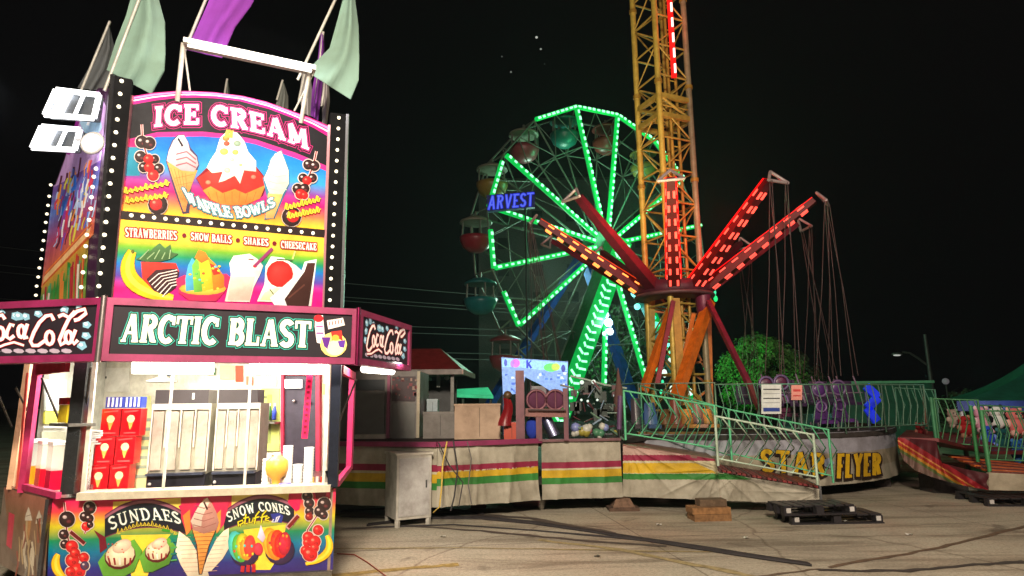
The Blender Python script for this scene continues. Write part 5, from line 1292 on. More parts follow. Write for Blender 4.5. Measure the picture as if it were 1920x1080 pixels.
# pallets
def pallet(name, px, py, z, w, dd, rz, lb, grp, col=s(38, 36, 40)):
    p = pz(px, py, z); p.z = z; o = thing(name, V((p.x, p.y, z)), lb, 'pallet', grp); R = Matrix.Rotation(rz, 3, 'Z')
    mb = MB()
    for i in range(7): c = V((p.x, p.y, z + .103)) + R @ V((-w / 2 + w * (i + .5) / 7, 0, 0)); mb.box(c, w / 7 * .82, dd, .02, col, rz)
    mb.parts('top_slat', PLASTIC, o)
    mb = MB()
    for j in (-1, 0, 1): mb.box(V((p.x, p.y, z)) + R @ V((0, j * dd * .45, 0)), w, .09, .018, col, rz)
    mb.parts('bottom_board', PLASTIC, o)
    for i in (-1, 0, 1):
        for j in (-1, 0, 1):
            mb = MB(); c = V((p.x, p.y, z + .018)) + R @ V((i * w * .45, j * dd * .44, 0)); mb.box(c, .1, .09, .083, col, rz); 
            if j == -1 and i != 0: mb.box(c + R @ V((i * -.01, -.048, .02)), .06, .01, .06, s(180, 178, 176), rz)
            mb.build('block', PLASTIC, o)
pallet('pallet', 1552, 976, 0, 1.25, .5, rad(2), 'dark plastic pallet lying on the ground at the foot of the ramp', 'stacked dark pallets')
pallet('pallet', 1520, 960, .126, 1.0, .45, rad(5), 'dark plastic pallet lying on top of another at the ramp end', 'stacked dark pallets')
pallet('pallet', 1895, 942, 0, 1.2, .8, rad(-4), 'dark pallet lying under the stairs at the right edge', 'stacked dark pallets')

# ================================================================= white electric cabinet
p = pz(770, 986, 0); yw = rad(-24); o = thing('electric_cabinet', V((p.x, p.y, 0)), 'white metal cabinet on short legs standing in front of the striped skirt', 'cabinet')
q0 = pz(742, 991, 0); q1 = pz(808, 984, 0); q2 = pz(721, 979, 0)
q0.z = q1.z = q2.z = 0; q3 = q2 + (q1 - q0)
WC = s(186, 182, 172); zt_ = at(742, 858, 8.3).z
mb = MB(); mb.hexa([up(x, .10) for x in (q0, q1, q3, q2)], [up(x, zt_ - .02) for x in (q0, q1, q3, q2)], WC); mb.build('body', GALV, o)
mb = MB(); e = .02; c_ = (q0 + q1 + q2 + q3) / 4; Q = [x + (x - c_) * .07 for x in (q0, q1, q3, q2)]; mb.hexa([up(x, zt_ - .02) for x in Q], [up(x, zt_ + .01) for x in Q], s(196, 192, 180)); mb.build('top', GALV, o)
fd = (q1 - q0).normalized(); fn = V((fd.y, -fd.x, 0)); fl = (q1 - q0).length
mb = MB(); a_ = q0 + fd * .03 + fn * .002; b_ = q1 - fd * .03 + fn * .002; mb.hexa([up(a_, .14), up(b_, .14), up(b_, .14) + fn * .012, up(a_, .14) + fn * .012], [up(a_, zt_ - .06), up(b_, zt_ - .06), up(b_, zt_ - .06) + fn * .012, up(a_, zt_ - .06) + fn * .012], s(176, 174, 172)); dd_ = mb.build('door', GALV, o)
mb = MB(); mb.box(up(q1 - fd * .08 + fn * .022, .5), .02, .02, .1, s(60, 60, 60)); mb.build('handle', PLASTIC, dd_)
for x in (q0, q1, q2, q3):
    mb = MB(); c = x + (c_ - x) * .12; mb.box(c, .05, .05, .10, WC, yw); mb.build('leg', GALV, o)

lamp('mast_fill', 'SPOT', V((TX - 2.0, TY - 5.0, 2.2)), 1500, (1, .88, .46), .3, V((TX, TY, 9.5)), spot=58, blend=.8)  # added spot without a fixture, lights the mast yellow

lamp('ramp_fill_green', 'POINT', at(1330, 735, 10.3), 13, (.2, 1, .5), .4)  # this and the next: added green point lights without fixtures, tint the ramp
lamp('ramp_fill_green_two', 'POINT', at(1480, 700, 10.9), 9, (.3, .9, .7), .4)
# ================================================================= big wheel
H = at(1124, 464, 32); PS = rad(32.5); hd = V((math.cos(PS), math.sin(PS), 0)); wnrm = V((math.sin(PS), -math.cos(PS), 0)); RW = 7.27; PH0 = -16.0
wheel = thing('ferris_wheel', V((H.x, H.y, 0)), 'ferris wheel outlined in green lights behind the yellow tower', 'ferris wheel')
def node(k, r=RW, off=.75):
    a = rad(PH0 + 22.5 * k); return H + wnrm * off + (V((0, 0, 1)) * math.cos(a) + hd * math.sin(a)) * r
WG = s(120, 122, 117)
for off, lb in ((.75, 'front rim'), (-.75, 'back rim')):
    mb = MB()
    for k in range(16):
        mb.tube(node(k, RW, off), node(k + 1, RW, off), .05, WG, 6); mb.tube(node(k, RW * .72, off), node(k + 1, RW * .72, off), .03, WG, 5)
        mb.tube(node(k, RW * .72, off), node(k + .5, RW * .985, off), .025, WG, 5); mb.tube(node(k + 1, RW * .72, off), node(k + .5, RW * .985, off), .025, WG, 5)
    mb.build('rim', GALV, wheel, label=lb)
for k in range(16):
    mb = MB(); mb.tube(node(k, .6, .45), node(k, RW, .75), .045, WG, 6); mb.tube(node(k, .6, -.45), node(k, RW, -.75), .045, WG, 6)
    mb.tube(node(k, RW, -.75), node(k, RW, .75), .04, WG, 6); mb.tube(node(k, RW * .72, -.75), node(k, RW * .72, .75), .025, WG, 5)
    mb.tube(node(k, RW * .72, -.7), node(k, RW, .75), .02, WG, 5); mb.tube(node(k, RW * .4, .6), node(k, RW * .72, -.7), .02, WG, 5)
    mb.build('spoke', GALV, wheel)
mb = MB(); mb.tube(H + wnrm * 1.5, H - wnrm * 1.5, .28, s(150, 150, 150), 16); mb.tube(H + wnrm * .5, H + wnrm * .42, .8, s(120, 130, 125), 24); mb.tube(H - wnrm * .5, H - wnrm * .42, .8, s(120, 130, 125), 24); mb.build('hub', GALV, wheel)
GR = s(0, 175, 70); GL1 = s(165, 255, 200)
GHALO = mat('green_led_halo', .5, emit=1.25, dirt=.25, dscale=3); GLED = mat('green_led', .5, emit=1.7, dirt=0)  # emission of the wide tubes and backings imitates the halo round the LEDs
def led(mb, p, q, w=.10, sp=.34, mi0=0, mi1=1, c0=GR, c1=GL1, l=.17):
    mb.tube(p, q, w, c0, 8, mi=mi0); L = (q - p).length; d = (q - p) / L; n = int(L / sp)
    for i in range(n): 
        a_ = p + d * (L * (i + .25) / n) + wnrm * (w + .01); mb.bar(a_, a_ + d * l * random.uniform(.8, 1.15), random.uniform(.08, .12), .04, c1, mi1, up=wnrm)
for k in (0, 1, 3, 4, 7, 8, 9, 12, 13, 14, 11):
    mb = MB(); led(mb, node(k, .8, .62), node(k, RW * .985, .9), w=.125); mb.build('light_strip', [GHALO, GLED], wheel, label='spoke lights')
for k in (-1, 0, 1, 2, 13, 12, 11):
    kk = k; mb = MB(); led(mb, node(kk, RW, .9), node(kk, RW, .9).lerp(node(kk + 1, RW, .9), {13: .85, 12: .62, 11: .6}.get(k, 1.0)), w=.115, sp=.30); mb.build('light_strip', [GHALO, GLED], wheel, label='rim lights')
def leg(x, y, Y, off, w, col, lb, lights=0):
    f = at(x, y, Y); f.z = 0; h0 = H + wnrm * off; mb = MB(); mb.bar(h0, f, w, w * .8, col, up=hd)
    o = mb.build('support_leg', GALV, wheel, label=lb)
    if lights:
        mb = MB(); L = (f - h0).length; n = int(L / .36); d = (f - h0) / L; sd = d.cross(wnrm).normalized()
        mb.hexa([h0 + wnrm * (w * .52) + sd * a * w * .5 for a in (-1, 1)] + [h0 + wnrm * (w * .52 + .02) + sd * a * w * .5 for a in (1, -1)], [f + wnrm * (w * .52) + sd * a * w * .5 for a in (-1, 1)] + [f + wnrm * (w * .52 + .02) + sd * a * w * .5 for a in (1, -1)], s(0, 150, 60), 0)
        for i in range(n):
            p = h0 + d * (L * (i + .5) / n) + wnrm * (w * .52 + .04)
            if lights == 1:
                j_ = (.10, -.06, .02)[i % 3]; mb.bar(p - sd * (.30 + j_), p - sd * .02 + d * .10, .10, .03, GL1, 1, up=wnrm); mb.bar(p + sd * (.30 - j_) - d * .05, p + sd * .05 + d * .12, .10, .03, GL1, 1, up=wnrm)
            else:
                mb.ball(p + sd * random.uniform(-.2, .2), random.uniform(.07, .17), random.choice((s(120, 255, 230), s(220, 255, 250), s(40, 220, 190))), 8, mi=1)
        mb.build('light_strip', [GHALO, GLED], o)
BLU = s(30, 90, 190)
leg(885, 812, 34, -1.4, .42, BLU, 'blue rear leg'); leg(1208, 812, 33.5, -1.4, .5, BLU, 'blue rear leg')
leg(1024, 812, 29.6, 1.4, 1.0, s(30, 110, 60), 'front leg covered in green lights', 1); leg(1318, 812, 30.5, 1.4, .45, s(60, 130, 120), 'front leg covered in cyan lamps', 2)
mb = MB()
for x, y, r in ((1126, 578, .13), (1141, 605, .22), (1144, 622, .18), (1136, 590, .16), (1190, 550, .2), (1208, 562, .2), (1195, 575, .16), (1215, 595, .15), (1182, 540, .1), (1133, 626, .1)):
    mb.ball(at(x, y, 30.6), r, random.choice((s(210, 245, 255), s(235, 255, 255), s(120, 235, 225))), 10)
mb.parts('work_lamp', mat('cool_lamp', .5, emit=1.6, dirt=0), wheel)
lamp('wheel_lamp', 'POINT', at(1141, 605, 30.2), 260, (.6, .9, 1), .3)
lamp('wheel_glow', 'POINT', H + wnrm * 2.5 + V((0, 0, 1.5)), 1000, (.14, 1, .40), 1.5)  # this and the next: added point lights standing in for the LED glow
lamp('wheel_back_glow', 'POINT', H - wnrm * 3.5 + V((0, 0, -1)), 2400, (.5, 1, .72), 1.5)
# gondolas
GC = {-1: (s(196, 92, 110), 'pink gondola at the upper left of the big wheel'), -2: (s(196, 160, 84), 'yellow gondola on the left shoulder of the big wheel'), -3: (s(190, 44, 70), 'crimson gondola at the far left of the big wheel'), -4: (s(40, 150, 160), 'teal gondola at the left of the wheel below the crimson one'),
      -5: (s(190, 90, 104), 'pink gondola at the lower left of the wheel over the banner'), 0: (s(30, 150, 140), 'teal gondola hanging just inside the top of the wheel'), 1: (s(170, 66, 60), 'red brown gondola right of the top of the wheel'), 2: (s(190, 165, 90), 'yellow gondola half behind the yellow tower'),
      -6: (s(60, 150, 90), 'green gondola at the foot of the wheel behind the banner')}
for k, (c, lb) in GC.items():
    p = node(k, RW + .1, 0) - wnrm * .1
    o = thing('gondola', p - V((0, 0, 1.95)), lb, 'gondola', 'gondolas of the big wheel')
    c = tuple(x * .5 for x in c)
    cc = s(128, 126, 112) if k in (-1, -2, -3) else tuple(x * .8 for x in c)
    mb = MB(); mb.lathe(p - V((0, 0, .55)), [(.0, .32), (.35, .26), (.72, .08), (.76, -.02), (.72, -.03), (0, .02)], cc, 18); mb.build('canopy', PLASTIC, o)
    mb = MB(); mb.lathe(p - V((0, 0, 1.95)), [(0, .0), (.3, .02), (.6, .22), (.74, .55), (.76, .72), (.70, .72), (.66, .5), (0, .35)], c, 20); mb.build('bowl', PLASTIC, o)
    mb = MB()
    for t in (.4, 2.0, 3.5, 5.1): mb.tube(p + V((math.cos(t) * .62, math.sin(t) * .62, -.55)), p + V((math.cos(t) * .66, math.sin(t) * .66, -1.3)), .045, WG, 6)
    mb.tube(p, p - V((0, 0, .4)), .06, WG, 8); mb.parts('hanger_rod', GALV, o)

# ================================================================= high building behind the wheel
b0 = at(898, 740, 75); b1 = at(1262, 740, 75); zt_ = at(1000, 338, 75).z
o = thing('tower_block', V(((b0.x + b1.x) / 2, 80, 0)), 'tall plain grey block behind the big wheel', 'building')
mb = MB(); mb.hexa([V((b0.x, 75, 0)), V((b1.x, 75, 0)), V((b1.x, 90, 0)), V((b0.x, 90, 0))], [V((b0.x, 75, zt_)), V((b1.x, 75, zt_)), V((b1.x, 90, zt_)), V((b0.x, 90, zt_))], s(120, 118, 116)); mb.build('wall', PAINT, o)
mb = MB(); mb.box(V(((b0.x + b1.x) / 2, 82.5, zt_)), b1.x - b0.x - 1, 14, .5, s(70, 70, 70)); mb.build('parapet', PAINT, o)
mb = MB()
for i in range(5):
    for j in range(7): mb.box(V((b0.x + 3 + i * 4.2, 74.99, 3 + j * 3.4)), 1.3, .06, 1.4, s(60, 64, 66))
mb.parts('window', PAINT, o)
# blue lettering sign
Ys = 25.4
so_ = thing('lettered_sign', at(958, 392, Ys), 'glowing blue lettered sign in front of the left of the big wheel', 'sign')
A1, A2 = at(912, 396, Ys), at(1003, 388, Ys)
srf = plane_surf(V((0, Ys, 0)), V((0, -1, 0)))
mb = MB(); slab(mb, srf, [(912, 366), (1003, 358), (1003, 388), (914, 396)], .25, s(10, 18, 90)); mb.build('box', mat('blue_box', .5, emit=.25, dirt=.4, dscale=2, sample=False), so_)
mb = MB(); a = Art(mb, srf, .01)
for ex, cl in ((2.6, s(20, 40, 200)), (0, s(84, 104, 245))): a.text('ARVEST', (914, 393), (1000, 386), (917, 368), (1001, 361), 2.8, cl, extra=ex, serif=False, gap=.1, thin=.9)
mb.build('lettering', mat('blue_letters', .5, emit=.9, dirt=0), so_)
mb = MB(); mb.tube(at(985, 392, Ys + .2), V((at(985, 392, Ys + .2).x, Ys + .2, 0)), .04, s(30, 30, 32), 8); mb.build('mast', GALV, so_)

# ================================================================= trees
LEAF = mat('leaves', .6, dirt=.2, spec=.3)
def tree(name, c, rx, rz, n, col, lb, th, seed, leaf=.11, flat=1.):
    random.seed(seed); o = thing(name, V((c.x, c.y, 0)), lb, 'tree')
    mb = MB(); mb.tube(V((c.x, c.y, 0)), V((c.x, c.y, c.z - rz * .1)), .13, s(90, 72, 54), 10, .07)
    for i in range(7):
        a = i * .9; mb.tube(V((c.x, c.y, c.z - rz * .7 + i * .08)), c + V((math.cos(a) * rx * .6, math.sin(a) * rx * .6, rz * random.uniform(-.2, .5))), .05, s(90, 72, 54), 6, .015)
    mb.build('trunk', WOODM, o)
    cl = []
    for i in range(80):
        t = random.uniform(0, 6.28); u = random.uniform(-.75, 1); r = math.sqrt(max(0, 1 - u * u)) * random.uniform(.55, .98)
        cl.append((c + V((math.cos(t) * r * rx, math.sin(t) * r * rx, u * rz * .92)), random.uniform(.24, .42) * rx * .7))
    mb = MB()
    for i in range(n):
        k = random.choice(cl); v = V((random.gauss(0, 1), random.gauss(0, 1), random.gauss(0, 1))).normalized() * k[1] * random.uniform(.5, 1.05)
        p = k[0] + v; nrm = (v.normalized() + V((random.uniform(-.6, .6), random.uniform(-.6, .6), random.uniform(-.2, .8)))).normalized()
        a, b = orth(nrm); l = leaf * random.uniform(.6, 1.2); t = random.uniform(0, 6.28); a, b = a * math.cos(t) + b * math.sin(t), b * math.cos(t) - a * math.sin(t)
        f = random.uniform(.6, 1.25)
        mb.face([p - a * l, p + b * l * .5, p + a * l, p - b * l * .5], tuple(x * f for x in col))
    mb.build('crown', LEAF, o)
tcn = at(1428, 708, 19); tree('round_tree', tcn, 1.24, 1.10, 21000, (.05, .17, .035), 'small round tree lit bright green behind the platform', 0, 5, .062)
for i, (x, y, Y, rx, rz) in enumerate(((1476, 712, 20.5, 1.0, .9), (1150, 668, 40, 2.8, 3.2), (1815, 772, 24, 1.5, .6))):
    tree('round_tree', at(x, y, Y), rx, rz, 4000, (.03, .07, .03), ['dim green tree adjoining the bright round one on its right', 'dark green tree behind the foot of the big wheel', 'dark low tree left of the green tent roof'][i], 0, 8 + i, .09 if i != 1 else .16)
lamp('green_wash', 'SPOT', V((tcn.x - 2.9, tcn.y - 1.9, 3.0)), 330, (.13, 1, .22), .2, tcn, spot=80, blend=.6)  # this and the next: added green lights without fixtures, colour the trees
lamp('foot_green', 'POINT', at(1110, 660, 37.5), 160, (.2, 1, .3), .4)

# ================================================================= midway things on the left of the platform
# food stand with red roof
Yr = 14.0
o = thing('red_roof_stand', V((at(780, 800, Yr).x, Yr + .8, 0)), 'food stand with a faded red hipped roof behind the kiosk', 'stand')
e0_ = at(640, 694, Yr - .4); e1_ = at(866, 693, Yr - .4); e1_.z = e0_.z; t0_ = at(700, 655, Yr + .8); t1_ = at(826, 657, Yr + .8); t1_.z = t0_.z; e2_ = V((e1_.x + .1, Yr + 2.2, e1_.z)); e3_ = V((e0_.x, Yr + 2.2, e1_.z))
mb = MB(); RR = s(108, 28, 30)
mb.face([e0_, e1_, t1_, t0_], RR); mb.face([e1_, e2_, t1_], RR); mb.face([e2_, e3_, t0_, t1_], RR); mb.face([e3_, e0_, t0_], RR)
dz = V((0, 0, -.05)); mb.face([e3_ + dz, e2_ + dz, e1_ + dz, e0_ + dz], s(60, 50, 50)); mb.build('roof', GALV, o)
mb = MB(); mb.bar(e0_ + V((0, 0, -.06)), e1_ + V((0, 0, -.06)), .06, .11, s(110, 100, 96), up=(0, 0, 1)); mb.bar(e1_ + V((0, 0, -.06)), e2_ + V((0, 0, -.06)), .06, .11, s(170, 140, 130), up=(0, 0, 1)); mb.parts('eave', GALV, o)
mb = MB(); mb.box(V(((e0_.x + at(790, 700, Yr).x) / 2, Yr + 1.0, 0)), at(790, 700, Yr).x - e0_.x, 1.6, e0_.z - .1, s(56, 54, 54)); mb.build('wall', PAINT, o)
mb = MB()
for x in (792, 848): q = at(x, 760, Yr - .2); mb.bar(V((q.x, q.y, 0)), V((q.x, q.y, e0_.z - .1)), .07, .07, s(120, 116, 112))
mb.parts('post', GALV, o)
for x, w in ((735, .5), (770, .35)):
    mb = MB(); q = at(x, 720, Yr + .18); mb.box(V((q.x, Yr + .19, e0_.z - .85)), w, .03, .6, s(40, 44, 48)); mb.build('window', PLASTIC, o)
mb = MB(); q = at(822, 712, Yr + .5); mb.box(V((q.x, q.y, q.z - .17)), .08, .05, .34, s(190, 190, 185)); mb.ball(at(838, 708, Yr + .5), .06, s(210, 205, 190), 8); mb.parts('notice', PLASTIC, o)
mb = MB(); q = at(824, 760, Yr + .9); mb.box(V((q.x, q.y, 0)), .8, .1, e0_.z - .2, s(52, 54, 56)); mb.build('back_panel', PAINT, o)
# ticket trailer with pink frames
Yt = 10.9
x0_, x1_ = at(640, 760, Yt).x, at(786, 760, Yt).x; zt_ = at(720, 697, Yt).z
o = thing('ticket_trailer', V(((x0_ + x1_) / 2, Yt + .6, ZD)), 'grey trailer cabin with mauve frames and large panes right of the kiosk', 'trailer')
mb = MB(); mb.box(V(((x0_ + x1_) / 2, Yt + .6, ZD)), x1_ - x0_, 1.2, zt_ - ZD, s(110, 104, 102)); mb.build('cabin', GALV, o)
for x in (655, 729, 785):
    q = at(x, 760, Yt); mb = MB(); mb.box(V((q.x, Yt - .03, ZD)), .05, .06, zt_ - ZD, s(140, 74, 104) if x != 785 else s(160, 150, 130)); mb.build('frame_post', GALV, o)
for x, y0, y1, w, c in ((694, 735, 818, .48, s(92, 92, 90)), (694, 712, 732, .5, s(40, 44, 50)), (757, 756, 822, .38, s(98, 98, 96)), (757, 706, 752, .4, s(56, 36, 42))):
    q = at(x, y1, Yt); q2 = at(x, y0, Yt); mb = MB(); mb.box(V((q.x, Yt - .012, q.z)), w, .02, q2.z - q.z, c); mb.build('pane', PLASTIC, o)
mb = MB(); q = at(695, 822, Yt - .1); mb.box(V((q.x, Yt - .1, ZD)), .5, .16, .07, s(186, 180, 168)); mb.build('sill', GALV, o)
mb = MB(); random.seed(4)
for i in range(24):
    q = at(random.uniform(735, 780), random.uniform(706, 750), Yt - .03); mb.box(V((q.x, Yt - .026, q.z)), random.uniform(.02, .06), .006, random.uniform(.02, .07), random.choice((s(120, 50, 60), s(60, 60, 70), s(150, 120, 110))))
mb.parts('sticker', PRINT, o)
def simplebox(name, lb, cat, px0, px1, py0, py1, Y, dep, col, mt, ex=None, z0=None, lip=True, group=None):
    a_ = at(px0, py1, Y); b_ = at(px1, py1, Y); t = at((px0 + px1) / 2, py0, Y).z; z0 = a_.z if z0 is None else z0
    o = thing(name, V(((a_.x + b_.x) / 2, Y + dep / 2, z0)), lb, cat, group); c = V(((a_.x + b_.x) / 2, Y + dep / 2, z0)); w = b_.x - a_.x
    mb = MB(); mb.box(c, w, dep, t - z0 - .03, col); mb.build('body', mt, o)
    mb = MB(); mb.box(c + V((0, 0, t - z0 - .03)), w * 1.03, dep * 1.03, .03, tuple(x * 1.15 for x in col)); mb.build('lid' if lip else 'top', mt, o)
    mb = MB(); mb.box(c + V((w * .05, -dep / 2 - .006, .04)), .012, .01, t - z0 - .1, tuple(x * .5 for x in col)); mb.build('seam', mt, o)
    return o
simplebox('equipment_box', 'dark grey metal box on the platform left of the beige one', 'box', 793, 852, 772, 823, 10.6, .5, s(104, 98, 94), GALV, z0=ZD)
simplebox('equipment_box', 'large beige box with a seam standing on the platform', 'box', 852, 938, 757, 825, 10.3, .6, s(176, 150, 128), TARP, z0=ZD)
simplebox('cool_box', 'small pale cool box behind the dark grey metal box', 'box', 800, 820, 748, 776, 11.6, .3, s(150, 165, 172), PLASTIC)
simplebox('orange_bin', 'orange red bin beside the booth post', 'bin', 945, 972, 792, 828, 9.9, .3, s(176, 66, 44), PLASTIC, z0=ZD)
# flat canopy, green light put into its colour and emission
o = thing('green_canopy', at(875, 745, 24), 'flat marquee coloured and glowing as if lit green, behind the beige box', 'marquee')
mb = MB(); P = [at(812, 738, 22.5), at(925, 742, 22.5), at(915, 726, 24.5), at(830, 731, 24.5)]; mb.prism(P, (0, 0, -.1), s(60, 215, 150)); mb.build('roof', mat('marquee_glow', .6, emit=.55, dirt=.3, dscale=1.2, sample=False), o)
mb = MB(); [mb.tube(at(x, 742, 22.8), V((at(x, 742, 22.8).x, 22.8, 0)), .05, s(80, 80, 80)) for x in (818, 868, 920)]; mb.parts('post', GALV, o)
# booth frame with mauve posts
Yb = 9.75; PC = s(104, 62, 72)
o = thing('control_booth', V((at(1018, 828, Yb).x, Yb, ZD)), 'open control booth frame of mauve posts and rails on the platform', 'booth')
def post(mb, x, y0, Y, w=.07, c=PC, y1=830):
    q = at(x, y1, Y); q.z = ZD; t = at(x, y0, Y); mb.bar(q, V((q.x, q.y, t.z)), w, w, c, up=(0, 1, 0))
for x, y, w in ((976, 695, .13), (1062, 728, .07), (1011, 782, .09)):
    mb = MB(); post(mb, x, y, Yb, w); mb.build('post', GALV, o)
mb = MB(); mb.bar(at(985, 773, Yb), at(1062, 775, Yb), .10, .12, s(124, 78, 74), up=(0, 0, 1)); mb.build('rail', GALV, o)
mb = MB(); mb.bar(at(990, 768, Yb + .02), at(1060, 769, Yb + .02), .3, .02, s(50, 20, 24), up=(0, 0, 1)); mb.build('shelf', GALV, o)
for x in (1006, 1041):
    oo = thing('padded_seat', at(x, 768, Yb + .25), 'mauve padded seat back above the booth rail, ' + ('left one under the banner' if x < 1020 else 'right one nearer the thin post'), 'seat', 'mauve seats in the booth')
    mb = MB(); c = at(x, 750, Yb + .25); mb.ball(c, .16, s(92, 52, 76), 14, (1, .35, .95)); mb.build('backrest', CLOTH, oo)
    mb = MB(); mb.ring(c - V((0, .05, 0)), (0, 1, 0), .15, .02, s(130, 80, 92)); mb.tube(c - V((.0, .06, .15)), c - V((0, .06, -.15)), .012, s(130, 80, 92)); mb.build('frame', GALV, oo)
oo = thing('metal_canister', at(1030, 826, Yb + .1), 'silvery blue canister leaning under the booth rail', 'canister')
mb = MB(); mb.tube(at(1040, 818, Yb + .1), at(1024, 784, Yb + .15), .085, s(140, 144, 176), 14); mb.build('tank', STEEL, oo); mb = MB(); mb.ball(at(1024, 784, Yb + .15), .08, s(170, 170, 200), 12); mb.build('cap', STEEL, oo)
oo = thing('blue_bag', at(998, 826, Yb + .1), 'deep blue bag under the booth rail beside the short post', 'bag')
mb = MB(); mb.ball(at(998, 803, Yb + .15), .13, s(40, 60, 160), 12, (.8, .6, 1.3)); mb.build('body', CLOTH, oo); mb = MB(); mb.ring(at(998, 785, Yb + .15), (0, 1, 0), .05, .012, s(200, 200, 220), 12); mb.build('strap', CLOTH, oo)
oo = thing('red_ride_seat', at(952, 795, 10.0), 'glossy red ride seat with curved back left of the booth', 'seat'); c = at(950, 790, 10.0)
mb = MB(); rows = []
for i in range(9):
    t = i / 8; z = .36 - .42 * t + .0; y = -.02 + .22 * math.sin(t * 1.5) * -1; rows.append([c + V((x * (.40 + .40 * t) + .03 * math.sin(t * 5), y + abs(x) * .5, z)) for x in (-.13, -.06, 0, .06, .13)])
mb.grid(rows, s(120, 22, 28)); mb.grid([[p + V((0, .03, 0)) for p in r[::-1]] for r in rows], s(150, 20, 30)); mb.build('shell', PLASTIC, oo); mb = MB(); mb.tube(V((c.x, c.y, ZD)), c - V((0, 0, .05)), .03, s(90, 50, 50)); mb.ball(c + V((.02, .02, .40)), .07, s(90, 66, 40), 10); mb.build('pedestal', GALV, oo)
# glowing banner
Yn = 11.3; bs_ = plane_surf(V((0, Yn, 0)), V((0, -1, 0)))
o = thing('glowing_banner', at(1000, 740, Yn), 'pale blue glowing banner with blurred pink blue and green letters', 'banner')
mb = MB(); slab(mb, bs_, [(940, 670), (1065, 678), (1063, 742), (1040, 738), (1015, 722), (985, 707), (978, 738), (943, 740)], .05, s(120, 160, 225)); 
a = Art(mb, bs_, .004)
a.poly([(942, 672), (1064, 680), (1064, 696), (1015, 694), (984, 690), (941, 688)], s(140, 200, 250))
for x, y, w, h, c in ((967, 681, 8, 8, s(225, 110, 225)), (961, 682, 4, 7, s(170, 120, 230)), (1033, 689, 14, 8, s(90, 220, 110)), (1042, 688, 8, 7, s(180, 220, 90)), (948, 680, 3, 7, s(70, 90, 200)), (1056, 691, 4, 7, s(60, 70, 170))): a.disc((x, y), w, h, c)
for ex, c in ((0, s(20, 50, 200)),): a.text('K', (986, 690), (998, 691), (986, 675), (998, 676), 4, c, serif=False)
random.seed(9)
for i in range(34):
    x = random.uniform(946, 1060); y = random.uniform(698, 736)
    if 978 < x < 1040 and y > 700 + (x - 978) * .45 - 4: continue
    a.poly([(x, y), (x + random.uniform(3, 9), y), (x + random.uniform(3, 8), y + random.uniform(2, 6)), (x, y + 4)], random.choice((s(80, 130, 220), s(170, 200, 245), s(200, 220, 250), s(60, 100, 200))))
mb.build('fabric', GLOW, o); mb = MB(); [mb.tube(at(x, y, Yn + .08), V((at(x, y, Yn).x, Yn + .08, ZD)), .025, s(60, 66, 90)) for x, y in ((943, 668), (1063, 676))]; mb.parts('post', GALV, o)
# ride machinery: frames and small lamps between booth and black pole
random.seed(12); o = thing('folded_ride_frames', V((at(1115, 830, 10.6).x, 10.6, ZD)), 'jumble of pale metal ride frames and small lamps left of the black pole', 'ride frames')
mb = MB()
for i in range(46):
    x = random.uniform(1072, 1158); y = random.uniform(725, 815); Y = random.uniform(10.2, 11.4)
    p = at(x, y, Y); q = p + V((random.uniform(-.25, .25), random.uniform(-.2, .2), random.uniform(-.22, .22))); mb.tube(p, q, random.uniform(.008, .02), random.choice((s(120, 140, 130), s(150, 150, 150), s(90, 120, 100), s(110, 60, 70), s(130, 150, 170))), 6)
mb.build('frames', GALV, o)
mb = MB()
for i in range(16): mb.ball(at(random.uniform(1070, 1158), random.uniform(795, 822), 10.3), random.uniform(.04, .09), random.choice((s(120, 130, 180), s(160, 90, 110), s(180, 180, 170), s(70, 120, 90), s(150, 140, 60))), 8)
mb.parts('fitting', PLASTIC, o)
mb = MB()
for i in range(14): p = at(random.uniform(1072, 1158), random.uniform(735, 800), 10.9); mb.box(p, random.uniform(.06, .2), .1, random.uniform(.08, .22), random.choice((s(60, 66, 64), s(84, 96, 92), s(90, 60, 66), s(50, 60, 56))))
mb.parts('box', GALV, o)
mb = MB(); 
for x, y in ((1091, 717), (1113, 716), (1166, 736), (1090, 750), (1102, 752), (1120, 750), (1152, 742)): mb.ball(at(x, y, 10.8), .022 if y > 730 else .038, s(215, 235, 225), 8)
mb.parts('lamp', mat('dim_lamps', .5, emit=.7, dirt=0, sample=False), o)
mb = MB(); mb.path([at(1070, 705, 10.9), at(1100, 712, 10.9), at(1135, 722, 10.9), at(1175, 728, 10.9)], .02, s(150, 165, 155)); mb.build('top_bar', GALV, o)
oo = thing('furled_parasol', V((at(1160, 745, 10.5).x, 10.5, ZD)), 'furled brown parasol pointing up behind the black pole', 'parasol')
c = at(1161, 745, 10.5); mb = MB(); mb.lathe(V((c.x, c.y, c.z - .1)), [(.03, -.3), (.10, -.1), (.09, .1), (.04, .35), (.008, .58)], s(92, 66, 62), 12); mb.build('cloth', CLOTH, oo); mb = MB(); mb.tube(V((c.x, c.y, ZD)), V((c.x, c.y, c.z)), .02, s(90, 80, 80)); mb.build('pole', GALV, oo)
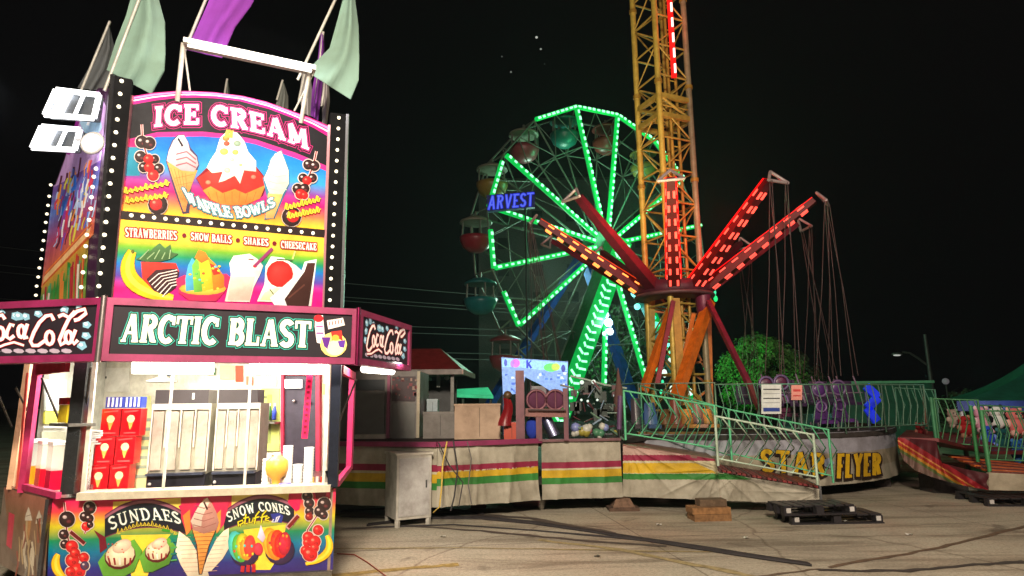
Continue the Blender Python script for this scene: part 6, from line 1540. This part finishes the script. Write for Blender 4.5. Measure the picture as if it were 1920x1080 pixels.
# objects seen through the front fence
random.seed(31); o = thing('ride_benches', V((at(1250, 850, 11.3).x, 11.3, ZD)), 'dim orange and blue padded ride benches behind the zigzag fence', 'benches')
for i, (x, y, w, h, c) in enumerate(((1195, 800, .20, .50, s(60, 52, 60)), (1222, 802, .24, .42, s(60, 84, 130)), (1250, 806, .2, .3, s(96, 60, 30)), (1270, 805, .2, .46, s(110, 50, 36)), (1290, 806, .24, .3, s(140, 92, 34)), (1312, 806, .2, .42, s(84, 60, 60)), (1330, 806, .2, .3, s(130, 90, 40)))):
    c0_ = at(x, y, 11.5); mb = MB(); rows = []
    for k in range(7):
        t = k / 6; rows.append([V((c0_.x + w * (u - .5) * (1 - .25 * t * t), 11.5 - .06 * math.sin(math.pi * u) + .12 * t, ZD + .12 + h * t)) for u in (0, .25, .5, .75, 1)])
    mb.grid(rows, c); mb.box((c0_.x, 11.35, ZD + .10), w * .95, .26, .06, c); mb.build('padded_back', PLASTIC, o)
mb = MB(); mb.bar(at(1195, 815, 11.3), at(1335, 815, 11.3), .2, .10, s(120, 84, 40), up=(0, 0, 1)); mb.build('bench', GALV, o)

# notice boards on the far fence
def board2(lb, x0, x1, y0, y1, Y, col, rowsL, name='notice_board'):
    sf_ = plane_surf(V((0, Y, 0)), V((0, -1, 0))); o = thing(name, at((x0 + x1) / 2, y1, Y), lb, 'notice'); mb = MB(); slab(mb, sf_, [(x0, y0), (x1, y0), (x1, y1), (x0, y1)], .02, col); mb.build('panel', PRINT, o)
    mb = MB(); a = Art(mb, sf_, .003)
    for y, w, c in rowsL: a.stroke([(x0 + 3, y), (x1 - 3, y)], w, c)
    mb.build('print', PRINT, o); mb = MB(); mb.tube(at(x0 + 4, y1 - 5, Y + .04), V((at(x0 + 4, y1, Y).x, Y + .04, ZD)), .015, s(110, 110, 110)); mb.tube(at(x1 - 4, y1 - 5, Y + .04), V((at(x1 - 4, y1, Y).x, Y + .04, ZD)), .015, s(110, 110, 110)); mb.parts('leg', GALV, o)
board2('white notice board with dark rule lines and a blue strip', 1428, 1465, 721, 776, 10.75, s(215, 215, 215), ((730, 2, s(60, 60, 70)), (747, 2, s(60, 60, 70)), (768, 7, s(50, 70, 150)), (738, 1, s(150, 150, 160)), (755, 1, s(150, 150, 160))))
board2('small pink notice with red print on the far fence', 1484, 1504, 722, 750, 10.75, s(225, 150, 140), ((732, 4, s(200, 70, 70)), (742, 2, s(190, 60, 60))), 'notice_board')
# round backed chairs
for i, (x, y, c, lb) in enumerate(((1537, 730, s(72, 34, 98), 'purple chair with a round ring back, left of a matching one'), (1572, 727, s(72, 34, 98), 'purple chair with a round ring back, nearer the blue lit figure'), (1437, 720, s(84, 30, 60), 'maroon ring back chair behind the white notice board'), (1465, 717, s(84, 30, 60), 'maroon ring back chair right of the white notice board'))):
    Y = 11.9; p = at(x, y, Y); o = thing('ring_back_chair', V((p.x, p.y, ZD)), lb, 'chair', 'chairs with round ring backs')
    mb = MB(); mb.ring(p, (0, 1, 0), .13, .025, s(104, 78, 120), 20); mb.ring(p - V((0, 0, .32)), (0, 1, 0), .09, .02, s(130, 96, 150), 18); mb.build('ring_back', GALV, o)
    mb = MB(); mb.ball(p + V((0, .03, 0)), .12, c, 14, (1, .3, 1)); mb.build('headrest', PLASTIC, o)
    mb = MB(); mb.prism([p + V((-.15, .02, -.55)), p + V((.15, .02, -.55)), p + V((.06, .02, -.2)), p + V((-.06, .02, -.2))], (0, .05, 0), c); mb.box(p - V((0, .1, .62)), .3, .3, .06, c); mb.build('seat', PLASTIC, o)
    mb = MB(); [mb.tube(p + V((q * .18, -.2 + .3 * w, -.6)), V((p.x + q * .18, p.y - .2 + .3 * w, ZD)), .02, s(90, 80, 90)) for q in (-1, 1) for w in (0, 1)]; mb.parts('leg', GALV, o)
p = at(1633, 790, 12.6); o = thing('blue_lit_figure', V((p.x, p.y, ZD)), 'deep blue glowing zigzag shape for a blue lit figure behind the rim fence', 'lamp')  # emissive shape stands in for a figure lit blue
mb = MB(); pts = [at(x, y, 12.6) for x, y in ((1624, 724), (1646, 745), (1626, 765), (1644, 790))]
for a_, b_ in zip(pts, pts[1:]): mb.bar(a_, b_, .16, .06, s(20, 50, 235), up=(0, 1, 0))
mb.build('lamp', mat('blue_figure_glow', .5, emit=.32, dirt=.35, dscale=9), o); mb = MB(); mb.tube(V((p.x, p.y + .08, ZD)), V((p.x, p.y + .08, pts[0].z)), .03, s(60, 70, 110)); mb.build('pole', GALV, o)
simplebox('teal_locker', 'low teal locker on the platform below the notice boards', 'locker', 1440, 1490, 770, 800, 12.2, .4, s(50, 120, 110), GALV, z0=ZD)
simplebox('teal_locker', 'low teal locker on the platform under the purple chairs', 'locker', 1525, 1585, 776, 800, 12.3, .4, s(50, 120, 110), GALV, z0=ZD)
# green trailer side
a_ = at(1580, 800, 18); b_ = at(1757, 800, 18); zt_ = at(1660, 719, 18).z
o = thing('green_trailer', V(((a_.x + b_.x) / 2, 19, 0)), 'dark green box trailer with a pale top edge behind the rim fence', 'trailer')
mb = MB(); mb.box(V(((a_.x + b_.x) / 2, 19, .5)), b_.x - a_.x, 2, zt_ - .5, s(20, 84, 62)); mb.build('body', GALV, o)
mb = MB(); mb.box(V(((a_.x + b_.x) / 2, 18.99, zt_)), b_.x - a_.x + .1, 2.1, .07, s(90, 170, 130)); mb.build('roof_edge', GALV, o)
mb = MB(); [mb.tube(V((a_.x + u * (b_.x - a_.x), 18.1, .4)), V((a_.x + u * (b_.x - a_.x), 18.4, .4)), .4, s(24, 24, 24), 20) for u in (.2, .35, .8)]; mb.parts('wheel', RUBBER, o)

# ================================================================= second ride at the right
ride2 = thing('right_ride_platform', V((8.5, 12, 0)), 'platform with red and yellow draped skirt and steps at the right edge', 'platform')
TOPc = [(1683, 821, 11.4), (1706, 822, 11.3), (1730, 824, 11.1), (1756, 827, 10.9), (1766, 868, 10.75), (1812, 880, 10.4), (1854, 888, 10.2)]
BOTc = [(1684, 840, 11.4), (1695, 864, 11.3), (1716, 882, 11.1), (1746, 894, 10.9), (1780, 904, 10.75), (1815, 912, 10.4), (1854, 919, 10.2)]
def samp(cv, u):
    t = u * (len(cv) - 1); i = min(int(t), len(cv) - 2); f = t - i; return [cv[i][k] + (cv[i + 1][k] - cv[i][k]) * f for k in range(3)]
rows = []
for r in range(49):
    v = r / 48; row = []
    for i in range(181):
        u = i / 180; a_ = samp(TOPc, u); b_ = samp(BOTc, u); w = .03 * math.sin(u * 30 + v * 6) + .02 * math.sin(u * 61 - v * 5)
        row.append(at(a_[0] + (b_[0] - a_[0]) * v, a_[1] + (b_[1] - a_[1]) * v, a_[2] + w * v))
    rows.append(row)
def c2(i, j):
    u = j / 180; v = i / 48; a_ = samp(TOPc, u); b_ = samp(BOTc, u); x = a_[0] + (b_[0] - a_[0]) * v; y = a_[1] + (b_[1] - a_[1]) * v
    q = (y - 821) - (x - 1683) * .62
    if q < -8: return s(74, 22, 30)
    if q < 3: return s(140, 26, 36)
    if q < 6: return s(190, 120, 60)
    if q < 12: return s(150, 44, 28)
    if q < 17: return s(176, 116, 34)
    if q < 23: return s(84, 96, 52)
    return s(112, 88, 80) if x < 1838 else s(126, 70, 62)
mb = MB(); mb.grid(rows, c2); mb.build('draped_skirt', TARP, ride2)
mb = MB(); P = [at(1854, 886, 10.2), at(1990, 893, 10.0), at(1990, 922, 10.0), at(1854, 919, 10.2)]; mb.prism(P, (0, .05, 0), s(160, 150, 130)); mb.build('plain_skirt', TARP, ride2)
mb = MB()
t0, t1 = at(1757, 846, 11.6), at(1990, 872, 11.6); 
for i in range(9):
    v = i / 8; l = at(1770 + 85 * v, 852 + 33 * v, 12.4 - 2.1 * v); r = at(1905 + 90 * v, 868 + 24 * v, 12.2 - 2.1 * v)
    mb.bar(l, r, .14, .03, s(190, 92, 36) if i % 2 else s(110, 36, 34), up=(0, 0, 1))
mb.parts('step', GALV, ride2)
mb = MB(); mb.prism([at(1684, 820, 11.5), at(1760, 822, 11.2), at(1860, 846, 12.6), at(2000, 846, 12.6), at(2000, 822, 15.0), at(1700, 806, 15.0)], (0, 0, -.06), s(110, 36, 40)); mb.build('deck', GALV, ride2)
mb = MB(); mb.box((7.6, 11.6, .0), .6, .4, .28, s(44, 38, 36)); mb.box((8.6, 11.2, .0), .5, .4, .28, s(60, 46, 40)); mb.box((6.9, 12.4, 0), .3, .3, .5, s(50, 44, 42)); mb.parts('support_block', WOODM, ride2)
G2 = s(66, 130, 84)
def f2(lb, x0, y0, Y0, x1, y1, Y1, h, n, col=G2, amp=.09): fence(lb, at(x0, y0, Y0), at(x1, y1, Y1), h, h, n, col, r=.012, amp=amp, group='green zigzag fences of the right hand ride', name='zigzag_fence')
f2('green zigzag fence left of the step fence on the right hand ride', 1762, 836, 12.0, 1846, 842, 11.6, .86, 6)
f2('green zigzag fence beside the steps at the right edge', 1850, 868, 10.9, 1945, 872, 10.7, .86, 6)
f2('green zigzag fence at the back corner of the right hand ride', 1686, 800, 13.8, 1762, 806, 13.4, .82, 6, s(56, 110, 84))
f2('green zigzag fence in front of the soft toys', 1846, 842, 11.7, 1960, 850, 11.4, .78, 7, s(56, 120, 90))
mb = MB()
for x, y0, y1, Y, c in ((1761, 745, 870, 11.4, s(60, 130, 90)), (1739, 744, 800, 13.0, s(120, 84, 66)), (1834, 760, 866, 11.2, s(60, 140, 80)), (1856, 770, 886, 10.3, s(70, 140, 90))): p = at(x, y1, Y); t = at(x, y0, Y); mb.tube(p, V((p.x, p.y, t.z)), .03, c, 8)
mb.parts('post', GALV, ride2)
# tent
o = thing('green_tent', V((13, 16, 0)), 'green peaked tent with a dark blue valance at the right edge', 'tent')
c00, c10, ap = at(1796, 752, 14.5), at(2120, 760, 14.0), at(2060, 560, 17.5); c01 = V((c00.x + 5.2, 21, c00.z)); c11 = V((c10.x + .6, 21, c00.z)); c10.z = c00.z
mb = MB(); col = s(16, 92, 74)
for p, q in ((c00, c10), (c10, c11), (c11, c01), (c01, c00)):
    rows = []
    for i in range(11):
        v = i / 10; rows.append([V(((p.x + (q.x - p.x) * u) * (1 - v) + ap.x * v, (p.y + (q.y - p.y) * u) * (1 - v) + ap.y * v, c00.z * (1 - v) + ap.z * v - .55 * math.sin(v * math.pi) * (1 - v * .3))) for u in [k / 10 for k in range(11)]])
    mb.grid(rows, col)
mb.build('roof', TARP, o)
mb = MB(); mb.prism([c00, c10, c10 - V((0, 0, .26)), c00 - V((0, 0, .22))], (0, .03, 0), s(30, 50, 110)); mb.prism([c00, c01, c01 - V((0, 0, .24)), c00 - V((0, 0, .22))], (-.03, 0, 0), s(30, 50, 110)); mb.parts('valance', TARP, o)
mb = MB(); [mb.tube(V((q.x, q.y, 0)), q, .05, s(130, 130, 130)) for q in (c00 + V((.1, .1, 0)), c01, c10)]; mb.parts('pole', GALV, o)
mb = MB(); mb.bar(at(1880, 764, 14.4), at(1990, 766, 14.4), .07, .03, s(170, 210, 220), up=(0, 0, 1)); mb.build('strip_lamp', mat('tent_strip', .5, emit=.8, dirt=0), o)
lamp('tent_lamp', 'POINT', at(1880, 775, 13.9), 22, (1, .85, .8), .2); lamp('tent_top', 'POINT', at(1840, 700, 12.5) , 14, (.3, 1, .8), .3)  # tent_top is an added green light without a fixture, tints the roof
# soft toys
def plush(px, py, Y, r, col, col2, lb, dark=None):
    c = at(px, py, Y); o = thing('soft_toy', c - V((0, 0, r * 2)), lb, 'soft toy', 'soft toys hanging under the tent'); dark = dark or col2
    mb = MB(); mb.ball(c - V((0, 0, r * 1.1)), r * .95, col, 12, (1, .8, 1.05)); mb.build('body', CLOTH, o)
    mb = MB(); mb.ball(c, r * .8, col, 14, (1.05, .9, .95)); mb.ball(c + V((0, -r * .65, -r * .12)), r * .3, col2, 10); h = mb.build('head', CLOTH, o)
    mb = MB(); [mb.ball(c + V((q * r * .3, -r * .68, r * .15)), r * .12, s(16, 14, 14), 8) for q in (-1, 1)]; mb.ball(c + V((0, -r * .93, -r * .06)), r * .09, s(16, 14, 14), 8); mb.build('face', PLASTIC, h)
    for q in (-1, 1):
        mb = MB(); mb.ball(c + V((q * r * .62, 0, r * .62)), r * .28, dark, 10, (1, .5, 1)); mb.build('ear', CLOTH, o)
        mb = MB(); mb.ball(c + V((q * r * .95, -r * .2, -r * .9)), r * .34, dark, 10, (1, .8, 1.3)); mb.build('arm', CLOTH, o)
        mb = MB(); mb.ball(c + V((q * r * .6, -r * .4, -r * 1.95)), r * .42, dark, 10, (.9, 1.2, .9)); mb.build('leg', CLOTH, o)
WH = s(220, 214, 214); BK = s(14, 14, 18)
plush(1868, 772, 13.5, .17, WH, WH, 'white soft toy bear with black ears and limbs under the tent', BK)
plush(1840, 775, 13.6, .18, s(205, 140, 165), s(225, 180, 190), 'pink soft toy left of the black and white one')
plush(1902, 778, 13.4, .19, s(210, 110, 110), s(225, 170, 160), 'coral pink soft toy at the right edge of the picture')
plush(1808, 790, 13.6, .15, s(150, 30, 34), s(170, 120, 100), 'dark red soft toy hanging at the left end of the tent')
plush(1850, 808, 13.2, .14, s(40, 70, 190), s(120, 140, 220), 'blue soft toy hanging below the pink one')
plush(1786, 776, 14.0, .13, s(150, 130, 120), s(170, 150, 140), 'tan soft toy at the corner of the tent')
plush(1880, 815, 13.2, .16, s(20, 70, 76), s(60, 110, 110), 'dark teal soft toy hanging below the bear')
plush(1908, 835, 12.9, .15, s(30, 80, 150), s(60, 110, 170), 'blue soft toy low at the right edge of the picture')
plush(1668 + 57, 800, 13.9, .11, s(130, 30, 34), s(150, 90, 80), 'small dark red soft toy by the back corner fence')

# ================================================================= street lamp, power lines, far lights
p0 = at(1750, 745, 42); t0 = at(1734, 627, 42); o = thing('street_lamp', V((p0.x, 42, 0)), 'tall street lamp with a long curved arm in the dark at the right', 'street lamp')
mb = MB(); mb.tube(V((p0.x, 42, 0)), t0, .16, s(90, 90, 90), 10, .10); mb.build('pole', GALV, o)
mb = MB(); mb.path([at(1738, 684, 42), at(1722, 672, 42), at(1706, 662, 42), at(1692, 660, 42)], .07, s(90, 90, 90)); mb.build('arm', GALV, o)
mb = MB(); mb.ball(at(1682, 664, 42), .3, s(110, 110, 110), 10, (1.3, .7, .35)); hh = mb.build('lamp_head', GALV, o); mb = MB(); mb.ball(at(1682, 666, 41.9), .2, s(200, 200, 196), 10, (1.3, .6, .3)); mb.build('lens', mat('dim_street', .5, emit=.7, dirt=0, sample=False), hh)
q = at(1773, 715, 40); o = thing('globe_lamp', V((q.x, q.y, 0)), 'faint round lamp near the left end of the tent roof', 'street lamp'); mb = MB(); mb.ball(q, .2, s(130, 125, 130), 12); mb.build('globe', mat('dim_globe', .5, emit=.3, dirt=0, sample=False), o); mb = MB(); mb.tube(V((q.x, q.y, 0)), q, .05, s(60, 60, 60)); mb.build('pole', GALV, o)
WL = (('highest power line crossing behind the kiosk and wheel', (0, 463), (645, 531), (1260, 580)), ('second power line from the top behind the wheel', (0, 497), (645, 557), (1260, 598)), ('third power line from the top behind the wheel', (0, 510), (645, 564), (1260, 604)),
      ('fourth power line, upper of the close pair level with the end sign', (0, 560), (760, 612), (1260, 626)), ('fifth power line, lower of the close pair level with the end sign', (0, 575), (760, 624), (1260, 637)), ('sixth power line, just over the red roof', (0, 640), (860, 662), (1260, 668)), ('lowest power line, touching the red roof', (0, 650), (860, 673), (1260, 680)))
for lb, a_, b_, c_ in WL:
    o = thing('power_line', at(*a_, 46), lb, 'power line', 'overhead power lines'); mb = MB(); mb.path([at(a_[0] - 300, a_[1] - 26, 46), at(*a_, 46), at((a_[0] + b_[0]) / 2, (a_[1] + b_[1]) / 2 + 3, 46), at(*b_, 46), at((c_[0] + b_[0]) / 2, (c_[1] + b_[1]) / 2 + 2, 46), at(*c_, 46)], .022, s(120, 122, 120), 5); mb.build('cable', mat('cable_sheath', .5, dirt=0), o)
for x, y, r, e, lb in ((1006, 70, .19, s(190, 190, 180), 'brightest distant white light high in the black sky'), (1014, 92, .15, s(150, 150, 140), 'white light just below the brightest one in the sky'), (941, 106, .12, s(90, 95, 90), 'leftmost faint light in the sky'), (958, 135, .15, s(110, 115, 108), 'faint light in the sky lowest of the cluster'), (1021, 120, .1, s(40, 45, 42), 'very dim light at the right of the cluster in the sky')):
    o = thing('sky_light', at(x, y, 90), lb, 'light', 'tiny lights in the night sky'); mb = MB(); mb.ball(at(x, y, 90), r, e, 10, (1.1, 1, 1)); mb.build('glow', mat('far_light', .5, emit=.9, dirt=0, sample=False), o)  # added glowing spheres for sky dots of unknown kind

# ================================================================= ground
g = MB(); R_ = 400
rows = [[V((x, y, 0)) for x in (-R_, -30, -8, 0, 8, 30, R_)] for y in (-60, -10, 3, 8, 14, 30, R_)]
g.grid(rows, s(170, 150, 128), smooth=False)
gm = bpy.data.materials.new('ground_concrete'); gm.use_nodes = True; nt = gm.node_tree; N = nt.nodes; L = nt.links; bs = N['Principled BSDF']; bs.inputs['Roughness'].default_value = .8
tc_ = N.new('ShaderNodeTexCoord')
def noise(sc, det=6, ro=.6, vec=None, dist=0):
    n = N.new('ShaderNodeTexNoise'); n.inputs['Scale'].default_value = sc; n.inputs['Detail'].default_value = det; n.inputs['Roughness'].default_value = ro; n.inputs['Distortion'].default_value = dist; L.new(vec or tc_.outputs['Object'], n.inputs['Vector']); return n
def ramp(src, a, b, ca, cb):
    r = N.new('ShaderNodeValToRGB'); r.color_ramp.elements[0].position = a; r.color_ramp.elements[1].position = b; r.color_ramp.elements[0].color = (*ca, 1); r.color_ramp.elements[1].color = (*cb, 1); L.new(src, r.inputs['Fac']); return r
def mul(a, b, f=1, bt='MULTIPLY'):
    m = N.new('ShaderNodeMix'); m.data_type = 'RGBA'; m.blend_type = bt; m.inputs['Factor'].default_value = f; L.new(a, m.inputs['A']); L.new(b, m.inputs['B']); return m.outputs['Result']
base = ramp(noise(.5, 8).outputs['Fac'], .3, .7, (.27, .24, .185), (.41, .37, .285))
mp = N.new('ShaderNodeMapping'); mp.inputs['Scale'].default_value = (.35, 2.2, 1); L.new(tc_.outputs['Object'], mp.inputs['Vector'])
st = ramp(noise(1.0, 7, .65, mp.outputs['Vector'], .6).outputs['Fac'], .36, .52, (.52, .49, .46), (1, 1, 1))
fine = ramp(noise(28, 5, .7).outputs['Fac'], .3, .6, (.66, .64, .62), (1.12, 1.12, 1.12))
red = ramp(noise(.22, 3).outputs['Fac'], .5, .72, (1, 1, 1), (1.03, .80, .74))
c = mul(mul(mul(base.outputs['Color'], st.outputs['Color']), fine.outputs['Color']), red.outputs['Color'])
br = N.new('ShaderNodeTexBrick'); br.offset = 0; br.inputs['Scale'].default_value = 1; br.inputs['Mortar Size'].default_value = .012; br.inputs['Mortar Smooth'].default_value = .3; br.inputs['Brick Width'].default_value = 4.6; br.inputs['Row Height'].default_value = 3.3
br.inputs['Color1'].default_value = (1, 1, 1, 1); br.inputs['Color2'].default_value = (.93, .92, .9, 1); br.inputs['Mortar'].default_value = (.5, .47, .44, 1)
mp2 = N.new('ShaderNodeMapping'); mp2.inputs['Rotation'].default_value = (0, 0, rad(-9)); mp2.inputs['Location'].default_value = (1.2, .4, 0); L.new(tc_.outputs['Object'], mp2.inputs['Vector']); L.new(mp2.outputs['Vector'], br.inputs['Vector'])
c = mul(c, br.outputs['Color'])
vo = N.new('ShaderNodeTexVoronoi'); vo.feature = 'DISTANCE_TO_EDGE'; vo.inputs['Scale'].default_value = .33; nz = noise(1.6, 5); mv = N.new('ShaderNodeMix'); mv.data_type = 'RGBA'; mv.inputs['Factor'].default_value = .22; L.new(tc_.outputs['Object'], mv.inputs['A']); L.new(nz.outputs['Color'], mv.inputs['B']); L.new(mv.outputs['Result'], vo.inputs['Vector'])
ck = ramp(vo.outputs['Distance'], .0, .006, (.55, .5, .47), (1, 1, 1)); c = mul(c, ck.outputs['Color'])
oil = ramp(noise(1.3, 4, .5, dist=.8).outputs['Fac'], .62, .70, (1, 1, 1), (.55, .52, .50)); c = mul(c, oil.outputs['Color'])
spk = ramp(noise(60, 2, .5).outputs['Fac'], .30, .40, (.55, .53, .5), (1, 1, 1)); c = mul(c, spk.outputs['Color'])
L.new(c, bs.inputs['Base Color'])
bp = N.new('ShaderNodeBump'); bp.inputs['Strength'].default_value = .35; bp.inputs['Distance'].default_value = .02; L.new(noise(12, 8, .7).outputs['Fac'], bp.inputs['Height']); L.new(bp.outputs['Normal'], bs.inputs['Normal'])
gr = g.build('ground', gm, None, kind='structure')
random.seed(77)
for i, (x, y, lb) in enumerate(((1582, 978, 'white scrap of paper on the ground right of the pallets'), (1236, 985, 'crumpled pale scrap on the ground before the timber blocks'), (1120, 1045, 'dark flat scrap on the near ground left of the middle'), (830, 1008, 'small pale scrap on the ground right of the cabinet'), (1705, 1004, 'pale scrap on the ground near the right edge'), (1400, 1010, 'white scrap on the open ground below the ramp'))):
    p = pz(x, y, 0); o = thing('paper_scrap', p, lb, 'litter', 'litter on the ground'); mb = MB(); rows = [[p + V(((u - 1.5) * .022, (v - 1.5) * .02, .006 + random.uniform(0, .02))) for u in range(4)] for v in range(4)]; mb.grid(rows, s(215, 212, 205) if i != 2 else s(60, 50, 44)); mb.build('sheet', PRINT, o)
# painted lines, tar seams
def ribbon(name, pts, w, col, z, mt, **kw):
    mb = MB(); P = [pz(x, y, z) for x, y in pts]; rows = []
    Q = []
    for i in range(len(P) - 1):
        for k in range(6): Q.append(P[i].lerp(P[i + 1], k / 6))
    Q.append(P[-1]); random.seed(int(pts[0][0]))
    for i, p in enumerate(Q):
        d = (Q[min(i + 1, len(Q) - 1)] - Q[max(i - 1, 0)]); nn = V((-d.y, d.x, 0)).normalized(); ww = w * random.uniform(.65, 1.2) / 2; o_ = nn * random.uniform(-.02, .02); rows.append([p + nn * ww + o_, p - nn * ww + o_])
    mb.grid(rows, col, smooth=False); return mb.build(name, mt, None, kind='structure', **kw)
PL = mat('worn_line_paint', .8, dirt=.5, dscale=11)
ribbon('parking_line', [(600, 1029), (900, 1027), (1130, 1031), (1400, 1036)], .05, s(140, 124, 84), .004, PL)
ribbon('parking_line', [(1010, 1012), (1160, 1030), (1330, 1064), (1460, 1090)], .11, s(148, 132, 92), .005, PL)
ribbon('parking_line', [(600, 1082), (800, 1062), (860, 1058)], .12, s(150, 124, 66), .005, PL)
TARM = mat('tar_seam', .75, dirt=.4, dscale=9)
ribbon('tar_seam', [(1535, 1069), (1700, 1070), (1830, 1058), (1925, 1053)], .085, s(58, 50, 46), .006, TARM)
ribbon('tar_seam', [(1552, 1063), (1680, 1042), (1800, 1018), (1925, 985)], .07, s(96, 76, 58), .005, TARM)
ribbon('tar_seam', [(1300, 1092), (1420, 1080), (1540, 1066)], .05, s(96, 80, 64), .005, TARM)
ribbon('tar_seam', [(640, 992), (760, 985), (900, 995), (1080, 1012), (1250, 1024)], .10, s(70, 58, 52), .005, TARM)
ribbon('tar_seam', [(640, 968), (720, 970), (860, 962), (1000, 972), (1150, 1000)], .16, s(74, 62, 56), .006, TARM)
# cables on the ground
random.seed(2)
CB = [('thick bundle of dark cables crossing the ground from the cabinet to the lower right', [(690, 985), (800, 972), (900, 972), (1000, 981), (1100, 996), (1200, 1012), (1320, 1030), (1430, 1047), (1540, 1063)], 5, .013), ('pair of thin dark cables beside the thick bundle', [(700, 990), (850, 985), (1000, 995), (1150, 1008), (1300, 1024)], 2, .009),
      ('pair of dark cables from behind the cabinet to the striped skirt', [(640, 960), (760, 952), (860, 958), (920, 966)], 3, .013)]
for lb, pts, n, r in CB:
    P = [pz(x, y, 0) for x, y in pts]; o = thing('cable_bundle', P[0], lb, 'cable', 'cables on the ground')
    for k in range(n):
        Q = []
        for i in range(len(P) - 1):
            for q in range(5):
                t = q / 5; p = P[i].lerp(P[i + 1], t); Q.append(V((p.x, p.y + (k - n / 2) * r * 2.3 + .02 * math.sin(i * 1.7 + t * 2 + k), r + .001)))
        mb = MB(); mb.path(Q, r, s(34, 28, 30), 6); mb.build('cable', RUBBER, o)
P = [pz(x, y, .012) for x, y in ((632, 1038), (665, 1040), (690, 1055), (730, 1085))]; o = thing('thin_red_cable', P[0], 'thin reddish cable on the ground right of the kiosk', 'cable'); mb = MB(); mb.path(P, .006, s(140, 60, 40)); mb.build('cable', RUBBER, o)
# hoses hanging over the skirt and clutter
for lb, pts, c, r in (('yellow hose hanging over the striped skirt beside the cabinet', [(838, 828), (830, 870), (828, 915), (824, 950), (812, 962)], s(190, 160, 70), .012), ('black cable hanging over the striped skirt', [(850, 826), (858, 880), (852, 930), (845, 958)], s(30, 28, 30), .012), ('black cable looping down the skirt beside the yellow hose', [(822, 830), (842, 872), (868, 905), (860, 950)], s(40, 34, 36), .009), ('grey cable hanging from the boxes over the skirt', [(876, 828), (884, 860), (878, 910), (884, 945)], s(84, 80, 76), .008)):
    P = [at(x, y, 9.0 - .002 * (y - 830)) for x, y in pts]; o = thing('hanging_cable', P[-1], lb, 'cable', 'cables over the skirt'); mb = MB(); mb.path(P, r, c); mb.build('cable', RUBBER, o)
def crate(px, py, w, d, h, col, lb, yv=0):
    p = pz(px, py, 0); o = thing('small_box', V((p.x, p.y, 0)), lb, 'box'); mb = MB(); mb.box((p.x, p.y, 0), w, d, h, col, yv); mb.build('body', GALV, o); mb = MB(); mb.box((p.x, p.y, h), w * 1.06, d * 1.06, .02, tuple(x * 1.3 for x in col), yv); mb.build('lid', GALV, o); mb = MB(); mb.box((p.x + .02, p.y - d / 2 - .01, h * .4), w * .5, .01, h * .3, tuple(x * .5 for x in col), yv); mb.build('latch', GALV, o)
crate(898, 951, .24, .2, .13, s(110, 64, 60), 'small dull pink box on the ground under the skirt')
crate(985, 948, .4, .25, .06, s(104, 60, 60), 'flat dull pink box on the ground under the skirt', .2)
crate(672, 1080, .2, .2, .1, s(60, 54, 50), 'low dark box on the ground at the foot of the kiosk') if False else None

# ================================================================= sky and lamps
W = bpy.data.worlds.new('World'); S.world = W; W.use_nodes = True; wn = W.node_tree.nodes; wl_ = W.node_tree.links
bg = wn['Background']; sk_ = wn.new('ShaderNodeTexSky'); sk_.sky_type = 'NISHITA'; sk_.sun_disc = False; sk_.sun_elevation = rad(-6); sk_.sun_rotation = rad(200)
mx = wn.new('ShaderNodeMix'); mx.data_type = 'RGBA'; mx.inputs['Factor'].default_value = .92; wl_.new(sk_.outputs['Color'], mx.inputs['A']); mx.inputs['B'].default_value = (.007, .0078, .013, 1); wl_.new(mx.outputs['Result'], bg.inputs['Color']); bg.inputs['Strength'].default_value = .1
lamp('assumed_front_fill', 'AREA', V((-0.3, -3, 6.8)), 2500, (1, .86, .68), 1.2, V((1.5, 7, 0)))  # assumed light behind the camera, unseen, no fixture; fills ground, kiosk and skirts
lamp('right_fill', 'AREA', V((9, 1, 7)), 260, (1, .70, .62), 1.2, V((6.5, 10, 0)))  # added area light out of view, no fixture; brightens the right-hand ride
S.view_settings.view_transform = 'Standard'; S.view_settings.look = 'None'; S.view_settings.exposure = 0; S.view_settings.gamma = 1
S.cycles.use_denoising = True
S.cycles.max_bounces = 6; S.cycles.diffuse_bounces = 3; S.cycles.glossy_bounces = 3; S.cycles.sample_clamp_indirect = 4
S.cycles.caustics_reflective = False; S.cycles.caustics_refractive = False
hz = MB(); hz.hexa([V((-60, -12, -1)), V((60, -12, -1)), V((60, 62, -1)), V((-60, 62, -1))], [V((-60, -12, 24)), V((60, -12, 24)), V((60, 62, 24)), V((-60, 62, 24))], s(200, 200, 200))
hm = bpy.data.materials.new('haze_air'); hm.use_nodes = True; hn = hm.node_tree.nodes; hn.remove(hn['Principled BSDF']); pv = hn.new('ShaderNodeVolumePrincipled'); pv.inputs['Density'].default_value = .0008; pv.inputs['Color'].default_value = (.8, .8, .8, 1); pv.inputs['Anisotropy'].default_value = .6
hm.node_tree.links.new(pv.outputs['Volume'], hn['Material Output'].inputs['Volume'])
hz.build('haze', hm, None, kind='stuff', label='thin night haze over the fairground')
